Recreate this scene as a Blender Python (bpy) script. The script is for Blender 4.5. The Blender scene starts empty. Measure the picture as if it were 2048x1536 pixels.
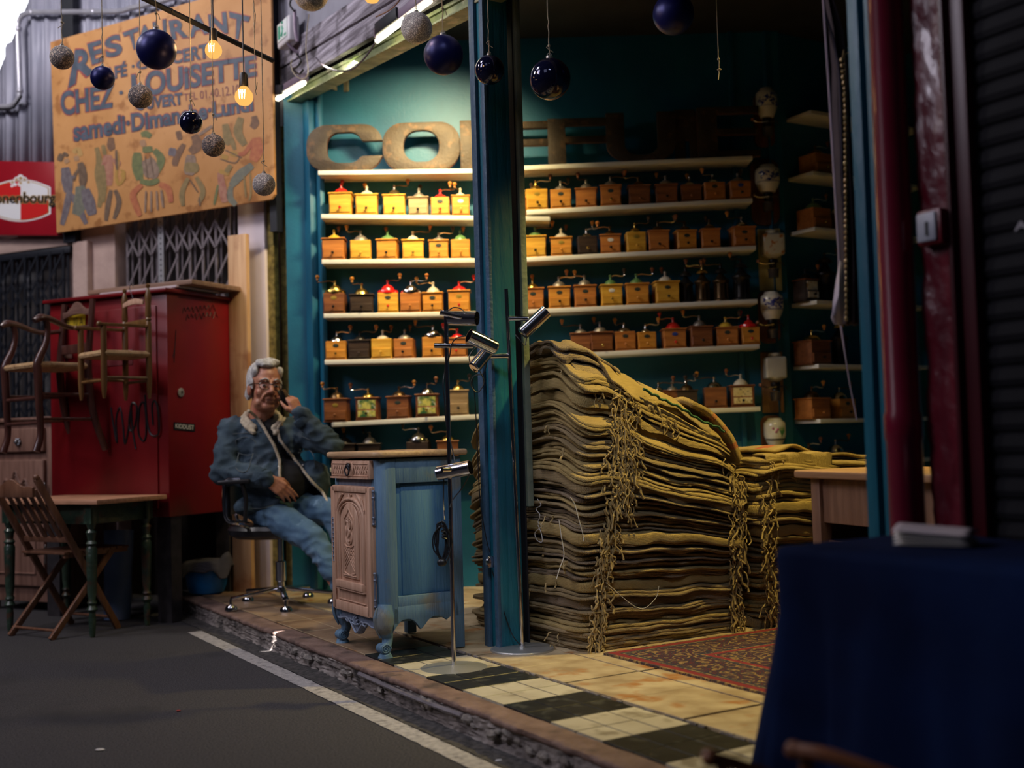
import bpy, bmesh, math, random
from math import sin, cos, pi, atan2, radians, sqrt
from mathutils import Vector as V, Matrix as M, noise
random.seed(7)
C = bpy.context.scene
COL = C.collection
# ---------------------------------------------------------------- camera
F = 2300.0                       # focal length in pixels of the 2048 x 1536 frame
CAMZ = 0.9
cam = bpy.data.cameras.new('camera'); camo = bpy.data.objects.new('camera', cam); COL.objects.link(camo)
camR = M.Rotation(radians(90+2.66), 3, 'X') @ M.Rotation(radians(-1.6), 3, 'Z')
camo.matrix_world = M.Translation((0, 0, CAMZ)) @ camR.to_4x4()
cam.sensor_width = 36; cam.lens = F/2048*36; cam.clip_start = .05
cam.dof.use_dof = True; cam.dof.focus_distance = 4.85; cam.dof.aperture_fstop = 1.5
C.camera = camo
C.view_settings.view_transform = 'Standard'; C.view_settings.look = 'None'
C.view_settings.gamma = 1; C.view_settings.exposure = 0.0
# ---------------------------------------------------------------- world and lights
W = bpy.data.worlds.new('world'); C.world = W; W.use_nodes = True
W.node_tree.nodes['Background'].inputs[0].default_value = (.42, .45, .62, 1)
W.node_tree.nodes['Background'].inputs[1].default_value = 0.011
def aim(o, tgt):
    o.rotation_euler = (V(tgt)-o.location).to_track_quat('-Z', 'Y').to_euler()
def light(name, kind, loc, tgt, energy, color, size=.3, size_y=None, spot=None, blend=.5):
    l = bpy.data.lights.new(name, kind); o = bpy.data.objects.new(name, l); COL.objects.link(o)
    o.location = loc; l.energy = energy; l.color = color
    if kind == 'AREA':
        l.size = size
        if size_y: l.shape = 'RECTANGLE'; l.size_y = size_y
    else: l.shadow_soft_size = size
    if kind == 'SPOT': l.spot_size = radians(spot); l.spot_blend = blend
    aim(o, tgt); return o
COOL = (.72, .76, 1.0); WARM = (1.0, .74, .24); TUBE = (1.0, .86, .42)
light('skylight', 'AREA', (-5.2, 2.6, 4.8), (-1.3, 5.3, .6), 122, (.90, .84, 1.0), 1.4, 2.6)
light('skylight_rear', 'AREA', (-2.6, -.6, 5.4), (-1.0, 5.0, .2), 10, COOL, 1.6, 2.0)
light('cabinet_fill', 'SPOT', (-.1, 1.2, 4.3), (-.3, 4.7, .35), 330, (.78, .84, 1.0), .45, spot=34, blend=1.0)  # added fill spot that brightens the cabinet side, narrow to spare the kiosk
light('header_fill', 'AREA', (-2.1, 4.5, 4.5), (-.6, 5.9, 3.1), 26, (.92, .88, 1.0), .6, .6)  # added fill lamp that lifts the header boards
light('skylight_far', 'AREA', (-4.6, 5.4, 4.7), (-2.6, 7.6, 2.9), 74, (1.0, .94, .92), .8, .8)
light('tube_left', 'AREA', (-.80, 6.15, 2.96), (-.70, 7.0, 1.6), 6, (1.0, .95, .80), .5, .06)
_l = light('shop_light_grinders', 'AREA', (-.34, 6.02, 3.10), (-.52, 7.0, 2.2), 21, (1.0, .78, .40), .3, .08); _l.data.spread = radians(96)
light('shop_spot_sacks', 'SPOT', (1.35, 4.75, 2.85), (.95, 5.1, .7), 270, (1.0, .76, .22), .05, spot=95, blend=.8)
light('shop_spot_floor', 'SPOT', (.55, 3.6, 2.75), (.5, 3.8, 0), 26, (1.0, .80, .42), .06, spot=60, blend=.9)
for k, (q, e_) in enumerate((((-1.235, 5.63, -.05), 9), ((-1.16, 5.60, -.02), 8), ((-1.18, 5.95, .0), 8))):
    light('sun_fleck', 'SPOT', (-3.0+q[0]*.2, 3.6, 4.6), q, 16000, (1, .93, .9), .005, spot=.85, blend=.3)
# ---------------------------------------------------------------- pixel surveying of the photograph
def ray(px, py):
    return (camR @ V(((px-1024)/F, -(py-768)/F, -1)))
O = V((0, 0, CAMZ))
def D(px, py, d):
    r = ray(px, py); return O + r*(d/r.y)
def G(px, py, z=0):
    r = ray(px, py); return O + r*((z-CAMZ)/r.z)
def PL(px, py, p, n):
    r = ray(px, py); return O + r*((V(p)-O).dot(V(n))/r.dot(V(n)))
TH = radians(31.0)
cX = V((cos(TH), sin(TH), 0)); sY = V((-sin(TH), cos(TH), 0))     # across / along the alley
# ---------------------------------------------------------------- mesh builder
class B:
    def __init__(s): s.v = []; s.f = []; s.m = []; s.mi = 0
    def add(s, vs, fs, mat=None):
        n = len(s.v)
        s.v += [tuple((mat @ V(p)) if mat else p) for p in vs]
        s.f += [tuple(i+n for i in f) for f in fs]; s.m += [s.mi]*len(fs)
        return s
    def box(s, c, d, rot=None, taper=1.0):
        x, y, z = d[0]/2, d[1]/2, d[2]/2; t = taper
        vs = [(-x,-y,-z),(x,-y,-z),(x,y,-z),(-x,y,-z),(-x*t,-y*t,z),(x*t,-y*t,z),(x*t,y*t,z),(-x*t,y*t,z)]
        T = M.Translation(c)
        if rot is not None: T = T @ (rot if isinstance(rot, M) and len(rot) == 4 else M.Rotation(rot, 4, 'Z'))
        return s.add(vs, [(3,2,1,0),(4,5,6,7),(0,1,5,4),(1,2,6,5),(2,3,7,6),(3,0,4,7)], T)
    def bar(s, a, b, w, h, up=(0,0,1)):
        a = V(a); b = V(b); d = b-a; L = d.length; d.normalize()
        u = V(up); x = d.cross(u)
        if x.length < 1e-4: x = d.cross(V((0,1,0)))
        x.normalize(); z = x.cross(d).normalized()
        R = M((x, d, z)).transposed().to_4x4()
        return s.box((a+b)/2, (w, L, h), R) if False else s.add(
            [(-w/2,-L/2,-h/2),(w/2,-L/2,-h/2),(w/2,L/2,-h/2),(-w/2,L/2,-h/2),(-w/2,-L/2,h/2),(w/2,-L/2,h/2),(w/2,L/2,h/2),(-w/2,L/2,h/2)],
            [(3,2,1,0),(4,5,6,7),(0,1,5,4),(1,2,6,5),(2,3,7,6),(3,0,4,7)], M.Translation((a+b)/2) @ R)
    def tube(s, pts, r, n=8, smooth=0, flat=1.0, mat=None, cap=True):
        pts = [V(p) for p in pts]
        rs = [r]*len(pts) if not hasattr(r, '__len__') else list(r)
        if smooth:
            P = [pts[0]*2-pts[1]] + pts + [pts[-1]*2-pts[-2]]; Rr = [rs[0]]+rs+[rs[-1]]
            q = []; qr = []
            for i in range(1, len(P)-2):
                for k in range(smooth):
                    t = k/smooth; t2 = t*t; t3 = t2*t
                    q.append(.5*((2*P[i])+(-P[i-1]+P[i+1])*t+(2*P[i-1]-5*P[i]+4*P[i+1]-P[i+2])*t2+(-P[i-1]+3*P[i]-3*P[i+1]+P[i+2])*t3))
                    qr.append(Rr[i]*(1-t)+Rr[i+1]*t)
            q.append(pts[-1]); qr.append(rs[-1]); pts = q; rs = qr
        vs = []; N = len(pts); pn = None
        for i, p in enumerate(pts):
            t = (pts[min(i+1,N-1)]-pts[max(i-1,0)])
            if t.length < 1e-9: t = V((0,0,1))
            t.normalize()
            if pn is None:
                a = V((0,0,1)) if abs(t.z) < .9 else V((1,0,0)); pn = t.cross(a).normalized()
            pn = (pn - t*pn.dot(t))
            if pn.length < 1e-6: pn = t.orthogonal()
            pn.normalize(); bn = t.cross(pn)
            for k in range(n):
                A = 2*pi*k/n; vs.append(p + pn*cos(A)*rs[i] + bn*sin(A)*rs[i]*flat)
        fs = []
        for i in range(N-1):
            for k in range(n):
                a = i*n+k; b = i*n+(k+1)%n; fs.append((a, b, b+n, a+n))
        if cap: fs += [tuple(range(n-1,-1,-1)), tuple(range((N-1)*n, N*n))]
        return s.add(vs, fs, mat)
    def cyl(s, a, b, r, r2=None, n=20): return s.tube([a, b], [r, r if r2 is None else r2], n)
    def lathe(s, prof, c=(0,0,0), n=24, mat=None, sx=1, sy=1):
        vs = []; fs = []
        for (r, z) in prof:
            for k in range(n):
                A = 2*pi*k/n; vs.append((max(r,1e-5)*cos(A)*sx, max(r,1e-5)*sin(A)*sy, z))
        for i in range(len(prof)-1):
            for k in range(n):
                a = i*n+k; b = i*n+(k+1)%n; fs.append((a, b, b+n, a+n))
        fs += [tuple(range(n-1,-1,-1)), tuple(range((len(prof)-1)*n, len(prof)*n))]
        return s.add(vs, fs, M.Translation(c) @ (mat if mat else M.Identity(4)))
    def ball(s, c, r, n=24, sc=(1,1,1), mat=None):
        pr = [(r*sin(pi*i/(n//2)), -r*cos(pi*i/(n//2))) for i in range(n//2+1)]
        S = M.Diagonal((sc[0], sc[1], sc[2], 1))
        return s.lathe(pr, c, n, (mat @ S) if mat else S)
    def prism(s, poly, t, mat=None, hole=None):     # polygon in xy, thickness t in z (0..t)
        n = len(poly)
        if hole:
            h = len(hole)
            assert n == h
            vs = [(x,y,0) for x,y in poly]+[(x,y,t) for x,y in poly]+[(x,y,0) for x,y in hole]+[(x,y,t) for x,y in hole]
            fs = []
            for i in range(n):
                j = (i+1) % n
                fs += [(i,j,n+j,n+i), (3*n+i,3*n+j,2*n+j,2*n+i), (n+i,n+j,3*n+j,3*n+i), (2*n+i,2*n+j,j,i)]
            return s.add(vs, fs, mat)
        vs = [(x,y,0) for x,y in poly]+[(x,y,t) for x,y in poly]
        fs = [tuple(range(n-1,-1,-1)), tuple(range(n,2*n))]+[(i,(i+1)%n,n+(i+1)%n,n+i) for i in range(n)]
        return s.add(vs, fs, mat)
    def grid(s, fn, nu, nv):
        vs = [fn(i/nu, j/nv) for i in range(nu+1) for j in range(nv+1)]
        fs = [(i*(nv+1)+j, (i+1)*(nv+1)+j, (i+1)*(nv+1)+j+1, i*(nv+1)+j+1) for i in range(nu) for j in range(nv)]
        return s.add(vs, fs)
    def build(s, name, mats, parent=None, bev=0, sm=True, loc=None, rotz=0, seg=2, solid=0, ang=35):
        me = bpy.data.meshes.new(name); me.from_pydata([tuple(p) for p in s.v], [], s.f)
        if not isinstance(mats, (list, tuple)): mats = [mats]
        for m in mats: me.materials.append(m)
        if len(mats) > 1:
            for p, i in zip(me.polygons, s.m): p.material_index = i
        bm = bmesh.new(); bm.from_mesh(me)
        bmesh.ops.recalc_face_normals(bm, faces=bm.faces)
        if bev:
            es = [e for e in bm.edges if len(e.link_faces) == 2 and e.calc_face_angle(0) > radians(30)]
            bmesh.ops.bevel(bm, geom=es, offset=bev, segments=seg, affect='EDGES', profile=.5, clamp_overlap=True)
        bm.to_mesh(me); bm.free()
        if sm:
            me.shade_smooth(); me.set_sharp_from_angle(angle=radians(ang))
        o = bpy.data.objects.new(name, me); COL.objects.link(o)
        if parent: o.parent = parent
        if loc is not None: o.location = loc
        o.rotation_euler = (0, 0, rotz)
        if solid:
            md = o.modifiers.new('s', 'SOLIDIFY'); md.thickness = solid; md.offset = 0
        return o
def tag(o, label=None, cat=None, group=None, kind=None):
    if label: o['label'] = label
    if cat: o['category'] = cat
    if group: o['group'] = group
    if kind: o['kind'] = kind
    return o
def thing(name, label, cat, loc=(0,0,0), rotz=0, group=None):
    o = bpy.data.objects.new(name, None); COL.objects.link(o); o.empty_display_size = .1
    o.location = loc; o.rotation_euler = (0, 0, rotz)
    return tag(o, label, cat, group)
def struct(o): o['kind'] = 'structure'; return o
def Rx(a): return M.Rotation(a, 4, 'X')
def Ry(a): return M.Rotation(a, 4, 'Y')
def Rz(a): return M.Rotation(a, 4, 'Z')
def T(*a): return M.Translation(a if len(a) == 3 else a[0])
def frame(o, x, y, z):      # matrix with the given axes
    m = M((x, y, z)).transposed().to_4x4(); m.translation = V(o); return m
# ---------------------------------------------------------------- materials
def mat(name, c, c2=None, scale=8, rough=.6, metal=0, bump=0, bscale=None, st=(1,1,1), emit=None, coat=0, cut=(.35,.65), c3=None, spec=.5, trans=0, detail=5, noise2=None, sheen=0):
    m = bpy.data.materials.new(name); m.use_nodes = True; nt = m.node_tree; N = nt.nodes; L = nt.links
    p = N['Principled BSDF']
    p.inputs['Base Color'].default_value = (*c, 1); p.inputs['Roughness'].default_value = rough
    p.inputs['Metallic'].default_value = metal; p.inputs['Specular IOR Level'].default_value = spec
    p.inputs['Coat Weight'].default_value = coat; p.inputs['Transmission Weight'].default_value = trans
    p.inputs['Sheen Weight'].default_value = sheen
    if emit: p.inputs['Emission Color'].default_value = (*emit[0], 1); p.inputs['Emission Strength'].default_value = emit[1]
    if c2 or bump:
        tc = N.new('ShaderNodeTexCoord'); mp = N.new('ShaderNodeMapping'); mp.inputs['Scale'].default_value = st
        L.new(tc.outputs['Object'], mp.inputs[0])
    if c2:
        nz = N.new('ShaderNodeTexNoise'); nz.inputs['Scale'].default_value = scale; nz.inputs['Detail'].default_value = detail
        L.new(mp.outputs[0], nz.inputs['Vector'])
        cr = N.new('ShaderNodeValToRGB'); cr.color_ramp.elements[0].position = cut[0]; cr.color_ramp.elements[1].position = cut[1]
        cr.color_ramp.elements[0].color = (*c, 1); cr.color_ramp.elements[1].color = (*c2, 1)
        L.new(nz.outputs[0], cr.inputs[0]); out = cr.outputs[0]
        if c3:
            n3 = N.new('ShaderNodeTexNoise'); n3.inputs['Scale'].default_value = noise2 or scale*.37; n3.inputs['Detail'].default_value = 8
            L.new(tc.outputs['Object'], n3.inputs['Vector'])
            r3 = N.new('ShaderNodeValToRGB'); r3.color_ramp.elements[0].position = .56; r3.color_ramp.elements[1].position = .66
            L.new(n3.outputs[0], r3.inputs[0]); mx = N.new('ShaderNodeMix'); mx.data_type = 'RGBA'
            L.new(r3.outputs[0], mx.inputs[0]); L.new(out, mx.inputs[6]); mx.inputs[7].default_value = (*c3, 1); out = mx.outputs[2]
        L.new(out, p.inputs['Base Color'])
    if bump:
        nb = N.new('ShaderNodeTexNoise'); nb.inputs['Scale'].default_value = bscale or scale; nb.inputs['Detail'].default_value = 6
        L.new(mp.outputs[0], nb.inputs['Vector']); bp = N.new('ShaderNodeBump'); bp.inputs['Strength'].default_value = bump; bp.inputs['Distance'].default_value = .01
        L.new(nb.outputs[0], bp.inputs['Height']); L.new(bp.outputs[0], p.inputs['Normal'])
    return m
def emis(name, c, s):
    m = bpy.data.materials.new(name); m.use_nodes = True; nt = m.node_tree
    e = nt.nodes.new('ShaderNodeEmission'); e.inputs[0].default_value = (*c, 1); e.inputs[1].default_value = s
    nt.links.new(e.outputs[0], nt.nodes['Material Output'].inputs[0]); return m
def weave(name, c, c2, sc=420, bump=.6, rough=.9):
    m = mat(name, c, c2, scale=6, rough=rough); nt = m.node_tree; N = nt.nodes; L = nt.links; p = N['Principled BSDF']
    tc = [n for n in N if n.type == 'TEX_COORD'][0]
    hs = []
    for ax in ('X', 'Y', 'Z'):
        w = N.new('ShaderNodeTexWave'); w.bands_direction = ax; w.inputs['Scale'].default_value = sc/6.2832; w.inputs['Distortion'].default_value = 1.2
        w.inputs['Detail'].default_value = 1
        L.new(tc.outputs['Object'], w.inputs['Vector']); hs.append(w)
    a1 = N.new('ShaderNodeMath'); a1.operation = 'ADD'; L.new(hs[0].outputs['Fac'], a1.inputs[0]); L.new(hs[1].outputs['Fac'], a1.inputs[1])
    a2 = N.new('ShaderNodeMath'); a2.operation = 'ADD'; L.new(a1.outputs[0], a2.inputs[0]); L.new(hs[2].outputs['Fac'], a2.inputs[1])
    bp = N.new('ShaderNodeBump'); bp.inputs['Strength'].default_value = bump; bp.inputs['Distance'].default_value = .003
    L.new(a2.outputs[0], bp.inputs['Height']); L.new(bp.outputs[0], p.inputs['Normal'])
    return m
TEAL = mat('teal_paint', (.003,.088,.165), (.005,.125,.215), 3, .5, bump=.15, bscale=60)
TEALP = mat('teal_post_paint', (.004,.085,.14), (.007,.12,.18), 5, .42, bump=.5, bscale=40, st=(1,1,.2), c3=(.01,.16,.22))
SLATEP = mat('slate_blue_paint', (.035,.085,.15), (.05,.11,.19), 20, .5, bump=.4, bscale=60)
SAGE = mat('sage_paint', (.14,.18,.15), (.19,.23,.19), 14, .5, bump=.3, bscale=60)
WHITE = mat('white_board', (.72,.69,.56), (.8,.77,.64), 4, .45)
CHROME = mat('chrome', (.62,.62,.66), rough=.12, metal=1)
STEEL = mat('brushed_steel', (.50,.50,.48), (.62,.62,.60), 4, .42, .85)
BLACK = mat('black_plastic', (.008,.008,.01), rough=.4)
BLACKM = mat('black_metal', (.012,.014,.022), rough=.5, metal=.3)
TWINE = mat('twine', (.35,.29,.2), (.5,.44,.32), 60, .9)
GLASSM = mat('glass', (.9,.9,.9), rough=.03, trans=1, spec=.5)
def wood(name, a, b, st=(1,1,14), scale=6, rough=.55, bump=.25, **k):
    return mat(name, a, b, scale, rough, st=st, bump=bump, bscale=scale*3, **k)
OAK = wood('pale_oak', (.44,.25,.16), (.58,.36,.25), (3,3,.25), 14)
OAKT = wood('oak_top', (.42,.26,.13), (.55,.36,.2), (3,.3,3), 12, .5)
DARKW = wood('dark_wood', (.055,.022,.014), (.10,.045,.028), (4,4,.4), 9, .3)
# text helper: returns flat triangles/faces of a string in a unit box
def glyphs(txt, off=0.0, shear=0, space=1.0):
    cu = bpy.data.curves.new('t', 'FONT'); cu.body = txt; cu.offset = off; cu.shear = shear; cu.space_character = space; cu.resolution_u = 5
    ob = bpy.data.objects.new('t', cu); COL.objects.link(ob); bpy.context.view_layer.update()
    me = bpy.data.meshes.new_from_object(ob.evaluated_get(bpy.context.evaluated_depsgraph_get()))
    vs = [tuple(v.co[:2]) for v in me.vertices]; fs = [tuple(p.vertices) for p in me.polygons]
    bpy.data.objects.remove(ob); bpy.data.curves.remove(cu); bpy.data.meshes.remove(me)
    x0 = min(v[0] for v in vs); x1 = max(v[0] for v in vs); y0 = min(v[1] for v in vs); y1 = max(v[1] for v in vs)
    o2 = off
    return [((x-x0)/(x1-x0), (y-y0)/(y1-y0)) for x, y in vs], fs
def quadmap(q):                       # q = tl, tr, br, bl
    tl, tr, br, bl = [V((a[0], a[1])) for a in q]
    return lambda u, v: (bl*(1-u)+br*u)*(1-v) + (tl*(1-u)+tr*u)*v
# ================================================================ THE SETTING
K0 = V((.30, 3.11, 0))
def S(x, y, z=0): return K0 + cX*x + sY*y + V((0,0,z))           # street frame -> world
def toS(p): q = p-K0; return V((q.dot(cX), q.dot(sY), p.z))
RZ = -.105                                                        # road level
SL = dict(loc=K0, rotz=TH)
rnd = random.Random(3)
# road
ASPH = mat('asphalt', (.020,.019,.022), (.085,.078,.082), 140, .75, bump=1.0, bscale=220, c3=(.030,.028,.030), noise2=1.2, detail=9)
ASPH2 = mat('gutter_grit', (.02,.018,.018), (.075,.068,.064), 40, .85, bump=.8, bscale=90)
b = B(); b.grid(lambda u, v: (-7+7.2*u, -5+16*v, 0), 8, 16)
o = struct(b.build('floor_road', ASPH, loc=(K0.x, K0.y, RZ), rotz=TH)); 
b = B(); b.grid(lambda u, v: (-.085+.12*u+.012*noise.noise(V((u*2, v*40, 0))), -3+7.6*v, .003+.012*u*u+.004*noise.noise(V((u*6, v*120, 3)))), 6, 160)
struct(b.build('trim_gutter', ASPH2, loc=(K0.x, K0.y, RZ), rotz=TH))
# painted line with worn edges
PAINT = mat('road_paint', (.33,.31,.30), (.48,.45,.43), 40, .7, bump=.7, bscale=200, c3=(.24,.225,.22), noise2=26)
b = B()
def pl(u, v):
    w = .006*noise.noise(V((v*90, 5 if u < .5 else 9, 0)))
    return (-.168+.078*u+w, -1.2+4.98*v, .003)
b.grid(pl, 2, 300)
struct(b.build('trim_painted_line', PAINT, loc=(K0.x, K0.y, RZ), rotz=TH))
# kerb
CONC = mat('kerb_concrete', (.13,.11,.10), (.30,.26,.235), 9, .9, bump=1.0, bscale=30, c3=(.035,.03,.028), noise2=5)
BROWN = mat('worn_lip_stone', (.13,.075,.058), (.22,.14,.11), 10, .75, bump=.8, bscale=45, c3=(.07,.045,.038), noise2=6)
b = B()
def kf(u, v):
    y = -3+7.55*v; n1 = noise.noise(V((y*2.3, u*3, 1))); n2 = noise.noise(V((y*9, u*8, 4))); n3 = noise.noise(V((y*30, u*14, 7)))
    broken = max(0, noise.noise(V((y*1.1, 0, 20))))*1.6 if y < 2.7 else .15
    x = .002 + .02*sin(u*pi)*broken + .022*n2*broken + .008*n3 + .03*(u > .45)*(u < .8)*broken*(.5+n1)
    if u > .82: x -= .018*(u-.82)/.18
    return (x, y, -.018 - (abs(RZ)-.012)*u)
b.grid(kf, 22, 620)
struct(b.build('trim_kerb_face', CONC, **SL, ang=60))
b = B()
def lip(u, v):      # thin worn stone on top, with a chipped front edge
    y = -3+7.55*v; e = .010*noise.noise(V((y*4, 0, 2)))+.007*noise.noise(V((y*17, 0, 5)))+.004*noise.noise(V((y*50, 0, 5)))
    P = [(.02+e, -.026), (-.001+e, -.022), (-.006+e, -.012), (-.004+e, -.003), (.006+e, .001), (.035, .002), (.07, .0025), (.095, .002)]
    i = min(int(u*7+.001), 7); z = P[i][1] + .0025*noise.noise(V((y*12, i*.5, 8)))
    return (P[i][0], y, z)
b.grid(lip, 7, 620)
struct(b.build('trim_kerb_lip', BROWN, **SL, ang=60))
# broken stones along the kerb
STN = mat('kerb_stones', (.12,.10,.09), (.26,.23,.20), 30, .9, bump=1, bscale=60)
b = B()
for k in range(60):
    y = rnd.uniform(-.5, 1.5) if k < 44 else rnd.uniform(1.5, 2.7)
    r = rnd.uniform(.008, .022)
    b.ball((.004+rnd.uniform(-.012, .01), y, -.05+rnd.uniform(-.014, .016)), r, 8, (.8, 1.7, .9), Rx(rnd.uniform(-.4, .4)) @ Rz(rnd.uniform(-.3, .3)))
o = b.build('kerb_rubble', STN, **SL); tag(o, 'broken stones crumbling out of the kerb face below the brown lip', 'rubble', kind='stuff')
MET = mat('kerb_metal_edging', (.28,.25,.27), (.4,.36,.38), 20, .4, .6, bump=.4)
b = B(); b.tube([(-.012, .95, -.03), (-.016, 1.2, -.033), (-.014, 1.5, -.034), (-.010, 1.82, -.03)], .009, 6, 5)
struct(b.build('trim_edging', MET, **SL))
# floor: checker strip, then stone tiles
MORT = mat('mortar', (.045,.036,.028), (.08,.065,.05), 30, .9, bump=.5)
b = B(); b.box((2.2, .9, -.03), (4.22, 7.9, .05)); struct(b.build('floor_bed', MORT, **SL))
TBL = mat('black_tile', (.010,.011,.012), (.022,.022,.021), 6, .38, bump=.2, bscale=30, c3=(.05,.05,.042), noise2=18)
TWH = mat('cream_tile', (.42,.37,.27), (.52,.47,.35), 8, .45, bump=.2, bscale=20, c3=(.26,.22,.15), noise2=9)
b = B(); n = .287
for j in range(-10, 7):
    for k in range(2):
        for i in range(3):
            y0 = j*n + k*n/2; x0 = .098+i*.1105; g = .0018
            b.mi = 0 if j % 2 == 0 else 1
            b.box((x0+.055, y0+n/4, .0005+rnd.uniform(-.0006, .0006)), (.1105-2*g, n/2-2*g, .012))
struct(b.build('floor_checker_tiles', [TBL, TWH], **SL, bev=.001, seg=1))
STO = mat('stone_tile', (.30,.215,.12), (.50,.40,.245), 7, .5, bump=.35, bscale=24, c3=(.34,.15,.045), noise2=6.5, detail=9)
STD = mat('dirty_stone_tile', (.16,.095,.055), (.30,.20,.12), 4, .5, bump=.5, bscale=20, c3=(.07,.045,.03), noise2=5)
b = B()
for i in range(12):
    for j in range(-9, 15):
        x0 = .45+i*.335; y0 = j*.335+(.02*rnd.random()); b.mi = 0
        if y0 > 4.3: continue
        b.box((x0+.1675, y0+.1675, rnd.uniform(-.001, .001)), (.326, .325, .014))
for j in range(7, 14):                                           # far end of the strip has worn stone instead of the checkers
    for i in range(2):
        b.mi = 1; b.box((.098+.083+i*.167, 2.02-.01+(j-7)*.36+.18, .0), (.164, .356, .014))
struct(b.build('floor_stone_tiles', [STO, STD], **SL, bev=.0012, seg=1))
b = B()
for k in range(90):
    y = -2.4+k*.055+rnd.uniform(-.01, .01)
    if rnd.random() < .7: b.box((.441+rnd.uniform(-.004, .004), y, .002), (rnd.uniform(.006, .013), rnd.uniform(.02, .06), rnd.uniform(.008, .02)), rnd.uniform(-.15, .15))
struct(b.build('trim_joint_chips', STN, **SL, bev=.002, seg=1))
# ---------------- walls of the shop
WY = 7.0
b = B(); b.box((.17, WY+.05, 1.75), (3.06, .1, 3.5)); struct(b.build('wall_back', TEAL))
wr = V((1.66, WY, 0))                                            # alcove wall running along cX
b = B(); b.box((.8, .05, 1.75), (1.7, .1, 3.5)); struct(b.build('wall_alcove', TEAL, loc=wr, rotz=TH))
b = B(); b.box((0, 0, 1.75), (.1, 4.4, 3.5)); p = S(4.35, .55); struct(b.build('wall_right', TEAL, loc=p, rotz=TH))
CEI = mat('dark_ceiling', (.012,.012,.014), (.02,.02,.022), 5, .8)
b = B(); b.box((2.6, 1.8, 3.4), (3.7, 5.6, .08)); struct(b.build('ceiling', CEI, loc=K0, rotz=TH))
# vertical battens on the back wall
b = B()
for px in (628, 1478): 
    q = D(px, 600, WY); b.box((q.x, WY-.012, 1.75), (.03, .024, 3.5))
struct(b.build('trim_batten', TEAL, bev=.003))
# left jamb of the shop front
def jl(px, off=0.0, yy=600):
    q = toS(PL(px, yy, S(.65+off, 0), cX)); return q
b = B()
for (p0, p1, dx, off) in ((573, 600, .05, 0), (609, 624, .04, .03)):
    a = jl(p0, off); c = jl(p1, off); b.box((.65+off+dx/2, (a.y+c.y)/2, 1.7), (dx, abs(a.y-c.y), 3.4))
a = jl(596); b.box((.74, a.y-.06, 1.7), (.03, .3, 3.4))
a = jl(590); 
struct(b.build('trim_jamb_left', TEAL, **SL, bev=.004))
b = B(); a = jl(565); 
b.box((.655, a.y, 1.52), (.03, .045, 1.75)); OLDW = wood('old_orange_wood', (.16,.05,.012), (.34,.13,.03), (4,4,.6), 8, c3=(.03,.014,.008), noise2=9)
struct(b.build('trim_wood_strip', OLDW, **SL, bev=.003))
b = B(); a = jl(548); b.box((.70, a.y+.02, 1.7), (.03, .3, 3.4)); struct(b.build('wall_left_return', mat('gap_shade_black', (.01,.012,.012), rough=.8), **SL))  # near-black panel: shade of the gap put into its colour
# pillar: steel H post of the shop front
PX, PY = .666, 1.80
b = B()
b.box((PX+.0, PY, 1.6), (.115, .075, 3.4))
b.box((PX-.035, PY-.045, 1.6), (.045, .03, 3.4)); b.box((PX+.047, PY-.04, 1.6), (.022, .03, 3.4))
b.box((PX+.005, PY-.052, 1.6), (.07, .012, 3.4))
struct(b.build('trim_pillar', TEALP, **SL, bev=.003))
b = B(); b.box((PX-.066, PY-.052, 1.6), (.016, .030, 3.4)); b.box((PX-.066, PY+.035, 1.6), (.016, .045, 3.4))
struct(b.build('trim_pillar_battens', SLATEP, **SL, bev=.0025))
b = B(); b.box((PX+.085, PY-.028, 1.6), (.008, .05, 3.4)); struct(b.build('trim_gap_shade', BLACKM, **SL))  # black strip standing in for the shade between pillar and stile
b = B(); b.box((PX+.103, PY-.055, 1.95), (.030, .03, 2.7)); struct(b.build('trim_sage_stile', SAGE, **SL, bev=.003))
# header over the shop front (rises a little towards the far end)
def hz(y): return 2.81+(3.01-2.81)*(y-1.8)/(4.25-1.8)
GREEN = mat('aged_green_paint', (.12,.16,.07), (.30,.33,.17), 9, .5, bump=.5, bscale=30, c3=(.45,.43,.28), noise2=14)
def sweep(name, m, prof, y0, y1, bev=.003, n=1):
    bb = B(); vs = []; N = len(prof)
    for k in range(n+1):
        y = y0+(y1-y0)*k/n
        for (x, z) in prof: vs.append((x, y, hz(y)+z))
    fs = [tuple(range(N))[::-1], tuple(range(n*N, n*N+N))]
    for k in range(n):
        for i in range(N): fs.append((k*N+i, k*N+(i+1)%N, (k+1)*N+(i+1)%N, (k+1)*N+i))
    bb.add(vs, fs); return struct(bb.build(name, m, **SL, bev=bev))
sweep('trim_header_angle', GREEN, [(.60,0),(.70,0),(.70,.055),(.625,.055),(.625,.012),(.60,.012)], -2.2, 4.3)
sweep('trim_header_channel', GREEN, [(.615,.057),(.70,.057),(.70,.10),(.655,.10),(.655,.075),(.615,.075)], -2.2, 4.3)
PLANK = wood('weathered_planks', (.17,.15,.18), (.52,.48,.56), (6,.35,6), 7, .8, .8, c3=(.06,.05,.06), noise2=4)
GREY = mat('grey_fascia', (.26,.26,.31), (.34,.34,.40), 4, .7, bump=.3)
sweep('trim_header_plank', PLANK, [(.575,.09),(.61,.09),(.61,.205),(.575,.205)], -2.2, 4.45)
sweep('trim_header_plank_upper', PLANK, [(.565,.212),(.60,.212),(.60,.335),(.565,.335)], -2.2, 4.45)
sweep('wall_fascia', GREY, [(.59,.33),(.66,.33),(.66,1.0),(.59,1.0)], -2.2, 4.5)
sweep('trim_inner_lintel', CEI, [(.70,.05),(.76,.05),(.76,.7),(.70,.7)], -2.2, 4.3)
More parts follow.
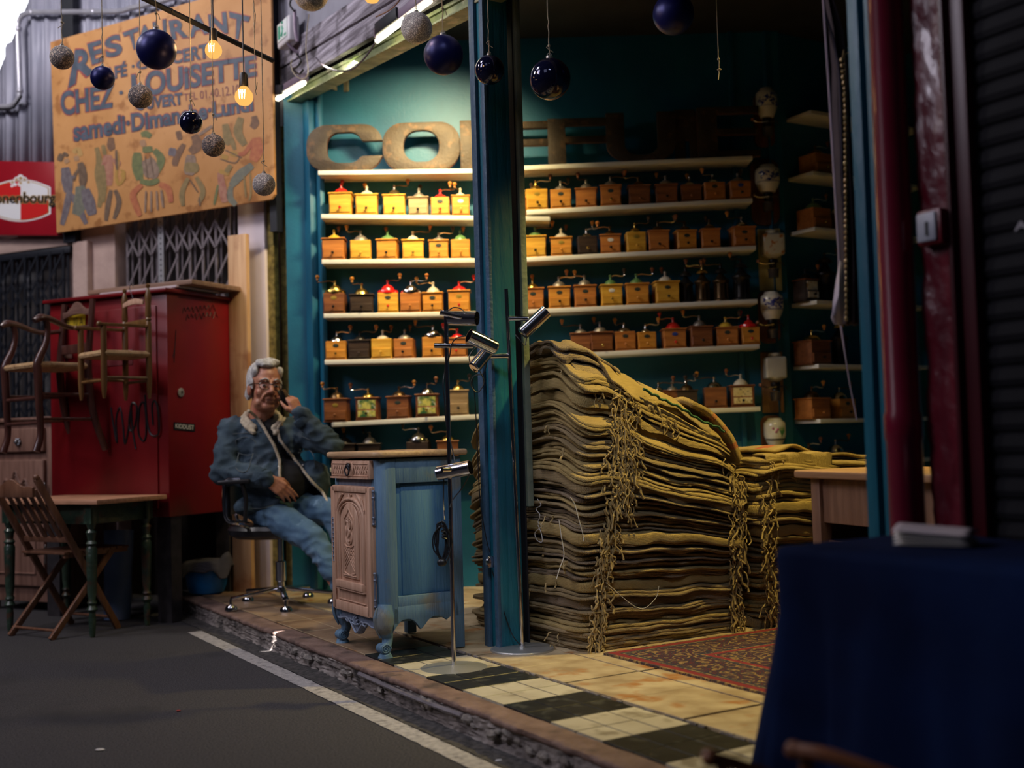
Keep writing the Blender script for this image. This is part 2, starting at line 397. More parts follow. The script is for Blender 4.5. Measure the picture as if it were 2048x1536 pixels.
# right jamb, pipe, rough column, shutter: all on the shop-front line towards the camera
def jr(px, off=0.0): return toS(PL(px, 860, S(.64+off, 0), cX)).y
b = B(); b.box((1.85, 0, 1.75), (3.6, .1, 3.5)); struct(b.build('wall_near', TEAL, loc=S(.80, jr(1795)-.42), rotz=TH))
REDP = mat('crimson_gloss', (.13,.004,.018), (.17,.006,.024), 6, .25, coat=.5)
REDR = mat('crimson_rough', (.09,.004,.012), (.14,.01,.02), 10, .3, bump=1.0, bscale=16, st=(1,1,.6), coat=.4)
b = B()
for (p0, p1, x) in ((1718, 1740, .66), (1762, 1786, .64)):
    y0, y1 = jr(p0), jr(p1); b.box((x+.03, (y0+y1)/2, 1.7), (.06, abs(y1-y0), 3.4))
b.box((.73, (jr(1718)+jr(1786))/2, 1.7), (.03, abs(jr(1718)-jr(1786))-.01, 3.4))
struct(b.build('trim_jamb_right', TEALP, **SL, bev=.003))
y0, y1 = jr(1790), jr(1872); yc = (y0+y1)/2
b = B(); b.lathe([(.046, 0), (.046, .86), (.05, .87), (.05, .93), (.046, .94), (.046, 2.25), (.05, 2.26), (.05, 2.31), (.046, 2.32), (.046, 2.56)], n=32)
o = b.build('drainpipe', REDP, loc=S(.59, yc-.005), rotz=TH); tag(o, 'glossy crimson drainpipe running up beside the dark teal door jamb', 'pipe')
y0, y1 = jr(1868), jr(1930)
b = B()
def rc(u, v):
    a = u*4; z = 3.4*v; w = abs(y1-y0)/2; d = .05
    if a < 1: x, y = -d, -w+2*w*a
    elif a < 2: x, y = -d+2*d*(a-1), w
    elif a < 3: x, y = d, w-2*w*(a-2)
    else: x, y = d-2*d*(a-3), -w
    k = .006*noise.noise(V((x*14, y*14, z*6)))+.003*noise.noise(V((x*40, y*40, z*22)))
    return (x*(1+k/.05), y*(1+k/.03), z)
b.grid(rc, 40, 220)
struct(b.build('trim_red_column', REDR, loc=S(.67, (y0+y1)/2), rotz=TH, ang=80))
b = B(); y2 = jr(1972); b.box((.66, (y1+y2)/2, 1.7), (.07, abs(y2-y1), 3.4)); b.box((.62, y1-.008, 1.7), (.03, .014, 3.4))
struct(b.build('trim_red_frame', mat('dark_red', (.045,.002,.006), (.06,.004,.008), 5, .35), **SL, bev=.003))
SHU = mat('shutter_metal', (.006,.006,.008), (.010,.010,.013), 8, .7, 0, spec=.15)
b = B(); NS = 60
prof = []
for k in range(NS):
    z = k*.055; prof += [(-.006, z+.004), (-.010, z+.02), (-.006, z+.046), (.0, z+.05), (.0, z+.054)]
vs = [(x, 0, z) for x, z in prof]+[(x, -1.9, z) for x, z in prof]; L_ = len(prof)
b.add(vs, [(i, i+1, L_+i+1, L_+i) for i in range(L_-1)])
o = struct(b.build('wall_shutter', SHU, loc=S(.66, y2), rotz=TH, ang=20))
gv, gf = glyphs('A.M.', .02); bb = B()
bb.add([(0, -u*.10, v*.022) for u, v in gv], gf); 
bb.build('painted_mark', mat('pale_stencil', (.32,.30,.33)), o, loc=(-.0125, -.10, 1.37))
# alley roof timbers that carry the garland (above the frame)
BEAM = wood('roof_timber', (.05,.04,.035), (.09,.075,.06), (1,1,1), 6)
b = B(); b.box((-1.3, 5.2, 3.62), (9.5, .1, .14)); b.box((-1.3, 4.1, 3.62), (9.5, .1, .14)); b.box((0, 4.6, 3.78), (10, .12, .16), TH+pi/2)
struct(b.build('ceiling_timbers', BEAM))
# ---------------- left building
FA0 = V((-1.70, 7.18, 0)); FAR = radians(-25.85)
fx = V((cos(FAR), sin(FAR), 0)); fy = V((-sin(FAR), cos(FAR), 0))
FL = dict(loc=FA0, rotz=FAR)
def FAp(px, py, off=0.0):                                         # pixel -> facade frame (u, z) on the plane 'off' in front of the wall
    q = PL(px, py, FA0-fy*off, fy)-FA0; return q.dot(fx), q.z
CORR = mat('corrugated_cladding', (.27,.28,.36), (.36,.36,.45), 3, .5, .1, bump=.15, c3=(.18,.18,.23), noise2=1.5)
uL, zt = FAp(-60, 400); uR, _ = FAp(556, 300)
zb = FAp(0, 352)[1]
b = B(); prof = []; u = uL; 
while u < uR+.1:
    prof += [(u, 0), (u+.012, .028), (u+.030, .028), (u+.042, 0), (u+.085, 0), (u+.089, .006), (u+.095, 0)]; u += .13
# the cladding stops at a roof line that falls to the left, bright sky beyond
def ztop(u_): return 4.6 if u_ > uS else zS + (u_-uS)*1.5
uS, zS = FAp(62, -10)
vs = [(x, -y, zb) for x, y in prof]+[(x, -y, max(zb, ztop(x))) for x, y in prof]; L_ = len(prof)
b.add(vs, [(i, i+1, L_+i+1, L_+i) for i in range(L_-1)])
struct(b.build('wall_cladding', CORR, **FL, solid=.002, ang=20))
SKY = emis('overcast_glare', (.93,.95,1.0), 3.2)
b = B(); b.box((uL+.2, .6, 4.2), (3.2, .02, 3.2)); struct(b.build('sky_card', SKY, **FL))  # glowing card added behind the cladding as the bright sky
# masonry below
WARMW = mat('beige_render', (.36,.25,.22), (.46,.33,.29), 5, .8, bump=.4, bscale=30)
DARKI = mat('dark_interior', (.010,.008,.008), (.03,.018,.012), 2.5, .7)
u0, _ = FAp(142, 520); u1, _ = FAp(232, 520); u2, _ = FAp(474, 500)
b = B(); b.box(((u0+u1)/2, .05, 1.25), (u1-u0, .12, 2.7)); b.box(((u0+u1)/2-.06, -.03, 1.2), (.13, .06, 2.2)); 
_, z1 = FAp(60, 476); _, z2 = FAp(60, 498); b.box(((uL+u0)/2-.3, .02, (z1+z2)/2), (abs(u0-uL)+.6, .1, z1-z2+.03))
struct(b.build('wall_left_masonry', WARMW, **FL, bev=.004))
b = B(); b.box(((uL+u0)/2-.3, .16, 1.2), (abs(u0-uL)+.8, .04, 2.7)); struct(b.build('window_1', mat('dusty_glass', (.05,.045,.045), (.11,.10,.105), 3, .25, c3=(.2,.2,.22), noise2=2.2), **FL))
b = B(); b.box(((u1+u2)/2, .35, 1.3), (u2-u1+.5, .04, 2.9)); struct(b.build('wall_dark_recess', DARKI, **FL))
# white-pink pilaster and mustard strip right of the gate
PINK = mat('pale_pink_panel', (.62,.53,.58), (.70,.61,.66), 3, .6)
a0, _ = FAp(476, 480); a1, _ = FAp(529, 480); a2, _ = FAp(541, 480); 
b = B(); b.box(((a0+a1)/2, .03, 1.45), (a1-a0, .06, 2.95)); struct(b.build('trim_pilaster', PINK, **FL, bev=.003))
b = B(); b.box(((a1+a2)/2, .05, 1.45), (a2-a1, .05, 2.95)); b.box((a2+.03, .14, 1.45), (.09, .05, 2.95)); struct(b.build('trim_mustard_strip', mat('mustard_felt', (.12,.09,.02), (.3,.23,.06), 30, .9), **FL))
# bollard-like post between cladding and shop: dark upright steel behind the sign
q, _ = FAp(549, 200); b = B(); b.box((q+.02, -.03, 3.2), (.05, .06, 2.0)); struct(b.build('trim_dark_upright', BLACKM, **FL))
u3, _ = FAp(150, 60); b = B(); b.box((u3, -.045, 3.6), (.11, .05, 2.6)); struct(b.build('trim_dark_post', BLACKM, **FL))
# ================================================================ SHELVES, LETTERS, GRINDERS
ORD = ['first', 'second', 'third', 'fourth', 'fifth', 'sixth', 'seventh', 'eighth', 'ninth', 'tenth', 'eleventh', 'twelfth']
SD = 6.80                       # distance of the shelf fronts
def shelf(pa, pb, label, th=.027, wall=WY):
    a = D(pa[0], pa[1], SD); c = D(pb[0], pb[1], SD); b = B()
    y0, y1 = SD, wall; za, zc = a.z, c.z
    vs = [(a.x,y0,za-th),(c.x,y0,zc-th),(c.x,y1,zc-th),(a.x,y1,za-th),(a.x,y0,za),(c.x,y0,zc),(c.x,y1,zc),(a.x,y1,za)]
    m = V(((a.x+c.x)/2, (y0+y1)/2, (za+zc)/2-th))
    b.add([V(v)-m for v in vs], [(3,2,1,0),(4,5,6,7),(0,1,5,4),(1,2,6,5),(2,3,7,6),(3,0,4,7)])
    o = b.build('wall_shelf', WHITE, bev=.003, loc=m); tag(o, label, 'shelf', 'white shelves on the teal wall')
SH = [((636,341),(985,337)), ((642,428),(1100,433)), ((643,519),(985,516)), ((647,627),(985,622)), ((649,720),(985,712)), ((663,845),(985,827)), ((660,935),(985,925))]
SHR = [((985,334),(1505,311)), ((1053,420),(1505,396)), ((985,518),(1512,491)), ((985,622),(1515,598)), ((985,714),(1519,688)), ((985,833),(1521,813)), ((985,925),(1521,905))]
NM = ['topmost', 'second', 'third', 'fourth', 'fifth', 'sixth', 'lowest']
for k in range(7):
    shelf(*SH[k], f'white board shelf left of the teal pillar, {NM[k]} from the top' if 0 < k < 6 else f'white board shelf left of the teal pillar, {NM[k]} one')
    shelf(*SHR[k], f'white board shelf right of the teal pillar, {NM[k]} from the top' if 0 < k < 6 else f'white board shelf right of the teal pillar, {NM[k]} one')
def shelf_z(k, px):             # height of shelf k under the pixel column px
    (a, c) = SH[k] if px < (1053 if k == 1 else 985) else SHR[k]
    return D(px, a[1]+(c[1]-a[1])*(px-a[0])/(c[0]-a[0]), SD).z
def gw(n, a, b): return wood(n, a, b, (1.2, 6, 7), 7, .42, .15, coat=.15)
GW = dict(honey=gw('honey_wood', (.56,.27,.022), (.72,.40,.045)), amber=gw('amber_wood', (.50,.19,.020), (.64,.28,.035)),
          orange=gw('orange_wood', (.38,.125,.022), (.52,.19,.035)), brown=gw('brown_wood', (.16,.05,.015), (.26,.09,.025)),
          dark=gw('dark_walnut', (.025,.014,.009), (.05,.028,.016)), tan=gw('tan_wood', (.28,.18,.08), (.38,.26,.13)))
DM = dict(red=mat('red_enamel', (.55,.01,.01), (.62,.02,.01), 5, .25, coat=.6), green=mat('green_enamel', (.09,.2,.06), (.14,.26,.09), 9, .35, coat=.3),
          chrome=mat('nickel', (.55,.53,.48), rough=.16, metal=1), brass=mat('brass', (.62,.42,.10), (.7,.5,.16), 9, .25, 1),
          grey=mat('dull_iron', (.20,.18,.15), (.3,.27,.22), 15, .45, .7), cream=mat('cream_enamel', (.52,.46,.33), (.6,.54,.4), 9, .4),
          bronze=mat('bronze', (.09,.055,.025), (.15,.09,.04), 12, .35, .9), yellow=mat('yellow_enamel', (.6,.38,.03), (.66,.42,.05), 8, .3, coat=.4),
          black=mat('cast_iron', (.012,.011,.011), (.03,.026,.022), 14, .35, .6))
BADGE = [mat('badge_dark', (.03,.04,.03), rough=.4), mat('badge_white', (.75,.72,.6), rough=.4), mat('badge_gold', (.55,.38,.07), rough=.35, metal=.6), mat('badge_blue', (.03,.06,.25), rough=.4)]
PICT = mat('green_picture', (.03,.12,.03), (.62,.56,.12), 22, .45, cut=(.42,.58), c3=(.65,.6,.45), noise2=30)
PICY = mat('yellow_picture', (.62,.47,.16), (.72,.6,.3), 14, .45, c3=(.10,.05,.02), noise2=60)
PICW = mat('flower_tile', (.78,.75,.66), (.82,.8,.72), 14, .3, c3=(.45,.22,.03), noise2=38)
grng = random.Random(11)
CN = dict(red='red', green='green', chrome='shiny metal', brass='brass', grey='dull metal', cream='cream', bronze='bronze', yellow='yellow', black='black')
def grinder(loc, rotz, w, h, wd, dm, kind, badge, label, group, crank=None, nm='coffee_grinder'):
    d = w*.95; r = grng
    t = thing(nm, label, 'coffee grinder', loc, rotz, group); W_ = GW[wd]
    if kind == 'cast':                                         # ribbed cast-iron tower
        b = B(); H = h*1.55; R = w*.42
        b.lathe([(R*1.1,0),(R*1.1,.01),(R*.85,.02),(R*.82,H*.4),(R*.86,H*.62),(R*1.1,H*.7),(R*1.1,H*.74),(R*.7,H*.8),(R*.35,H*.95),(R*.2,H)], n=20)
        for k in range(10):
            a = 2*pi*k/10; b.box((R*.86*cos(a), R*.86*sin(a), H*.34), (.008, .008, H*.58), a)
        b.build('body', DM['black'] if wd == 'dark' else DM['bronze'], t)
        top = H
    else:
        b = B(); b.box((0,0,.004), (w*1.06, d*1.06, .008)); b.box((0,0,h/2+.004), (w, d, h-.008)); 
        b.build('body', W_, t, bev=.0025, seg=1)
        b = B(); dh = h*.40; b.box((0, -d/2-.003, .014+dh/2), (w*.93, .012, dh)); dr = b.build('drawer', W_, t, bev=.0022, seg=1)
        b = B(); b.lathe([(.002,0),(.0035,.004),(.0035,.009),(.008,.014),(.0085,.019),(.005,.023),(0,.024)], (0,-d/2-.009,.014+dh*.52), 10, Rx(pi/2))
        b.build('knob', r.choice([DM['black'], DM['black'], DM['brass'], W_]) if dm != 'red' else DM['red'], dr)
        top = h
        if kind in ('plate', 'pic'):
            b = B(); b.box((0,0,h+.004), (w*1.11, d*1.12, .009)); b.build('top_plate', W_ if kind == 'plate' else GW['brown'], t, bev=.003, seg=1); top = h+.008
        elif kind == 'lid':
            b = B(); b.lathe([(w*.52,0),(w*.53,.008),(w*.5,.018),(w*.3,.024),(0,.026)], (0,0,h), 20); b.build('lid', DM[dm], t); top = h+.02
        if kind == 'pic':
            pm = badge; b = B(); b.box((0, -d/2-.0025, h*.72), (w*.8, .003, h*.42)); b.box((0, -d/2-.0105, .014+dh/2), (w*.8, .003, dh*.72)); b.build('printed_panel', pm, t, bev=.0008, seg=1)
            for o_ in list(dr.children): o_.location.y -= .003
        elif badge is not None:
            b = B(); b.lathe([(.0001,0),(.018,0),(.018,.002),(.0001,.003)], (0,-d/2+.0005,h*.76), 16, Rx(pi/2), 1, .6); b.build('badge', BADGE[badge], t)
    R = w*.33*r.uniform(.9, 1.1); Hd = R*r.uniform(.65, .95)
    b = B(); b.lathe([(R*1.05,0),(R,.004),(R*.93,Hd*.35),(R*.7,Hd*.7),(R*.36,Hd*.95),(.008,Hd),(.006,Hd+.016),(.0085,Hd+.02),(.0085,Hd+.026),(.005,Hd+.03),(0,Hd+.031)], (0,0,top), 20)
    b.build('dome', DM[dm], t)
    a = crank if crank is not None else r.uniform(-.5, 3.6); L = r.uniform(.085, .11); zz = top+Hd+.018
    dx, dy = cos(a), -abs(sin(a))*.5 if abs(cos(a)) > .5 else sin(a)*.6
    b = B(); b.tube([(0,0,zz),(dx*L*.35,dy*L*.35,zz+.008),(dx*L*.8,dy*L*.8,zz+.001),(dx*L,dy*L,zz+.006),(dx*L,dy*L,zz+.018)], .0032, 6, 3)
    cr = b.build('crank', DM['chrome'] if r.random() < .6 else DM['bronze'], t)
    b = B(); b.lathe([(.004,0),(.0075,.004),(.006,.010),(.012,.020),(.013,.026),(.008,.033),(0,.035)], (dx*L,dy*L,zz+.012), 12)
    b.build('crank_knob', r.choice([GW['orange'], GW['brown'], GW['dark'], GW['amber']]) if dm != 'red' or r.random() < .5 else DM['red'], cr)
    return t
# rows: (px centre, wood, metal, kind, badge, width px, height px)
ROWS = [
 [(683,'honey','red','plate',None,44,43),(734,'honey','cream','plate',None,43,41),(789,'honey','chrome','plate',None,43,41),(838,'tan','grey','plate',None,39,37),(881,'amber','red','box',0,37,39),(921,'amber','cream','plate',1,35,41),
  (1031,'orange','bronze','plate',None,38,37),(1072,'honey','brass','box',2,43,43),(1122,'amber','grey','box',0,42,40),(1173,'orange','grey','plate',None,41,38),(1222,'orange','grey','plate',0,41,41),(1278,'brown','bronze','plate',None,43,38),(1332,'brown','grey','plate',None,43,37),(1380,'brown','chrome','box',None,41,37),(1426,'orange','chrome','box',0,42,38),(1477,'orange','grey','box',3,42,38)],
 [(669,'orange','yellow','plate',None,44,42),(722,'honey','grey','box',None,41,40),(776,'amber','green','plate',None,40,39),(826,'honey','cream','plate',None,42,38),(878,'amber','grey','plate',0,38,37),(921,'amber','green','box',None,38,40),
  (1030,'honey','grey','plate',None,38,40),(1071,'honey','green','plate',None,42,42),(1123,'amber','cream','plate',2,42,36),(1174,'dark','chrome','box',None,39,38),(1221,'orange','bronze','plate',1,40,37),(1271,'honey','brass','box',2,39,42),(1317,'orange','bronze','plate',None,41,40),(1371,'amber','bronze','plate',0,39,38),(1420,'orange','bronze','plate',None,37,38),(1485,'orange','chrome','plate',0,44,39)],
 [(671,'brown','brass','lid',2,42,42),(724,'dark','brass','plate',None,46,36),(776,'honey','red','lid',0,41,41),(823,'orange','chrome','lid',None,41,40),(867,'amber','cream','plate',0,40,38),(919,'amber','red','plate',2,42,42),
  (1025,'orange','cream','plate',None,40,39),(1066,'orange','brass','plate',0,42,42),(1119,'amber','grey','plate',0,43,42),(1170,'orange','grey','plate',0,43,42),(1222,'honey','green','plate',1,42,41),(1274,'amber','green','plate',0,45,41),(1332,'honey','cream','plate',0,47,43),(1373,'dark','black','cast',None,34,36),(1406,'brown','brass','cast',None,36,38),(1443,'brown','black','cast',None,38,38),(1484,'dark','black','cast',None,42,44)],
 [(674,'amber','chrome','box',0,41,38),(720,'dark','black','plate',None,42,37),(766,'honey','cream','box',None,41,41),(810,'orange','grey','box',0,39,40),(867,'amber','chrome','lid',None,40,42),(915,'orange','red','plate',None,38,37),
  (1034,'orange','cream','plate',None,40,40),(1162,'brown','grey','plate',None,40,38),(1201,'brown','grey','plate',None,44,38),(1249,'orange','chrome','box',0,41,39),(1292,'amber','chrome','box',0,37,36),(1348,'orange','red','plate',3,45,38),(1400,'brown','grey','plate',None,43,40),(1453,'orange','yellow','plate',0,43,36),(1499,'amber','red','lid',0,36,36)],
 [(675,'brown','bronze','plate',2,46,45),(737,'brown','brass','pic','g',44,44),(799,'brown','bronze','plate',0,44,43),(856,'brown','chrome','pic','g',44,44),(917,'tan','brass','plate',None,40,49),
  (1318,'brown','chrome','box',None,38,36),(1346,'brown','grey','plate',None,36,37),(1374,'dark','bronze','plate',None,40,36),(1430,'brown','chrome','box',None,44,42),(1483,'brown','cream','pic','y',46,42)],
 [(690,'dark','black','plate',None,46,44),(740,'dark','grey','plate',None,44,43),(838,'dark','chrome','lid',None,44,46),(896,'brown','brass','plate',None,42,44)]]
PXM = F/SD
SN = ['top', 'second', 'third', 'fourth', 'fifth', 'lowest']
for k, row in enumerate(ROWS):
    nL = sum(1 for g in row if g[0] < 985)
    for i, (px, wd, dm, kind, bdg, wp, hp) in enumerate(row):
        sk = k+1; w = wp/PXM; h = hp/PXM
        x = D(px, 600, SD+.075).x; 
        # keep the upright spacing of the shelf despite the tilted camera
        yy = SH[sk][0][1] if px < 985 else SHR[sk][0][1]
        x = D(px, yy-20, SD+.075).x
        z = shelf_z(sk, px)+.0005
        sid, o_ = ('left', ORD[i]) if px < 985 else ('right', ORD[len(row)-1-i])
        noun = 'cast metal coffee mill' if kind == 'cast' else f'{wd} wood coffee grinder'.replace('dark wood','dark wooden')
        if kind == 'cast': lab = f'tall dark {noun}, {o_} from the {sid} end of the {SN[k]} grinder row'
        elif kind == 'pic': lab = f'coffee grinder with printed picture front, {o_} from {sid} end of {SN[k]} grinder row'
        else: lab = f'{noun}, {CN[dm]} top, {o_} from the {sid} end of {SN[k]} grinder row'
        if kind == 'pic': bdg = PICT if bdg == 'g' else PICY
        grinder((x, SD+.075+grng.uniform(-.006, .01), z), grng.uniform(-.09, .09), w, h, wd, dm, kind, bdg, lab, f'coffee grinders on the {SN[k]} grinder row')
# leftmost cranks seen against the teal wall are part of their grinders; white nail tags etc. left out
# ---------------- big metal letters on the top shelf
LET = mat('rusty_letter', (.036,.024,.014), (.062,.042,.024), 10, .6, .2, bump=.3, bscale=60, c3=(.10,.055,.025), noise2=22)
LETE = mat('rusty_letter_rim', (.12,.045,.028), (.17,.07,.04), 12, .6, .3)
def rr(w, h, r, n=8, x0=0, y0=0):     # rounded rect outline
    P = []
    for (cx_, cy_, a0) in ((w-r, h-r, 0), (r, h-r, pi/2), (r, r, pi), (w-r, r, 1.5*pi)):
        for k in range(n+1):
            a = a0+pi/2*k/n; P.append((x0+cx_+r*cos(a), y0+cy_+r*sin(a)))
    return P
def letter(px0, px1, py0, py1, ch, label, lean=0, dy=0):
    dd = SD+.06+dy; a = D(px0, py1, dd); c = D(px1, py0, dd); w = c.x-a.x; h = c.z-a.z; t = .035; b = B(); st = w*.27; br = h*.17
    px = (px0+px1)/2; zf = shelf_z(0, min(max(px, 640), 1500))
    if ch == 'C':
        out = [];r_ = h*.42
        O1 = rr(w, h, r_, 8); 
        oi = rr(w-2*st+.0, h-2*br, h*.26, 8, st, br)
        # C: walk the outer outline from the upper to the lower terminal and back along the inner one
        up = h*.63; lo = h*.31
        outer = [(w*.98, up)] + [p for p in O1 if p[1] > up+.003] + [p for p in O1 if p[0] < w*.3 and lo <= p[1] <= up] + [p for p in O1 if p[1] < lo-.003]
        ctr = (w*.5, h*.5)
        key = lambda p: (atan2(p[1]-ctr[1], p[0]-ctr[0])) % (2*pi)
        oo = sorted([p for p in O1 if not (p[0] > w*.6 and lo < p[1] < up)], key=key)
        ii = sorted([p for p in oi if not (p[0] > w*.6 and lo < p[1] < up)], key=key)
        poly = [(w, up)]+oo+[(w, lo), (w-st*.95, lo)]+ii[::-1]+[(w-st*.95, up)]
        b.prism(poly, t)
    elif ch == 'O':
        b.prism(rr(w, h, h*.42, 10), t, hole=rr(w-2*st, h-2*br, h*.30, 10, st, br))
    elif ch == 'I': b.prism([(0,0),(w,0),(w,h),(0,h)], t)
    elif ch == 'F':
        s_ = w*.30; b.prism([(0,0),(s_,0),(s_,h*.46),(w,h*.46),(w,h*.60),(s_,h*.60),(s_,h*.84),(w,h*.84),(w,h),(0,h)], t)
    elif ch == 'U':
        s_ = w*.26; n = 10; P = [(0,h),(0,h*.35)]
        P += [(w*.35-w*.35*cos(a), h*.35-h*.35*sin(a)) for a in [pi/2*k/n for k in range(1, n+1)]]
        P += [(w*.65+w*.35*sin(a), h*.35-h*.35*cos(a)) for a in [pi/2*k/n for k in range(0, n+1)]]
        P += [(w,h),(w-s_,h),(w-s_,h*.35)]
        iw = w-2*s_; P += [(w-s_-iw*.4+iw*.4*cos(a), h*.35-h*.22*sin(a)) for a in [pi/2*k/n for k in range(1, n+1)]]
        P += [(s_+iw*.4-iw*.4*sin(a), h*.35-h*.22*cos(a)) for a in [pi/2*k/n for k in range(0, n+1)]]
        P += [(s_,h)]; b.prism(P, t)
    elif ch == 'R':
        s_ = w*.42
        b.prism([(0,0),(s_,0),(s_,h*.40),(w*.62,h*.40),(w*.62,0),(w,0),(w,h*.42),(w*.93,h*.47),(w,h*.55),(w,h*.88),(w*.85,h),(0,h)], t)
        b.v = b.v
    elif ch == 'E':
        s_ = w*.32; b.prism([(0,0),(w,0),(w,h*.13),(s_,h*.13),(s_,h*.44),(w*.97,h*.44),(w*.97,h*.57),(s_,h*.57),(s_,h*.86),(w,h*.86),(w,h),(0,h)], t)
    mtx = T(a.x-(a.x+c.x)/2, 0, 0) @ Ry(0) @ Rx(pi/2-.06)
    b.v = [tuple(mtx @ V(p)) for p in b.v]
    # rim: same faces, sides take the rim colour
    b.m = [0]*len(b.f); 
    for i, f in enumerate(b.f):
        p = [V(b.v[j]) for j in f[:4]]
        if len(f) == 4:
            nn = (p[1]-p[0]).cross(p[2]-p[1])
            if nn.length > 0 and abs(nn.normalized().y) < .6: b.m[i] = 1
    o = b.build('sign_letter', [LET, LETE], bev=.003, loc=((a.x+c.x)/2, dd, zf+.0015)); tag(o, label, 'letter', 'large rusty letters on the top shelf')
for a in [(615,765,243,341,'C','rusty metal letter C at the left end of the top shelf'), (767,919,238,339,'O','rusty metal letter O standing between the letter C and the pillar'),
          (922,950,237,337,'I','rusty metal letter I mostly hidden behind the teal pillar'), (955,1096,240,335,'F','rusty metal letter F beside the pillar, its stem hidden'),
          (1097,1212,235,331,'F','rusty metal letter F fully visible right of the pillar'), (1214,1349,224,327,'U','rusty metal letter U between the second F and the R'),
          (1351,1394,219,323,'R','narrow rusty metal letter R squeezed between the U and the E'), (1396,1516,213,319,'E','rusty metal letter E at the right end of the top shelf')]:
    letter(*a, dy=.03 if a[4] == 'R' else 0)
# ---------------- ceramic wall mills right of the shelves
CER = mat('cream_ceramic', (.66,.62,.47), (.72,.68,.54), 5, .18, coat=.6)
CERB = mat('blue_decor_ceramic', (.66,.63,.52), (.70,.67,.56), 5, .18, coat=.6, c3=(.02,.035,.22), noise2=34)
CERY = mat('printed_jar', (.62,.60,.45), (.66,.6,.4), 9, .25, coat=.5, c3=(.45,.16,.03), noise2=26)
CERP = mat('plain_ceramic', (.55,.52,.37), (.6,.56,.42), 6, .3, coat=.4)
BRD = wood('mill_board', (.09,.028,.010), (.17,.055,.018), (4,4,.4), 8, .35, .2)
BRD2 = wood('mill_board_light', (.22,.11,.04), (.32,.17,.06), (4,4,.4), 8, .4, .2)
BRY = mat('yellow_board', (.42,.36,.12), (.5,.44,.17), 8, .5)
GLAS = mat('smoky_glass', (.06,.05,.04), rough=.08, spec=.8)
MD = 6.86
def mill(px, pyt, jw, jh, board, bm, jm, shape, label, brd=None):
    c = D(px, pyt, MD); s = MD/F; t = thing('wall_coffee_mill', label, 'coffee mill', (c.x, WY-.02, c.z), 0, 'ceramic wall mills')
    w = jw*s; h = jh*s; bh = board[1]*s; bw = board[0]*s; top = board[2]*s
    b = B(); 
    if brd == 'round': b.prism([(x-bw/2, y) for x, y in rr(bw, bh, bw*.35, 6)], .02, T(0, .02, top-bh) @ Rx(pi/2))
    else: b.box((0, .01, top-bh/2), (bw, .02, bh))
    b.build('backboard', bm, t, bev=.004)
    yj = -.075; b = B()
    if shape == 'round':
        pr = [(w*.30,-.0),(w*.33,-.01),(w*.36,-.014),(w*.49,-.03),(w*.5,-h*.3),(w*.5,-h*.62),(w*.42,-h*.82),(w*.3,-h),(0,-h)]
        b.lathe(pr[::-1], (0, yj, 0), 28)
    else:
        b.box((0, yj, -h*.52), (w, w*.85, h*.75)); b.lathe([(w*.3, -h*.16), (w*.32, 0), (0, .001)], (0, yj, 0), 20); b.lathe([(0,-h),(w*.2,-h),(w*.48,-h*.86)], (0, yj, 0), 20)
    jar = b.build('jar', jm, t, bev=.012 if shape != 'round' else 0, seg=3, ang=50)
    b = B(); b.lathe([(.028,-h-.005),(.03,-h-.02),(.02,-h-.045),(.024,-h-.055),(0,-h-.056)], (0, yj, 0), 16); b.box((0, yj/2, -h-.02), (.02, abs(yj), .02))
    b.tube([(0,yj-.02,-h-.03),(.05,yj-.03,-h-.03),(.06,yj-.03,-h-.05)], .004, 6)
    b.build('mechanism', DM['black'], t)
    b = B(); b.lathe([(0,-h-.115),(.03,-h-.115),(.033,-h-.07),(.036,-h-.062)], (0, yj, 0), 18); b.build('catch_cup', GLAS, t)
    b = B(); b.tube([(0,yj-.03,-h-.03),(-.06,yj-.035,-h-.035),(-.1,yj-.035,-h-.02)], .0035, 6, 3); k = b.build('crank', DM['chrome'], t)
    b = B(); b.ball((-.1, yj-.05, -h-.02), .012, 12, (1,1.4,1)); b.build('crank_knob', GW['brown'], k)
    return t, jar
DECB = mat('cobalt_decor', (.015,.03,.20), (.03,.05,.30), 20, .2, coat=.5)
FLP = mat('pink_decor', (.45,.12,.2), rough=.3); FLG = mat('green_decor', (.05,.18,.05), rough=.3)
def decor(t, jar, w, h, kind, rs=random.Random(5)):
    R = w/2+.0015; yj = -.075; b = B()
    def pt(a, z): return V((R*sin(a), yj-R*cos(a), z))
    if kind == 'blue':
        for k in range(34):
            a0 = rs.uniform(-1.0, 1.0); z0 = -h*rs.uniform(.26, .6); P = [pt(a0+rs.uniform(-.22, .22)*q/2, z0+rs.uniform(-.006, .006)*q) for q in range(4)]
            b.tube(P, [.001, rs.uniform(.002, .0045), rs.uniform(.002, .004), .001], 5, 2, flat=1)
        for k in range(26):
            a0 = -1.1+2.2*k/25; b.tube([pt(a0, -h*.66), pt(a0+.06, -h*.645)], .0016, 5)
        b.build('blue_decoration', DECB, jar)
    else:
        for (a0, z0) in ((-.35, -.38), (-.1, -.5), (.05, -.42)): b.ball(pt(a0, z0*h), .008, 8, (1,.4,1))
        b.build('pink_flowers', FLP, jar); b = B()
        for k in range(5): b.tube([pt(.45-.02*k, -.68*h), pt(.3+.1*k, -.5*h), pt(.2+.12*k, -.33*h)], [.0012,.003,.001], 5, 3)
        b.build('green_leaves', FLG, jar); b = B(); b.lathe([(w*.455,-h*.80),(w*.47,-h*.755),(w*.45,-h*.755)], (0, yj, 0), 28); b.build('dark_band', DM['black'], jar)
s_ = MD/F
t, j = mill(1535, 173, 44, 60, (42, 112, -2), BRD, CER, 'round', 'blue-patterned white jar wall mill, highest in the column by the shelves', 'round'); decor(t, j, 44*s_, 60*s_, 'blue')
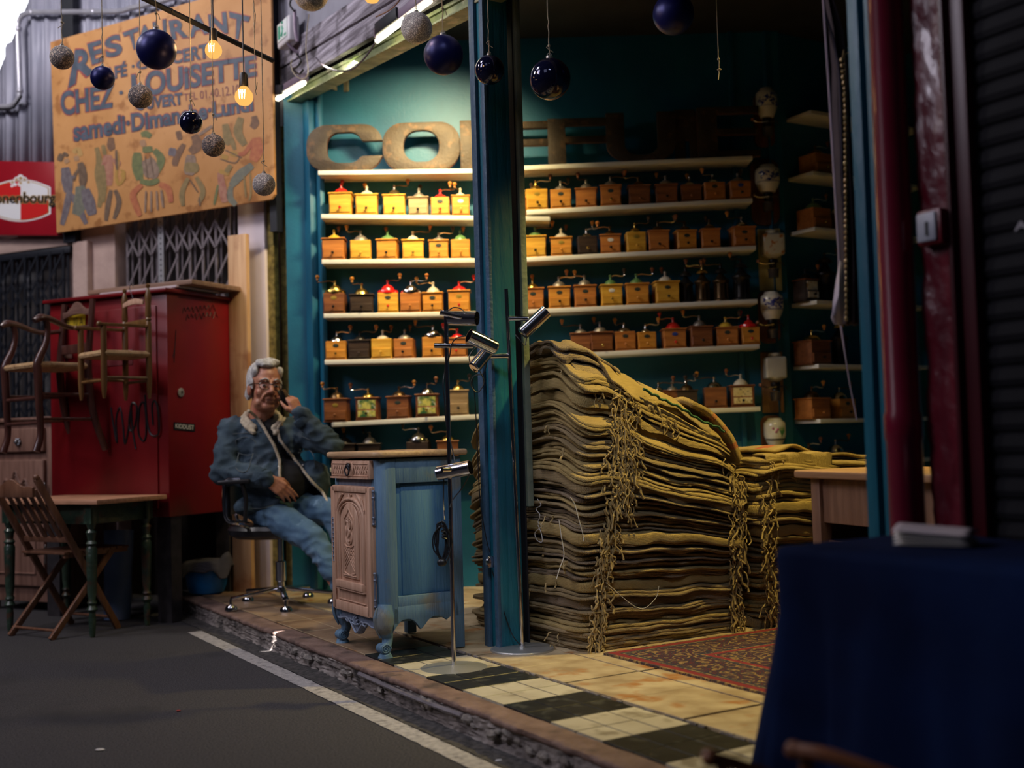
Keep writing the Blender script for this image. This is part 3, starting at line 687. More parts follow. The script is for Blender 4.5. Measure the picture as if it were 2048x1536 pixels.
t, j = mill(1537, 327, 50, 56, (58, 138, 20), BRD, CER, 'round', 'blue-patterned white jar wall mill on wide brown board, second from the top', 'round'); decor(t, j, 50*s_, 56*s_, 'blue')
mill(1547, 458, 44, 58, (46, 128, 8), BRY, CERY, 'square', 'square printed jar wall mill on a pale yellow board, third from the top')
t, j = mill(1546, 582, 46, 56, (44, 108, 6), BRD, CER, 'round', 'blue-patterned white jar wall mill below the yellow board', 'round'); decor(t, j, 46*s_, 56*s_, 'blue')
mill(1552, 705, 42, 58, (44, 124, 4), BRD2, CERP, 'square', 'plain cream square jar wall mill on a light brown board')
t, j = mill(1552, 836, 44, 55, (44, 104, 6), BRD, CER, 'round', 'white jar wall mill with pink flowers, lowest in the column', 'round'); decor(t, j, 44*s_, 55*s_, 'pink')
# ---------------- alcove shelves (on the wall that runs away to the right)
YEL = mat('yellowed_board', (.42,.33,.12), (.5,.4,.16), 8, .5)
AL = [(237, 0), (356, 1), (465, 2), (608, 3), (733, 4), (840, 5), (925, 6)]
an = V((sin(TH), -cos(TH), 0)); ax = V((cos(TH), sin(TH), 0))
AZ = {}
for i, (py, k) in enumerate(AL):
    p = PL(1572+i*3.5, py, wr, an); u = (p-wr).dot(ax); AZ[i] = p.z
    b = B(); b.box((.5+u, -.105, -.012), (1.0, .21, .024)); o = b.build('wall_shelf', WHITE if 1 else YEL, loc=(wr.x, wr.y, p.z), rotz=TH, bev=.002)
    tag(o, f'short white shelf in the alcove right of the ceramic mills, {ORD[i]} from the top', 'shelf', 'alcove shelves')
def alc(i, px, w, h, wd, dm, kind, bdg, lab, cr=None):
    p = PL(px, AL[i][0]-15, wr+an*.10, an); g = grinder((p.x, p.y, AZ[i]+.001), TH, w, h, wd, dm, kind, bdg, lab, 'coffee grinders in the alcove', -.2); return g
alc(1, 1632, .15, .13, 'orange', 'bronze', 'box', None, 'orange wood coffee grinder alone on the second alcove shelf')
alc(2, 1628, .15, .13, 'orange', 'green', 'box', None, 'orange wood coffee grinder with green top on the third alcove shelf')
alc(2, 1672, .14, .10, 'brown', 'chrome', 'plate', None, 'brown coffee grinder partly behind the hanging cloth, third alcove shelf')
alc(3, 1612, .11, .13, 'dark', 'black', 'pic', PICW, 'dark coffee grinder with white flower tile on the fourth alcove shelf')
alc(3, 1652, .14, .16, 'dark', 'black', 'cast', None, 'tall dark cast metal mill on the fourth alcove shelf')
alc(4, 1625, .16, .14, 'brown', 'brass', 'plate', None, 'brown coffee grinder with wide top plate on the fifth alcove shelf')
alc(4, 1680, .12, .15, 'dark', 'brass', 'cast', None, 'dark round mill right of the brown grinder, fifth alcove shelf')
alc(5, 1625, .15, .12, 'orange', 'bronze', 'plate', None, 'orange coffee grinder on the left of the sixth alcove shelf')
alc(5, 1680, .14, .12, 'amber', 'chrome', 'box', 0, 'amber coffee grinder with badge on the right of the sixth alcove shelf')
alc(6, 1672, .14, .05, 'dark', 'chrome', 'plate', None, 'dark coffee grinder with shiny dome on the lowest alcove shelf')
alc(6, 1618, .13, .04, 'brown', 'bronze', 'plate', None, 'brown coffee grinder on the left of the lowest alcove shelf')
# ================================================================ BURLAP SACKS
BUR = [weave('burlap_tan', (.26,.185,.085), (.36,.26,.13), 520, .7), weave('burlap_grey', (.19,.135,.08), (.28,.205,.13), 480, .7), weave('burlap_gold', (.34,.235,.08), (.46,.33,.13), 540, .7)]
BURR = weave('burlap_red_stripe', (.45,.07,.03), (.46,.22,.09), 500, .7)
FRG = mat('frayed_jute', (.26,.18,.07), (.42,.31,.14), 40, .9)
WTH = mat('white_thread', (.55,.53,.5), rough=.8)
GRN = mat('green_stitching', (.03,.11,.05), rough=.8)
srn = random.Random(21)
def perim(w, l, r, n):
    per = 2*(w+l)-8*r+2*pi*r; out = []
    for k in range(n):
        s = per*k/n; segs = [(l-2*r, 0), (pi*r/2, 1), (w-2*r, 2), (pi*r/2, 3), (l-2*r, 4), (pi*r/2, 5), (w-2*r, 6), (pi*r/2, 7)]
        for (L, i) in segs:
            if s <= L: break
            s -= L
        if i == 0: p = (w, r+s)
        elif i == 1: a = s/r; p = (w-r+r*cos(a), l-r+r*sin(a))
        elif i == 2: p = (w-r-s, l)
        elif i == 3: a = pi/2+s/r; p = (r+r*cos(a), l-r+r*sin(a))
        elif i == 4: p = (0, l-r-s)
        elif i == 5: a = pi+s/r; p = (r+r*cos(a), r+r*sin(a))
        elif i == 6: p = (r+s, 0)
        else: a = 1.5*pi+s/r; p = (w-r+r*cos(a), r+r*sin(a))
        out.append(p)
    return out
def sack(name_mat, z0, th, w, l, warp, plies, label, group, loc, rotz, seed, n=104, nu=None, rot=0, off=(0,0), red=False, fr=(), frm=None):
    b = B(); rs = random.Random(seed); pt = th/plies; P0 = perim(w, l, min(w,l)*.07, n); c0 = (w/2, l/2)
    for q in range(plies):
        zc = z0+pt*(q+.5); A = rs.uniform(-.024, .018); so = rs.uniform(0, 50); vs = []
        prof = [(-.5, .955), (-.47, .99), (-.2, 1.0), (.2, 1.0), (.47, .99), (.5, .955)]
        rings = [(-.5, .0), (-.5, .55), (-.5, .88)]+[None]*0
        allr = [(-.42, .4), (-.44, .85)]+prof+[(.44, .85), (.42, .4)]
        for (tz, k) in allr:
            for i, (x, y) in enumerate(P0):
                # outline wobble in metres, strongest on the rim
                nx = noise.noise(V((x*7, y*7, so)))*.016+noise.noise(V((x*22, y*22, so+9)))*.006+A
                dx, dy = x-c0[0], y-c0[1]; d_ = sqrt(dx*dx+dy*dy); e = (nx if k > .9 else 0)
                inset = (1-k)*.22 if k > .8 else (1-k)
                if k > .95: xx = x-dx/d_*(1-k)*.12+dx/d_*e; yy = y-dy/d_*(1-k)*.12+dy/d_*e
                else: xx = c0[0]+dx*k; yy = c0[1]+dy*k
                zz = zc+tz*pt*(1.0 if k < .9 else .92)+noise.noise(V((xx*9, yy*9, so)))*pt*.32*(k > .8)
                if rot:
                    ca, sa = cos(rot), sin(rot); X, Y = xx-c0[0], yy-c0[1]; xx = c0[0]+X*ca-Y*sa; yy = c0[1]+X*sa+Y*ca
                vs.append(warp(xx+off[0], yy+off[1], zz))
        fs = []; R = len(allr)
        for r_ in range(R-1):
            for i in range(n): fs.append((r_*n+i, r_*n+(i+1)%n, (r_+1)*n+(i+1)%n, (r_+1)*n+i))
        fs += [tuple(range(n-1,-1,-1)), tuple(range((R-1)*n, R*n))]
        b.add(vs, fs)
    o = b.build('burlap_sack', name_mat, loc=loc, rotz=rotz, ang=80)
    tag(o, label, 'sack', group)
    if fr:
        for (u, v, cnt, ln) in fr:
            f = B()
            for k in range(cnt):
                uu = u+rs.uniform(-.04, .04); p = V(warp(uu, v-.004, z0+th*.5)); p += V((rs.uniform(-.005,.005), -.004, 0)) if v < .02 else V((-.008, 0, 0))
                P = [p]; outd = V((rs.uniform(-.3, .3), -1, 0)) if v < .02 else V((-1, rs.uniform(-.3,.3), 0)); st = ln*rs.uniform(.5, 1.3)/6
                dr = V((rs.uniform(-.6,.6), 0, 0)); 
                for j in range(6):
                    w_ = V((rs.gauss(0,.5), rs.gauss(0,.22), rs.gauss(0, .35)))
                    P.append(P[-1]+(outd*(.75 if j < 1 else .03)+V((0,0,-1))*(.25 if j < 1 else .95)+w_+dr*.3)*st)
                r0 = rs.uniform(.0022, .0042)
                f.tube(P, [r0*rs.uniform(.8,1.3) for _ in P][:-1]+[r0*1.5], 5, 2)
            fo = f.build('frayed_fringe', frm or FRG, o)
    return o
HP = 1.36
def top1(u, v):
    u = max(u, 0); v = max(v, -.02)
    d = .44*u + (.07*(1-v/.2)**2 if v < .2 else 0) + (.8*(v-.25)**2 if v > .25 else 0)
    if u > .74: d += 1.6*(u-.74)**2
    return HP-d
def warp1(u, v, z):
    h = z/HP; sc = top1(u, v)/HP
    zz = z*(1-(1-sc)*min(1, .25+.85*h))
    # lazy waves shared by neighbouring sacks, drooping rims
    zz += .022*noise.noise(V((u*2.6+3, v*2.6, z*2.4)))*min(1, z*4) + .010*noise.noise(V((u*7, v*7, z*5+4)))*min(1, z*4)
    zz -= .045*math.exp(-((u)**2+(v)**2)/.012)*h + .02*math.exp(-v/.035)*h*(.6+noise.noise(V((u*4, 0, z*3)))) + .02*math.exp(-max(u,0)/.03)*h
    # the pile bellies and leans a little
    bl = .03*sin(z*5.2+.6)+.02*noise.noise(V((0, 2, z*3)))
    lean = .10*max(0, h-.45)*(u < .5)*(1-u*2) if u < .5 else 0
    return (u+lean*.5+bl*(.5-u)*.6, v+bl*.5*(1-v)+.05*max(0, h-.55)*(1-v), max(zz, .004+z*.2))
PLOC = S(.81, 1.42, .0)
z = .008; k = 0; CNT = 0
layers = []
while z < HP-.115:
    th = srn.choice([.022, .024, .026, .028, .034]) if srn.random() > .1 else .05
    layers.append((z, th)); z += th*1.0
NUMW = ['lowest', 'second', 'third', 'fourth', 'fifth', 'sixth', 'seventh', 'eighth', 'ninth', 'tenth', 'eleventh', 'twelfth', 'thirteenth', 'fourteenth', 'fifteenth', 'sixteenth', 'seventeenth', 'eighteenth', 'nineteenth', 'twentieth']
TENS = {20: 'twenty', 30: 'thirty', 40: 'forty', 50: 'fifty'}
def nth(i):
    if i < 20: return NUMW[i]
    n = i+1; t_ = n//10*10; r_ = n % 10
    return TENS[t_].replace('ty', 'tieth') if r_ == 0 else TENS[t_]+'-'+['', 'first', 'second', 'third', 'fourth', 'fifth', 'sixth', 'seventh', 'eighth', 'ninth'][r_]
NL = len(layers)
for i, (z, th) in enumerate(layers):
    h = z/HP; uf = .05+.19*h; m = BUR[srn.choice([0, 0, 1, 2]) if h < .7 else srn.choice([0, 2, 2])]
    if i < NL/2: lab = f'folded burlap sack in the big pile by the pillar, {nth(i)} from the floor' if i else 'folded burlap sack at the very bottom of the big pile by the pillar'
    else:
        j = NL-1-i; lab = f'folded burlap sack in the big pile by the pillar, {nth(j)} from its top' if j else 'folded burlap sack crowning the big pile by the pillar'
    fr = []
    if h < .93: fr.append((uf, 0, srn.choice([3, 5, 7]), .10 if h > .3 else .08))
    if h < .80: fr.append((.83, 0, srn.choice([2, 4, 5]), .09))
    if srn.random() < .25: fr.append((.0, srn.uniform(.02, .5), 2, .05))
    if h > .45 and srn.random() < .5: fr.append((uf+.1, 0, 3, .07))
    if .5 < h < .85: fr.append((uf+.05, 0, 5, .11))
    sack(m, z, th, .88*srn.uniform(.975, 1.0), .97*srn.uniform(.96, 1.0), warp1, 1 if th > .04 else 2, lab, 'burlap sacks in the big pile', PLOC, TH, i*7+3, rot=srn.uniform(-.025, .025), off=(srn.uniform(-.008, .014), srn.uniform(-.012, .012)), fr=fr)
def warpT(u, v, z):
    h = 1; zz = top1(min(u, .9), v)*z/HP - max(0, u-.86)*.9
    zz += .022*noise.noise(V((u*2.6+3, v*2.6, z*2.4)))+.010*noise.noise(V((u*7, v*7, z*5+4)))+.016*sin(u*11+v*5+1)*(z > HP-.06)+.010*noise.noise(V((u*14, v*14, z*9)))
    zz -= .045*math.exp(-((u)**2+(v)**2)/.012)+.05*math.exp(-max(v+.01, 0)/.04)+.03*math.exp(-max(u+.01,0)/.03)
    return (u+.05*(1-min(1, u*2))+.0, v+.045*(1-v), zz)
for i, (w_, l_, ox, oy, z_, th_, r_, m_, lab) in enumerate([
    (.44, .66, .00, .02, HP-.112, .050, .05, 0, 'loosely folded burlap sack at the upper left corner of the big pile'),
    (.46, .60, .40, .00, HP-.112, .046, -.10, 2, 'loosely folded burlap sack on the slope at the upper right of the big pile'),
    (.50, .50, .14, .01, HP-.066, .042, .16, 2, 'skewed folded burlap sack over the middle of the big pile top'),
    (.34, .55, -.02, .06, HP-.060, .050, -.16, 1, 'puffed folded burlap sack at the crest of the big pile by the pillar'),
    (.36, .44, .46, .03, HP-.068, .034, -.22, 0, 'skewed folded burlap sack low on the slope of the big pile')]):
    sack(BUR[m_], z_, th_, w_, l_, warpT, 3, lab, 'loose sacks on top of the big pile', PLOC, TH, 900+i*13, n=110, rot=r_, off=(ox, oy), fr=[(ox+.1, .0, 4, .09), (ox+.28, 0, 4, .07)] if i < 3 else [])
# green stitched edge on the topmost sack and stray threads
b = B(); P = []
for k in range(30):
    u = .36+.46*k/29; q = warp1(u, .004, HP-.055); P.append((q[0], q[1]-.012+.003*sin(k*2.3), q[2]+.020+.004*sin(k*1.7)))
b.tube(P, .006, 6); o = b.build('green_cord', GRN, loc=PLOC, rotz=TH); tag(o, 'thin green cord lying along the edge of the topmost burlap sacks', 'cord')
def thread(pts, r, label, frame_=None):
    b = B(); b.tube(pts, r, 5, 4); o = b.build('loose_thread', WTH, loc=PLOC, rotz=TH); tag(o, label, 'thread', 'loose white threads on the sack pile')
def pile_px(px, py): 
    p = PL(px, py, PLOC-sY*.018, sY)-PLOC; return (p.dot(cX), p.dot(sY), p.z)
def pile_pxl(px, py):
    p = PL(px, py, PLOC-cX*.018, cX)-PLOC; return (p.dot(cX), p.dot(sY), p.z)
thread([pile_pxl(*p) for p in [(1075,998),(1082,1010),(1072,1018),(1080,1030),(1076,1045),(1084,1052),(1070,1065),(1074,1080),(1084,1084),(1083,1068),(1076,1050)]], .0016, 'curly white thread hanging on the left side of the big sack pile')
thread([pile_px(*p) for p in [(1118,1040),(1123,1075),(1128,1110),(1120,1135),(1113,1158)]], .0018, 'straight white thread hanging in the fringe at the pile corner')
thread([pile_px(*p) for p in [(1212,1165),(1240,1190),(1268,1212),(1290,1216),(1312,1195),(1318,1172)]], .0013, 'long white thread looping low across the front of the pile')
thread([pile_px(*p) for p in [(1141,995),(1150,1010),(1158,1040),(1166,1070),(1167,1083)]], .0018, 'short white thread near the middle of the corner fringe')
thread([pile_px(*p) for p in [(1248,995),(1254,1010),(1248,1022),(1240,1022)]], .0016, 'small hooked white thread on the pile front right of the fringe')
# second pile, further right
H2 = .80
def warp2(u, v, z):
    h = z/H2; zz = z*(1-.08*min(1, u/.9)*h) + .02*noise.noise(V((u*3+8, v*3, z*3)))*min(1, z*5)+.008*noise.noise(V((u*9+8, v*9, z*7)))*min(1, z*5)
    zz -= .02*math.exp(-max(v,0)/.04)*h+.03*math.exp(-max(u,0)/.06)*h
    return (u+.012*sin(z*9), v+.012*sin(z*7+1), max(zz, .004+z*.2))
PL2 = S(1.76, 1.38, 0); z = .008; lay = []
while z < H2-.03:
    th = srn.choice([.024, .028, .034]) if srn.random() > .15 else .055
    lay.append((z, th)); z += th
for i, (z, th) in enumerate(lay):
    n_ = len(lay); j = n_-1-i
    lab = f'folded burlap sack in the low pile behind the wooden dresser, {nth(i)} from the floor' if i < n_/2 else f'folded burlap sack in the low pile behind the wooden dresser, {nth(j)} from its top'
    if j == 0: lab = 'folded burlap sack on top of the low pile behind the wooden dresser'
    if i == 0: lab = 'folded burlap sack at the very bottom of the low pile behind the dresser'
    sack(BUR[2 if j < 8 else srn.choice([0, 2])], z, th, .95, .80, warp2, 1 if th > .05 else 2, lab, 'burlap sacks in the low pile', PL2, TH, 500+i, n=80, rot=srn.uniform(-.04, .04), off=(srn.uniform(-.01, .01), srn.uniform(-.015, .015)),  # upper sacks get golden burlap: warm lamplight put into their colour
         fr=[(.04, 0, srn.choice([2, 4, 6]), .08)] if z < .7 else [(.1, 0, 3, .05)])
# loose sacks draped on the piles
def drape(name, mats, fn, nu, nv, label, th=.012, parts=None):
    b = B(); b.grid(fn, nu, nv); o = b.build(name, mats, solid=th, ang=80); return tag(o, label, 'sack')
def dr1(u, v):        # red-striped sack lying on the right end of the big pile
    x = .70+.30*u; y = .10+.45*v; q = warp1(min(x, .86), y, HP-.01); zz = top1(min(x, .86), y)-.008-1.0*max(0, x-.86)-.9*max(0, x-.93)+.012*noise.noise(V((u*3, v*3, 1)))+.008*sin(v*9+u*4)
    return S(.81+x, 1.42+y, zz)
b = B(); b.grid(dr1, 24, 24)
b.m = [1 if (i//24) in (9, 10, 14, 15, 19) else 0 for i in range(len(b.f))]
tag(b.build('burlap_sack', [BUR[2], BURR], solid=.03, ang=80), 'loose burlap sack with red stripes at the right end of the big pile', 'sack')
def dr2(u, v):
    x = .05+.80*u; y = .05+.55*v; zz = H2*(1-.08*x)+.012+.035*math.exp(-((u-.35)**2)/.01)*(1-v*.5)+.012*noise.noise(V((u*6, v*4, 5)))
    return S(1.76+x, 1.42+y, zz)
b = B(); b.grid(dr2, 40, 16); b.m = [1 if 3 <= (i % 16) <= 5 and noise.noise(V((i//16*.6, i % 16, 0))) > -.15 else 0 for i in range(len(b.f))]
tag(b.build('burlap_sack', [BUR[2], BURR], solid=.014, ang=80), 'flat golden burlap sack with faded red print spread over the low pile', 'sack')
def dr3(u, v):       # flap hanging over the front of the low pile
    s_ = v*.34; x = .06+.42*u; 
    if s_ < .10: return S(1.76+x, 1.42+.06-s_*.8, H2-.012+.004*sin(u*18))
    k = s_-.10; return S(1.76+x+.05*k, 1.42-.026-.012*sin(u*17)*(k*5), H2-.014-k+.01*noise.noise(V((u*5, v*3, 8))))
b = B(); b.grid(dr3, 40, 20); tag(b.build('burlap_sack', BUR[2], solid=.008, ang=80), 'golden burlap sack hanging in pleats over the front of the low pile', 'sack')
# ================================================================ RUG
def rugmat():
    m = mat('persian_rug', (.02,.02,.035), rough=.95); nt = m.node_tree; N = nt.nodes; L = nt.links; p = N['Principled BSDF']
    tc = N.new('ShaderNodeTexCoord'); vo = N.new('ShaderNodeTexVoronoi'); vo.inputs['Scale'].default_value = 17; L.new(tc.outputs['Object'], vo.inputs['Vector'])
    nz = N.new('ShaderNodeTexNoise'); nz.inputs['Scale'].default_value = 26; nz.inputs['Detail'].default_value = 3; L.new(tc.outputs['Object'], nz.inputs['Vector'])
    a = N.new('ShaderNodeMath'); a.operation = 'ADD'; L.new(vo.outputs['Distance'], a.inputs[0]); L.new(nz.outputs[0], a.inputs[1])
    w = N.new('ShaderNodeMath'); w.operation = 'PINGPONG'; w.inputs[1].default_value = .22; L.new(a.outputs[0], w.inputs[0])
    cr = N.new('ShaderNodeValToRGB'); cr.color_ramp.interpolation = 'CONSTANT'; e = cr.color_ramp.elements
    e[0].position = 0; e[0].color = (.22,.13,.045,1); e[1].position = .15; e[1].color = (.085,.006,.008,1)
    for ps, c in ((.04, (.11,.06,.022,1)), (.075, (.008,.011,.024,1)), (.19, (.010,.012,.026,1))): x = e.new(ps); x.color = c
    L.new(w.outputs[0], cr.inputs[0]); L.new(cr.outputs[0], p.inputs['Base Color'])
    return m
RUGA = rugmat(); RED = mat('rug_red', (.15,.008,.010), (.19,.014,.016), 40, .95); NAVY = mat('rug_navy', (.012,.014,.03), (.05,.04,.03), 30, .95, cut=(.5,.6)); GOLD = mat('rug_gold', (.26,.16,.05), (.05,.03,.03), 60, .95, cut=(.45,.55))
b = B(); x0, x1, y0, y1 = 0, 1.75, -1.68, 0; h = .008
bands = [(.0, 3), (.012, 1), (.045, 2), (.052, 3), (.06, 2), (.075, 0), (.26, 2), (.275, 3), (.285, 1), (.31, 0)]
for i, (d, mi) in enumerate(bands):
    nd = bands[i+1][0] if i+1 < len(bands) else None
    mm = {0: 0, 1: 1, 2: 2, 3: 3}[mi]; b.mi = mm
    o_ = (x0+d, y0+d, x1-d, y1-d)
    if nd is None: b.box(((o_[0]+o_[2])/2, (o_[1]+o_[3])/2, h/2), (o_[2]-o_[0], o_[3]-o_[1], h)); continue
    w = nd-d
    b.box(((o_[0]+o_[2])/2, o_[1]+w/2, h/2), (o_[2]-o_[0], w, h)); b.box(((o_[0]+o_[2])/2, o_[3]-w/2, h/2), (o_[2]-o_[0], w, h))
    b.box((o_[0]+w/2, (o_[1]+o_[3])/2, h/2), (w, o_[3]-o_[1]-2*w, h)); b.box((o_[2]-w/2, (o_[1]+o_[3])/2, h/2), (w, o_[3]-o_[1]-2*w, h))
o = b.build('persian_rug', [RUGA, RED, NAVY, GOLD], loc=S(.865, 1.36, .0078), rotz=TH); tag(o, 'red and navy patterned rug on the stone floor in front of the sack pile', 'rug')
# ================================================================ BLUE CABINET
BLUEW = mat('worn_blue_wood', (.085,.165,.25), (.115,.215,.32), 9, .62, bump=.5, bscale=50, st=(3,3,.22), c3=(.16,.17,.16), noise2=7)
BLUEP = mat('panel_blue_wood', (.035,.12,.24), (.07,.19,.34), 5, .6, bump=.45, bscale=50, st=(3,3,.2), c3=(.13,.145,.13), noise2=3.2)
BLUEC = mat('pale_blue_wood', (.19,.235,.32), (.27,.32,.42), 12, .65, bump=.5, bscale=50, st=(3,3,.4))
HING = mat('hinge_iron', (.10,.12,.17), (.16,.18,.24), 30, .5, .4)
cab = thing('bedside_cabinet', 'small blue painted cabinet with carved bare oak door and oak top on the kerb', 'cabinet', S(.305, 2.115, .006), TH); cab.scale = (1.14, 1.13, 1.03)
DX, DY = .17, .225                       # half depth (x, front = -x) and half width (y)
CH = .805
def spost(b, sy, near):
    pass
# carcass: rounded front corner posts, panels, back
b = B()
n = 8
for sy in (-1, 1):
    # front corner post, quarter-round outside
    P = []
    for k in range(n+1):
        a = pi/2*k/n; P.append((-DX+.045-.045*sin(a), sy*(DY-.045+.045*cos(a))))
    P = P + [(-DX, sy*(DY-.07)), (-DX+.03, sy*(DY-.07)), (-DX+.07, sy*(DY-.03)), (-DX+.07, sy*DY)]
    if sy < 0: P = P[::-1]
    b.prism(P, CH-.012-.13, T(0,0,.13))
    b.box((DX-.02, sy*(DY-.018), (CH+.0)/2), (.04, .036, CH-.014))           # rear post down to the floor
    b.box((.02, sy*(DY-.014), .745), (.24, .026, .10)); b.box((.02, sy*(DY-.014), .215), (.24, .026, .05)) # side rails
b.box((DX-.01, 0, .47), (.015, 2*DY-.06, .66)); b.box((0, 0, .14), (2*DX-.05, 2*DY-.05, .012))
car = b.build('carcass', BLUEW, cab, bev=.003)
for sy in (-1, 1):
    b = B(); b.box((.022, sy*(DY-.026), .47), (.245, .012, .50)); b.box((.022, sy*(DY-.022), .465), (.195, .012, .45)); b.build('side_panel', BLUEP, cab, bev=.004)
    # scalloped side apron
    pts = []; m_ = 60
    for k in range(m_+1):
        t_ = k/m_; x = -DX+.05+.27*t_
        z = .125+.022*abs(sin(t_*pi*2.5))**.7*(1 if t_ < .9 else .5) - .022*math.exp(-((t_-.42)/.10)**2)*1.2+.02*(t_ < .12)*(1-t_/.12)*-1
        pts.append((x, z))
    poly = [(DX-.03, .20), (-DX+.05, .20)]+pts
    b = B(); b.prism(poly, .02, T(0, sy*DY-(.02 if sy > 0 else 0)+(0 if sy > 0 else .0)+ (.0), 0) @ Rx(pi/2) @ T(0,0,-.02) if sy > 0 else T(0, -DY+.02, 0) @ Rx(pi/2))
    b.build('side_apron', BLUEW, cab, bev=.003)
# front rails and carved apron
b = B(); b.box((-DX+.018, 0, .69), (.03, 2*DY-.06, .045)); b.box((-DX+.018, 0, .155), (.03, 2*DY-.06, .03)); b.build('front_rail', BLUEC, cab, bev=.003)
pts = []; m_ = 70
for k in range(m_+1):
    t_ = k/m_; y = -DY+.045+(2*DY-.09)*t_; s_ = abs(t_-.5)*2
    z = .085+.030*(1-cos(s_*pi*2))/2*(s_ < 1)+.028*s_**3 - .018*math.exp(-(s_/.16)**2)
    pts.append((y, z))
b = B(); b.prism([(DY-.045, .165), (-DY+.045, .165)]+pts, .022, frame((-DX+.024, 0, 0), (0,1,0), (0,0,1), (1,0,0)) @ T(0,0,-.022))
ap = b.build('front_apron', BLUEC, cab, bev=.004)
b = B(); b.tube([(-DX-.004, p[0], p[1]+.008) for p in pts[::3]], .004, 6, 2)
for k in range(7): a = pi*(k+.5)/7; b.tube([(-DX-.004, 0, .105), (-DX-.008, .024*cos(a), .105+.034*sin(a)), (-DX-.004, .03*cos(a), .105+.04*sin(a))], [.002,.005,.002], 6, 2)
for s_ in (-1, 1): b.tube([(-DX-.003, s_*(.04+.016*k), .118+.008*sin(k*1.8)) for k in range(6)], [.005,.004,.005,.004,.004,.002], 6, 3)
b.build('shell_carving', BLUEC, ap)
# legs: front cabriole with scroll feet
for sy in (-1, 1):
    b = B(); Y = sy*(DY-.028); X = -DX+.028
    b.tube([(X+.002, Y, .21), (X-.004, Y+sy*.004, .165), (X-.006, Y+sy*.006, .13), (X+.002, Y+sy*.001, .10), (X+.008, Y-sy*.003, .075), (X+.004, Y, .052), (X-.006, Y+sy*.004, .040)], [.030,.036,.034,.026,.020,.019,.021], 14, 4)
    b.tube([(X-.008, Y+sy*.012, .020), (X-.006, Y+sy*.006, .004), (X-.006, Y+sy*.006, .0)], [.018,.026,.028], 14)
    b.cyl((X-.010, Y-.022, .036), (X-.010, Y+.022, .036), .021, n=20)
    if 1:
        pts_ = []; 
        for k in range(26): a = k*.55; r_ = .020-.00068*k; pts_.append((X-.010+r_*cos(a), Y-.0235, .036+r_*sin(a)))
        b.tube(pts_, .0030, 6)
        b.tube([(x, y+.047, z) for x, y, z in pts_], .0030, 6)
    b.tube([(X-.034, Y-.004, .20), (X-.040, Y-.002, .16), (X-.036, Y, .12), (X-.022, Y, .08)], [.004,.010,.008,.003], 8, 3)
    b.build('leg', BLUEW, cab, ang=50)
# top
n = 8; P = []
w_, l_ = DX+.022, DY+.022
for (sx, sy, a0) in ((1,1,0), (-1,1,pi/2), (-1,-1,pi), (1,-1,1.5*pi)):
    r_ = .035 if sx < 0 else .01
    for k in range(n+1): a = a0+pi/2*k/n; P.append((sx*(w_-r_)+r_*cos(a), sy*(l_-r_)+r_*sin(a)))
b = B(); b.prism(P, .026, T(0,0,CH-.004)); b.build('top', OAKT, cab, bev=.010, seg=3)
# drawer
b = B(); b.box((-DX-.002, 0, .752), (.03, 2*DY-.085, .076)); dr = b.build('drawer', OAK, cab, bev=.004)
b = B(); x = -DX-.018
for k in range(15):
    for s_ in (-1, 1):
        y = -.165+.0225*k
        if abs(y) < .035: continue
        b.tube([(x, y-s_*.012, .734), (x, y+s_*.012, .772)], .0016, 5)
for z_ in (.727, .778): b.tube([(x, -.175, z_), (x, .175, z_)], .0022, 6)
for y_ in (-.175, .175): b.tube([(x, y_, .727), (x, y_, .778)], .0022, 6)
b.tube([(x, -.034, .728), (x-.004, -.040, .752), (x, -.028, .776), (x-.003, 0, .782), (x, .028, .776), (x-.004, .040, .752), (x, .034, .728)], .004, 6, 4)
b.box((-DX-.019, 0, .719), (.008, 2*DY-.09, .008)); b.build('carved_lattice', OAK, dr)
b = B(); b.lathe([(.012,0),(.014,.003),(.007,.009),(0,.01)], (x-.002, 0, .765), 12, Ry(-pi/2)); 
b.tube([(x-.010, .020*sin(a), .748+.020*cos(a)) for a in [2*pi*k/20 for k in range(21)]], .0032, 6); b.build('ring_pull', BLACKM, dr)
# door
DZ0, DZ1 = .155, .685; dw = 2*DY-.075
door = thing('x', None, None); bpy.data.objects.remove(door)
b = B(); b.box((-DX-.004, 0, (DZ0+DZ1)/2), (.022, dw, DZ1-DZ0)); door = b.build('door', OAK, cab, bev=.006, seg=3)
x = -DX-.016; b = B()
def arch(hw, zb_, zs, r_, xx=x, nn=10):
    pts = [(xx, -hw, zb_), (xx, -hw, zs)]
    for k in range(1, nn): a = pi-pi*k/nn; pts.append((xx, hw*cos(a), zs+hw*.62*sin(a)))
    pts += [(xx, hw, zs), (xx, hw, zb_)]
    b.tube(pts, r_, 8)
for s_ in (-1, 1): b.box((x, s_*(dw/2-.018), (DZ0+DZ1)/2), (.010, .034, DZ1-DZ0-.012))
b.box((x, 0, DZ0+.022), (.010, dw-.04, .04)); b.box((x, 0, DZ1-.014), (.010, dw-.04, .024))
arch(.122, .285, .555, .0085); arch(.108, .285, .548, .0045, x-.002); 
b.bar((x-.003, -.128, .272), (x-.003, .128, .272), .026, .03); b.bar((x-.003, -.13, .252), (x-.003, .13, .252), .018, .008); b.bar((x-.001, -.128, .205), (x-.001, .128, .205), .006, .005)
b.build('door_frame_moulding', OAK, door, bev=.0025)
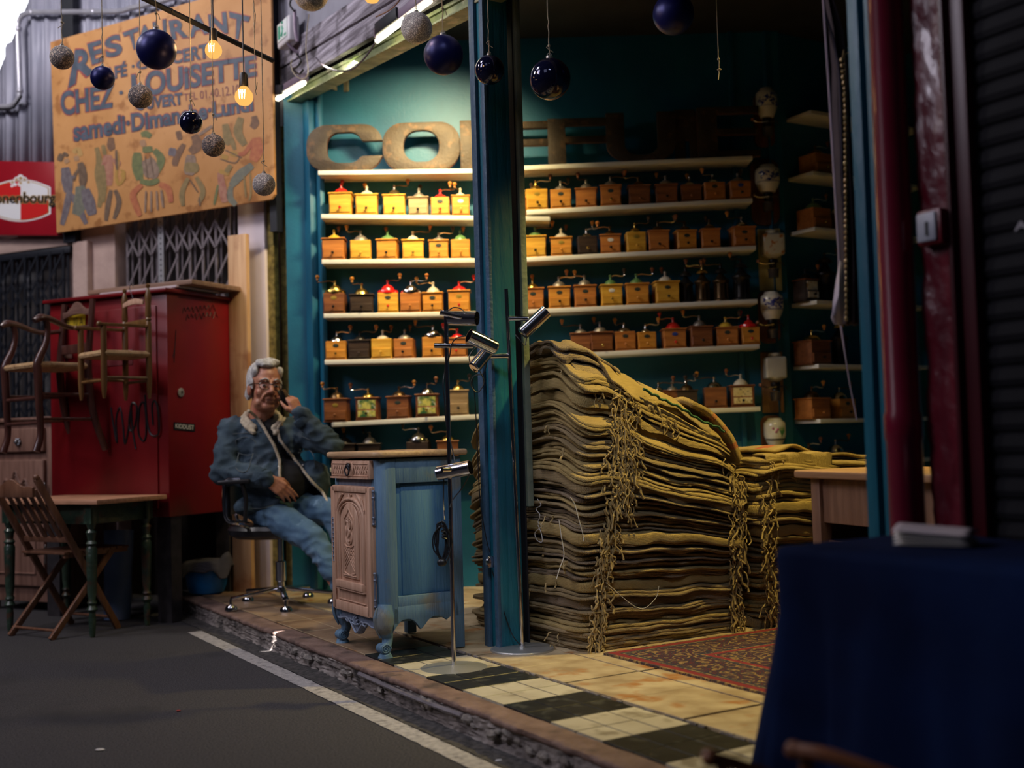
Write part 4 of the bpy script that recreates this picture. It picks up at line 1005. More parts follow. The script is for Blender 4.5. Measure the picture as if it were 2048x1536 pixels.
# raised inner panel
b = B(); P = [(-.078, .30), (.078, .30), (.078, .53)]
for k in range(1, 10): a = pi*k/10; P.append((.078*cos(a), .53+.085*sin(a)))
P.append((-.078, .53)); b.prism(P, .008, frame((x+.001, 0, 0), (0,1,0), (0,0,1), (-1,0,0)))
pan = b.build('carved_panel', OAK, door, bev=.004)
b = B(); xx = x-.008
def st(pts, r_, sm=4): b.tube([(xx, p[0], p[1]) for p in pts], r_, 6, sm)
st([(-.052,.325),(-.052,.52),(-.038,.552),(-.014,.572),(0,.588),(.014,.572),(.038,.552),(.052,.52),(.052,.325),(-.052,.325)], .0032, 2)
st([(-.062,.312),(.062,.312)], .003, 1)
for k in range(9):
    t_ = k*.017
    for s_ in (-1, 1):
        y0 = s_*(-.046); a = (y0+s_*0, .332+t_*1.0); c_ = (y0+s_*.092, .332+t_+.092)
        z1 = min(c_[1], .425); kk = (z1-a[1])/.092
        if kk > .05: st([a, (y0+s_*.092*kk, z1)], .0015, 1)
for s_ in (-1, 1):
    st([(0,.44),(s_*.02,.45),(s_*.03,.475),(s_*.022,.50),(s_*.034,.52),(s_*.02,.545),(0,.56)], [.002,.004,.003,.004,.003,.004,.002])
    st([(0,.50),(s_*.012,.515),(s_*.014,.535),(0,.55)], [.002,.005,.004,.002])
    st([(0,.432),(s_*.02,.43),(s_*.044,.44)], .0028)
st([(0,.54),(.004,.51),(-.006,.49),(.008,.468),(.004,.452),(-.006,.456)], [.003,.007,.005,.007,.006,.003])
for k in range(5): a = pi*(k+.5)/5; st([(0,.53),(.02*cos(a),.53+.026*sin(a))], [.002,.0055], 2)
b.build('leaf_carving', OAK, pan)
b = B(); xx = x-.002
for s_ in (-1, 1):
    for k in range(4): st([(s_*.132-.000, .575+.004*k), (s_*(.118-.012*k), .612+.010*k), (s_*(.112-.016*k), .630+.006*k)], [.002,.0055,.003], 3)
st([(-.012,.648),(0,.625),(.012,.648)], .004, 3); b.build('corner_leaves', OAK, door)
for z_ in (.60, .27): b = B(); b.tube([(-DX-.008, -dw/2-.005, z_-.062), (-DX-.008, -dw/2-.005, z_+.062)], [.0045]*2, 8); [b.ball((-DX-.008, -dw/2-.005, z_+q), .0065, 8) for q in (-.066, -.04, .04, .066)]; b.build('hinge', HING, door)
b = B()
for z_ in (.50, .445, .39): b.box((-DX-.0185, dw/2-.022, z_), (.004, .014, .05))
b.tube([(-DX-.021, dw/2-.022, .36+.004*k) for k in range(48)], [.003+.0025*(k % 5 == 0) for k in range(48)], 6)
b.build('lock_plate', HING, door)
# ================================================================ CHROME SPOT LAMPS
def tubeshade(b, a, c_, r_, open_at_c=True):
    a = V(a); c_ = V(c_); d = (c_-a); L = d.length; q = d.to_track_quat('Z', 'Y').to_matrix().to_4x4()
    prof = [(0, .0), (r_*.8, .0), (r_, .006), (r_, L), (r_-.0022, L), (r_-.0022, L*.45), (0, L*.45)]
    vs = []; n = 32; fs = []
    for (rr_, z_) in prof:
        for k in range(n): A = 2*pi*k/n; vs.append((max(rr_,1e-5)*cos(A), max(rr_,1e-5)*sin(A), z_))
    for i in range(len(prof)-1):
        for k in range(n): p = i*n+k; s_ = i*n+(k+1) % n; fs.append((p, s_, s_+n, p+n))
    b.add(vs, fs, T(a) @ q)
SHADEIN = mat('lamp_inner', (.22,.2,.2), rough=.35, metal=.6)
def lampf(base, top, label, rb, dome):
    t = thing('floor_lamp', label, 'lamp', base, 0); b = B()
    if dome: b.lathe([(rb,0),(rb,.006),(rb*.6,.013),(rb*.2,.017),(.014,.018),(0,.018)], n=48)
    else: b.lathe([(rb,0),(rb,.012),(rb-.004,.016),(.014,.017),(.012,.024),(0,.024)], n=48)
    b.build('base', STEEL, t); b = B(); p = V(top)-V(base); b.cyl((0,0,.012), p, .0085, n=16); b.build('pole', CHROME, t); return t
L1 = G(908, 1338); L2 = G(1045, 1303)
def at(t, px, py, d): return D(px, py, d)-V(t.location)
d1, d2 = L1.y, L2.y
T1 = D(891, 586, d1+.0); T1.x = D(891, 586, d1).x
l1 = lampf(L1, T1, 'chrome floor lamp with three tube spots in front of the blue cabinet', .135, True)
l2 = lampf(L2, D(1012, 578, d2), 'chrome floor lamp with two tube spots beside the teal pillar', .135, False)
def spot(t, arm_a, arm_b, s_a, s_b, d, dd=(0,0,0,0), r_=.029):
    b = B(); b.cyl(at(t, *arm_a, d+dd[0]), at(t, *arm_b, d+dd[1]), .0105, n=16); b.ball(at(t, *arm_b, d+dd[1]), .007, 10); a = b.build('arm', CHROME, t)
    b = B(); tubeshade(b, at(t, *s_a, d+dd[2]), at(t, *s_b, d+dd[3]), r_); return b.build('spot_shade', CHROME, t)
spot(l1, (880, 625), (922, 634), (896, 636), (954, 637), d1, (-.05, -.035, .01, -.03))
spot(l1, (868, 691), (946, 692), (992, 697), (938, 671), d1, (-.01, .01, .0, -.05))
spot(l1, (884, 940), (905, 939), (874, 948), (941, 935), d1, (-.045, -.02, .02, -.03))
spot(l2, (1018, 637), (1056, 637), (1044, 668), (1093, 622), d2, (-.02, -.03, -.02, -.01))
spot(l2, (1016, 712), (980, 713), (947, 737), (978, 700), d2, (-.02, -.03, -.06, -.02))
def cable(t, pts, d, label=None, r_=.0025, parent=True):
    b = B(); b.tube([at(t, p[0], p[1], d+(p[2] if len(p) > 2 else 0)) for p in pts], r_, 6, 5); return b.build('cable', BLACK, t)
cable(l1, [(940,640,-.03),(925,620,-.04),(908,615,-.04),(896,622,-.03)], d1)
cable(l1, [(930,672,-.05),(912,677,-.03),(903,690,-.02),(899,712,-.02),(890,740,.01),(886,770),(889,800),(893,850),(905,900,-.015),(910,925,-.03)], d1)
cable(l1, [(938,950,-.04),(925,975),(905,1000),(900,1015,-.02)], d1)
cable(l1, [(888,950,.03),(887,1000,.03),(889,1040,-.02)], d1)
b = B(); rs = random.Random(4)           # coiled flex hanging on the pole
for k in range(8):
    cx_, w, h = rs.uniform(-.006, .006), rs.uniform(.018, .032), rs.uniform(.06, .085)
    b.tube([at(l1, 884+rs.uniform(-2, 2), 1085, d1-.02)+V((cx_+w*sin(a)*(1+.3*cos(a*1.0+k)), rs.uniform(-.004, .004), h*cos(a))) for a in [2*pi*q/12 for q in range(13)]], .0028, 6, 3)
b.tube([at(l1, 888+3*sin(k*1.2), 1058+k*1.5, d1-.02)+V((.012*cos(k*1.4), .012*sin(k*1.4), 0)) for k in range(14)], .003, 6, 3)
b.ball(at(l1, 884, 1125, d1-.02), .020, 12, (1, .6, .8)); b.build('coiled_cable', BLACK, l1)
cable(l2, [(950,745,-.05),(938,715,-.06),(955,695,-.04),(973,712,-.05),(968,745,-.05),(948,752,-.05),(942,770,-.05),(955,785,-.05),(968,765,-.04),(960,742,-.04)], d2)
cable(l2, [(944,755,-.02),(950,800,.0),(955,900,.02),(960,1000,.04),(972,1075,.05),(980,1105,.05)], d2)
cable(l2, [(1054,670,-.03),(1050,690,-.03),(1040,680,-.03),(1030,668,-.01)], d2)
cable(l2, [(984,1140,.05),(995,1180,.05),(1010,1230,.04),(1025,1270,.03),(1040,1290,-.01)], d2)
b = B(); b.lathe([(0,-.008),(.022,-.008),(.026,0),(.022,.008),(.006,.010),(0,.010)], at(l2, 982, 1124, d2+.05), 24, Rx(pi/2) @ Ry(.5)); b.build('foot_switch', CHROME, l2)
# ================================================================ LEFT SIDE
def fp(px, py, off): u, z = FAp(px, py, off); return V((u, -off, z))
# ---- painted restaurant board
BO = .13; SIGN = mat('painted_board', (.50,.235,.075), (.60,.30,.11), 4, .6, bump=.2, bscale=14, c3=(.36,.15,.045), noise2=9)
c4 = [fp(100, 84, BO), fp(541, -42, BO), fp(549, 398, BO), fp(113, 466, BO)]
t = thing('restaurant_sign', 'large ochre painted wooden restaurant board with blue lettering and musicians', 'sign', FA0, FAR)
b = B(); b.add([c4[0], c4[1], c4[2]+V((0,0,.03)), c4[2]+V((-.03,0,0)), c4[3]]+[p+V((0,.022,0)) for p in (c4[0], c4[1], c4[2]+V((0,0,.03)), c4[2]+V((-.03,0,0)), c4[3])],
      [(4,3,2,1,0),(5,6,7,8,9)]+[(i,(i+1)%5,5+(i+1)%5,5+i) for i in range(5)]); b.build('board', SIGN, t, bev=.003)
INK = mat('sign_blue_ink', (.035,.055,.085), (.075,.10,.14), 14, .6); INKR = mat('sign_red_outline', (.30,.04,.035), (.35,.06,.05), 14, .6)
def words(parent, layers, items, plane_off, nm='painted_lettering'):
    for li, (m, off, dz, ex) in enumerate(layers):
        b = B()
        for (txt, q) in items:
            vs, fs = glyphs(txt, off); f_ = quadmap(q); cx_ = sum(a[0] for a in q)/4; cy_ = sum(a[1] for a in q)/4
            P = []
            for (u, v) in vs:
                u2, v2 = .5+(u-.5)*(1+ex*.5/max(1, len(txt)**.5)), .5+(v-.5)*(1+ex)
                w = f_(u2, v2); P.append(fp(w[0], w[1], plane_off+dz))
            b.add(P, fs)
        b.build(nm, m, parent, sm=False)
IT = [('R', [(150,100),(184,97),(192,142),(136,176)]), ('E', [(174,88),(202,80),(207,122),(184,130)]), ('S', [(208,78),(240,66),(246,108),(213,117)]), ('T', [(245,66),(277,54),(276,96),(262,101)]),
      ('A', [(276,56),(302,46),(308,86),(274,96)]), ('U', [(305,45),(332,38),(333,74),(310,80)]), ('R', [(337,42),(370,36),(377,74),(344,80)]), ('A', [(380,34),(410,24),(418,66),(378,76)]), ('N', [(416,30),(452,24),(456,66),(420,70)]), ('T', [(458,24),(500,34),(484,80),(464,76)]),
      ('CAFÉ', [(192,134),(253,122),(254,152),(193,166)]), ('·', [(263,130),(269,129),(269,135),(263,136)]), ('CONCERT', [(272,122),(416,86),(418,116),(274,140)]),
      ('CHEZ', [(119,184),(228,168),(226,215),(124,232)]), ('·', [(238,182),(246,181),(246,189),(238,190)]), ('L', [(262,150),(288,147),(296,196),(264,202)]), ('OUiSETTE', [(290,144),(512,110),(513,152),(292,193)]),
      ('OUVERT', [(271,196),(364,185),(366,209),(272,222)]), ('samedi·Dimanche·Lundi', [(146,244),(505,192),(507,222),(148,284)])]
words(t, [(INKR, .06, .002, .09), (INK, .035, .0035, .01)], IT, BO)
words(t, [(mat('sign_purple', (.16,.03,.05), rough=.6), .0, .002, 0)], [('TEL 01.40.12.10.', [(367,188),(482,168),(483,188),(368,202)])], BO)
# painted musicians: brush strokes, one part for each figure
CL = {n: mat('paint_'+n, tuple(q*.6+w_ for q, w_ in zip(c, (.085,.042,.014))), tuple(q*.66+w_ for q, w_ in zip(c2_, (.11,.055,.018))), 30, .65) for n, c, c2_ in [('navy', (.03,.06,.13), (.08,.13,.2)), ('teal', (.05,.12,.13), (.10,.18,.16)), ('skin', (.45,.28,.16), (.35,.2,.12)), ('brownskin', (.08,.04,.035), (.14,.07,.05)),
     ('green', (.03,.13,.05), (.08,.18,.06)), ('red', (.42,.07,.035), (.5,.14,.05)), ('gold', (.5,.3,.04), (.4,.22,.04)), ('grey', (.16,.12,.11), (.24,.19,.16)), ('pink', (.35,.10,.09), (.42,.2,.15)), ('black', (.03,.03,.035), (.06,.06,.06)), ('olive', (.16,.14,.05), (.22,.18,.07)), ('blonde', (.6,.38,.12), (.5,.3,.1))]}
CK = list(CL)
def figure(strokes):
    b = B()
    for i, (c, w, pts) in enumerate(strokes):
        w *= 1.35
        b.mi = CK.index(c); n = len(pts)
        # smooth ribbon with tapering ends
        P = [V((p[0], p[1])) for p in pts]; Q = []
        for k in range(n-1):
            for s_ in range(4): 
                p0, p1, p2, p3 = P[max(k-1,0)], P[k], P[k+1], P[min(k+2,n-1)]; t_ = s_/4
                Q.append(.5*((2*p1)+(p2-p0)*t_+(2*p0-5*p1+4*p2-p3)*t_*t_+(3*p1-p0-3*p2+p3)*t_**3))
        Q.append(P[-1]); N_ = len(Q); L_, R_ = [], []
        for k, q in enumerate(Q):
            d = Q[min(k+1,N_-1)]-Q[max(k-1,0)]; d = V((-d.y, d.x)).normalized() if d.length else V((1,0)); ww = w/2*(.55+.45*sin(pi*(k+.5)/N_))*(1+.15*noise.noise(V((k*.8, i, 0))))
            L_.append(fp(*(q+d*ww), BO+.0018+.00025*i)); R_.append(fp(*(q-d*ww), BO+.0018+.00025*i))
        b.add(L_+R_, [(k, k+1, N_+k+1, N_+k) for k in range(N_-1)])
    b.build('painted_figure', [CL[k] for k in CK], t, sm=False)
figure([('navy',17,[(130,335),(134,360),(137,385)]),('navy',10,[(137,385),(134,410),(124,450)]),('navy',10,[(138,385),(155,410),(172,448)]),('skin',8,[(131,318),(135,326)]),('black',9,[(124,308),(118,322)]),('black',6,[(126,306),(136,312)]),('navy',5,[(128,345),(140,355),(150,352)])])
figure([('blonde',9,[(146,305),(156,300),(162,312)]),('skin',8,[(152,312),(154,322)]),('black',13,[(160,325),(166,350),(165,372)]),('teal',20,[(160,372),(162,400),(152,430)]),('navy',18,[(170,378),(178,405),(185,430)]),('black',5,[(160,335),(150,350),(148,362)])])
figure([('olive',10,[(193,295),(198,320),(196,350),(202,385),(198,415)]),('olive',7,[(206,290),(210,310)]),('olive',8,[(205,330),(208,370),(206,405)])])
figure([('brownskin',12,[(222,275),(222,292),(226,300)]),('pink',18,[(216,310),(214,340),(216,372)]),('black',8,[(222,380),(216,410),(212,442)]),('black',8,[(230,380),(238,405),(228,438)]),('pink',6,[(226,318),(236,330),(238,322)]),('gold',5,[(234,305),(236,325),(232,350),(236,368),(246,360),(248,344),(240,340)]),('gold',4,[(244,345),(246,360)]),('black',4,[(232,300),(234,340)])])
figure([('green',10,[(282,270),(292,268),(302,274)]),('skin',9,[(284,280),(288,293)]),('green',16,[(275,305),(274,330),(280,360)]),('green',12,[(308,300),(322,318),(314,345)]),('green',10,[(285,300),(305,298)]),('grey',24,[(294,318),(302,340),(300,356)]),('black',2,[(290,312),(296,358)]),('black',2,[(300,310),(308,354)]),('green',9,[(280,362),(300,366),(318,360)]),
        ('red',10,[(318,368),(336,378),(342,405)]),('red',10,[(284,370),(266,388),(272,412),(280,432)]),('grey',3,[(292,382),(290,425)]),('grey',3,[(302,382),(302,424)]),('grey',3,[(313,382),(315,420)]),('grey',4,[(322,380),(326,415)])])
figure([('brownskin',9,[(356,262),(360,280)]),('brownskin',15,[(388,270),(395,290),(380,305)]),('brownskin',10,[(368,288),(352,318),(350,332)]),('navy',12,[(346,296),(343,312)]),('grey',5,[(398,270),(424,252)]),('grey',18,[(382,310),(380,335),(378,350)]),('olive',22,[(384,325),(382,345)]),('olive',8,[(376,356),(364,385),(366,412)]),('olive',8,[(392,354),(406,382),(398,405)]),('black',2,[(380,360),(396,385)]),('black',3,[(398,395),(400,412)])])
figure([('olive',13,[(450,248),(455,275),(452,290)]),('olive',13,[(482,235),(476,265),(490,290)]),('olive',7,[(462,275),(470,300)])])
figure([('brownskin',12,[(508,232),(510,246),(504,256)]),('red',18,[(512,275),(514,300),(506,322)]),('red',7,[(506,280),(490,305),(476,308)]),('teal',14,[(505,330),(480,350),(462,372)]),('teal',10,[(462,372),(460,395),(472,410)]),('olive',3,[(500,345),(502,385),(498,402)]),('olive',3,[(488,352),(492,395)])])
figure([('gold',8,[(442,312),(456,316)]),('gold',8,[(460,306),(476,310)]),('black',2,[(440,318),(470,326),(480,312)]),('black',2,[(450,300),(484,316)]),('pink',12,[(440,345),(446,385),(450,405)]),('gold',7,[(438,342),(458,348)]),('green',4,[(436,370),(428,410)]),('olive',8,[(462,330),(452,345)])])
# ---- beer sign
bo = .10; P = [fp(-70, 320, bo), fp(113, 324, bo), fp(115, 471, bo), fp(-70, 470, bo)]
t = thing('beer_sign', 'red illuminated-style box sign with a red and white crest, left of the painted board', 'sign', FA0, FAR)
b = B(); b.add(P+[p+V((0,.07,0)) for p in P], [(3,2,1,0),(4,5,6,7)]+[(i,(i+1)%4,4+(i+1)%4,4+i) for i in range(4)]); b.build('box', mat('sign_red', (.26,.006,.014), (.30,.008,.018), 4, .3), t, bev=.004)
SW = mat('sign_white', (.72,.72,.75), rough=.4); SGD = mat('sign_gold', (.42,.26,.08), rough=.4); SR = mat('crest_red', (.55,.015,.015), rough=.4); SK = mat('sign_black', (.015,.012,.012), rough=.4)
def oval(k, q0, q1):      # barrel-shaped crest outline in pixels, quadrant range
    out = []
    for i in range(24): x = 41+57*k*(1-2*i/23); out.append((x, 401-k*(40-15*((x-41)/(57*k))**2)))
    for i in range(1, 8): out.append((41-57*k, 401-25*k+50*k*i/8))
    for i in range(24): x = 41-57*k*(1-2*i/23); out.append((x, 401+k*(40-15*((x-41)/(57*k))**2)))
    for i in range(1, 8): out.append((41+57*k, 401+25*k-50*k*i/8))
    return out
def flat(parent, poly, m, dz, nm):
    b = B(); b.add([fp(x, y, bo+dz) for x, y in poly], [tuple(range(len(poly)))]); return b.build(nm, m, parent, sm=False)
flat(t, oval(1.06, 0, 1), SW, .001, 'crest_border'); flat(t, oval(1.0, 0, 1), SGD, .0018, 'crest_line'); flat(t, oval(.965, 0, 1), SW, .0026, 'crest_field')
ov = oval(.965, 0, 1)
q_ = [p for p in ov if p[0] <= 41 and p[1] <= 401]; flat(t, [(41,401),(41,362.5)]+q_+[(-14,401)], SR, .0034, 'crest_quarter') 
q_ = [p for p in ov if p[0] >= 41 and p[1] >= 401]; flat(t, [(41,401),(41,439.5)]+sorted([p for p in q_ if p[1] > 425], key=lambda p: p[0])+[(96,401)], SR, .0034, 'crest_quarter')
b = B()
for (x, y, r_) in [(25,364,5),(33,358,5),(41,354,6),(49,358,5),(57,364,5),(30,369,4),(41,368,6),(52,369,4),(24,372,3),(58,372,3)]:
    b.add([fp(x+r_*cos(a), y+r_*.9*sin(a), bo+.0042) for a in [2*pi*k/10 for k in range(10)]], [tuple(range(10))])
b.build('crest_lions', SW, t, sm=False); b = B()
for (x, y, r_) in [(25,364,3),(33,359,3),(49,359,3),(57,364,3),(41,356,3.5),(41,366,3)]:
    b.add([fp(x+r_*cos(a), y+r_*.8*sin(a), bo+.0050) for a in [2*pi*k/10 for k in range(10)]], [tuple(range(10))])
b.build('crest_lions_gold', SGD, t, sm=False)
words(t, [(SGD, .05, .0056, .10), (SK, .022, .0066, 0)], [('Kronenbourg', [(-38,386),(112,384),(110,414),(-38,412)])], bo, 'sign_text')
# ---- conduit on the cladding
GALV = mat('galvanised_conduit', (.45,.45,.52), (.55,.55,.62), 10, .35, .5)
b = B(); b.tube([fp(*p, .07) for p in [(-40,214),(14,213),(26,209),(36,198),(40,184),(38,120),(36,60),(38,42),(48,30),(64,25)]], .017, 10, 3); b.tube([fp(*p, .07) for p in [(60,25),(150,24),(235,23),(262,16),(300,8),(360,-8)]], .019, 10, 3)
for p in [(37,58),(40,182),(188,24),(64,25)]: b.ball(fp(*p, .07), .024, 10)
o = b.build('conduit_pipe', GALV, **FL); tag(o, 'grey conduit pipe bent down the corrugated wall left of the painted board', 'pipe')
b = B(); b.tube([fp(*p, .075) for p in [(-30,218),(20,218),(34,206),(43,192)]], .008, 8, 3); o = b.build('conduit_cable', BLACK, **FL); tag(o, 'thin black cable beside the bend of the grey conduit pipe', 'cable')
# ---- folding lattice gates
def gate(px0, px1, py0, py1, off, nb, label, rail=True):
    t = thing('lattice_gate', label, 'gate', FA0, FAR)
    a0 = fp(px0, py0, off); a1 = fp(px1, py0, off); zt_, zb_ = a0.z, fp(px0, py1, off).z; w = a1.x-a0.x
    for zr in ((zt_, zb_) if rail else ()): b = B(); b.box((a0.x+w/2, -off, zr), (w, .03, .045)); b.build('gate_rail', BLACKM, t, bev=.003)
    for k in range(nb):
        x = a0.x+w*(k+.5)/nb; b = B(); b.box((x, -off-.012, (zt_+zb_)/2), (.018, .012, zt_-zb_)); b.box((x+.02, -off+.012, (zt_+zb_)/2), (.014, .010, zt_-zb_)); b.build('gate_bar', BLACKM, t)
    b = B(); n = max(1, int((zt_-zb_)/.34)); hgt = (zt_-zb_)/n; st_ = w/nb
    for k in range(nb):
        for j in range(n):
            x = a0.x+w*(k+.5)/nb; z = zb_+j*hgt
            if k < nb-1: b.bar((x, -off-.02, z+.02), (x+st_, -off-.02, z+hgt*.5), .004, .016); b.bar((x+st_, -off-.025, z+.02), (x, -off-.025, z+hgt*.5), .004, .016); b.bar((x, -off-.02, z+hgt*.5), (x+st_, -off-.02, z+hgt-.02), .004, .016)
    b.build('scissor_lattice', BLACKM, t); return t
gate(-80, 143, 528, 846, .05, 9, 'black folding lattice gate behind the hanging armchair')
BARG = mat('grey_gate_metal', (.14,.12,.13), (.2,.17,.19), 12, .5, .4)
BM_ = BLACKM; BLACKM_keep = BLACKM; BLACKM = BARG
gate(245, 474, 410, 640, -.02, 9, 'grey folding lattice gate under the painted board', rail=False); BLACKM = BLACKM_keep
a = fp(316, 455, .02); c_ = fp(329, 600, .02); b = B(); b.box(((a.x+c_.x)/2, -.02, (a.z+c_.z)/2+.1), (c_.x-a.x, .006, a.z-c_.z+.5))
PERF = mat('perforated_steel', (.42,.42,.46), rough=.4, metal=.6); o = b.build('perforated_strip', PERF, **FL); tag(o, 'perforated grey steel strip standing in the dark opening under the board', 'metal strip')
b = B()
for k in range(26): b.lathe([(.006,0),(.006,.0006),(0,.0007)], ((a.x+c_.x)/2, -.0235, c_.z-.12+k*.035), 8, Rx(pi/2))
b.build('perforation', BLACK, o, sm=False)
# ---- red kiosk cabinet
KC = V((-1.973, 6.585, 0)); KW, KD, KZ0, KZ1 = .93, .585, .50, 1.79
KR = mat('kiosk_red', (.15,.003,.005), (.19,.004,.008), 3, .38, c3=(.12,.003,.005), noise2=2)
# frame: origin at the near corner, x to the left (-fx), y into the wall
kt = thing('red_metal_cabinet', 'big red metal kiosk cabinet on steel legs with black scribbles', 'cabinet', KC, FAR)
b = B(); b.box((-KW/2, KD/2, (KZ0+KZ1)/2), (KW, KD, KZ1-KZ0)); b.build('body', KR, kt, bev=.008)
b = B(); b.box((-KW/2, KD/2-.01, KZ1+.012), (KW+.05, KD+.05, .022)); b.build('lid', KR, kt, bev=.006)
b = B(); b.box((-KW/2-.015, -.006, (KZ0+KZ1)/2-.01), (KW-.12, .012, KZ1-KZ0-.12)); dr = b.build('door', KR, kt, bev=.005)
b = B(); b.box((-.35, -.014, 1.43), (.20, .006, .09)); b.build('label_holder', mat('rubbed_red', (.16,.02,.025), (.2,.05,.05), 30, .5), dr, bev=.003)
b = B(); b.lathe([(.024,0),(.026,.006),(.016,.010),(0,.010)], (KD*0+.004, KD*.17, 1.215), 20, Ry(pi/2)); lk = b.build('lock', STEEL, kt); b = B(); b.box((.016, KD*.17, 1.215), (.004, .01, .012)); b.build('keyhole', BLACK, lk)
for (x, y) in ((-.02, .03), (-.02, KD-.05), (-KW+.03, .03)):
    b = B(); b.box((x-.05, y, (KZ0+RZ)/2+.01), (.10, .006, KZ0-RZ+.02)); b.box((x, y+.04, (KZ0+RZ)/2+.01), (.006, .085, KZ0-RZ+.02)); b.build('leg', mat('dull_leg_steel', (.05,.045,.05), (.09,.08,.085), 12, .45, .6), kt)
def kpx(px, py, side):     # pixel -> cabinet frame on front (side 0) or right side (side 1)
    if side == 0: p = PL(px, py, KC-fy*.0145, fy)-KC
    else: p = PL(px, py, KC+fx*.003, fx)-KC
    return V((p.dot(fx), p.dot(fy), p.z))
BLKP = mat('black_marker', (.006,.006,.008), rough=.45)
def scrib(side, pts, w, b):
    P = [kpx(x, y, side) for x, y in pts]; b.tube(P, w, 5, 5, flat=1)
b = B()
scrib(0, [(222,815),(226,845),(234,886),(232,840),(240,815),(246,850),(250,888),(258,850),(262,812),(268,806),(274,818),(270,850),(262,862),(258,845),(262,812)], .006, b)
scrib(0, [(262,812),(264,850),(270,890),(272,898)], .006, b)
scrib(0, [(276,850),(280,812),(288,806),(292,830),(292,870),(286,882),(278,870),(276,850)], .006, b)
scrib(0, [(290,790),(294,840),(300,866),(310,872),(318,862),(316,820),(310,802),(304,812),(306,850)], .006, b)
b.build('graffiti', BLKP, kt)
b = B()
for (x0_, y0_, w_) in ((365, 622, 66), (372, 636, 64)):
    pts = [(x0_+w_*k/24, y0_-k*.25+(-7 if k % 3 == 1 else (5 if k % 4 == 0 else 0))) for k in range(25)]; scrib(1, pts, .0018, b)
scrib(1, [(352,660),(350,690),(346,715)], .002, b); scrib(1, [(350,700),(348,725)], .002, b); b.build('marker_note', BLKP, kt)
b = B(); b.add([kpx(347,844,1), kpx(390,848,1), kpx(390,863,1), kpx(347,859,1)], [(0,1,2,3)]); st_ = b.build('sticker', BLACK, kt, sm=False)
for o_ in (st_,): o_.location.x = .001
gv, gf = glyphs('KIDDUST', .01); f_ = quadmap([(350,847),(387,851),(387,860),(350,856)]); b = B(); b.add([kpx(*f_(u, v), 1)+V((.0022,0,0)) for u, v in gv], gf); b.build('sticker_text', mat('sticker_white', (.7,.7,.7), rough=.5), st_, sm=False)
# boards lying on the cabinet
def lay(x0_, x1_, y0_, y1_, z, th, m, label, tilt=0):
    b = B(); b.box((0, 0, 0), (x1_-x0_, y1_-y0_, th), Rz(tilt)); o = b.build('loose_board', m, loc=KC+fx*((x0_+x1_)/2)+fy*((y0_+y1_)/2)+V((0,0,z+th/2)), rotz=FAR, bev=.003); tag(o, label, 'board', 'boards lying on the red cabinet')
MAUVE = wood('mauve_board', (.30,.19,.2), (.4,.27,.28), (.3,3,3), 8)
lay(-.66, -.02, .06, .42, KZ1+.024, .012, MAUVE, 'narrow pink board at the bottom of the boards on the red cabinet')
lay(-.60, .0, .08, .46, KZ1+.037, .014, WHITE if 0 else mat('pale_laminate', (.5,.42,.44), rough=.4), 'pale laminate board in the middle of the boards on the red cabinet')
lay(-.72, .10, .10, .56, KZ1+.052, .028, wood('brown_board', (.2,.11,.075), (.3,.18,.12), (.3,3,3), 8), 'longest brown board on top of the boards on the red cabinet')
# ---- plank leaning upright beside the man
PINE = wood('pine_plank', (.50,.28,.14), (.64,.40,.22), (4,4,.25), 10, .55, .15, c3=(.36,.16,.07), noise2=4)
a0 = fp(468, 1178, .11); a1 = fp(505, 1178, .11); zt_ = fp(490, 470, .11).z
b = B(); b.box(((a0.x+a1.x)/2, -.10, zt_/2+.007), (a1.x-a0.x, .035, zt_)); o = b.build('pine_plank', PINE, **FL, bev=.003); tag(o, 'tall pale pine plank standing upright between the red cabinet and the pink panel', 'plank')
# ---- rush-seated armchairs hung on the cabinet
RUSH = mat('rush_seat', (.42,.25,.11), (.58,.38,.19), 30, .8, st=(1,10,1), bump=.8, bscale=40, c3=(.3,.16,.07), noise2=12)
WIDE = wood('armchair_wood', (.050,.018,.014), (.095,.036,.026), (4,4,.4), 9, .28, .1, coat=.3)
def rush(b, w0, w1, d, z):
    n = 22
    def f(u, v):
        w = w0+(w1-w0)*v; x = (u-.5)*w; y = d*v; e = min(u, 1-u, v, 1-v)
        return (x, y, z-.010*(1-min(1, e*6))+.0035*sin((max(abs(u-.5), abs(v-.5)))*2*60)*(e > .02)-.008*math.exp(-((u-.5)**2+(v-.5)**2)*8))
    b.grid(f, 44, 44)
    def g(u, v): x, y, z_ = f(u, v); return (x, y, z-.03-.006*math.exp(-((u-.5)**2+(v-.5)**2)*8))
    b.grid(g, 12, 12)
    for (p, q) in (((-w0/2,0),(w0/2,0)), ((w0/2,0),(w1/2,d)), ((w1/2,d),(-w1/2,d)), ((-w1/2,d),(-w0/2,0))): 
        m_ = 40; b.tube([(p[0]+(q[0]-p[0])*k/m_, p[1]+(q[1]-p[1])*k/m_, z-.014) for k in range(m_+1)], [.017+.002*(k % 2) for k in range(m_+1)], 8)
t = thing('armchair', 'dark armchair with curved arms and rush seat hanging in front of the lattice gate', 'chair', D(12, 905, 6.66)+V((.195*cos(radians(-41)), .195*sin(radians(-41)), 0)), radians(-41))
w0, w1, dd = .39, .33, .32
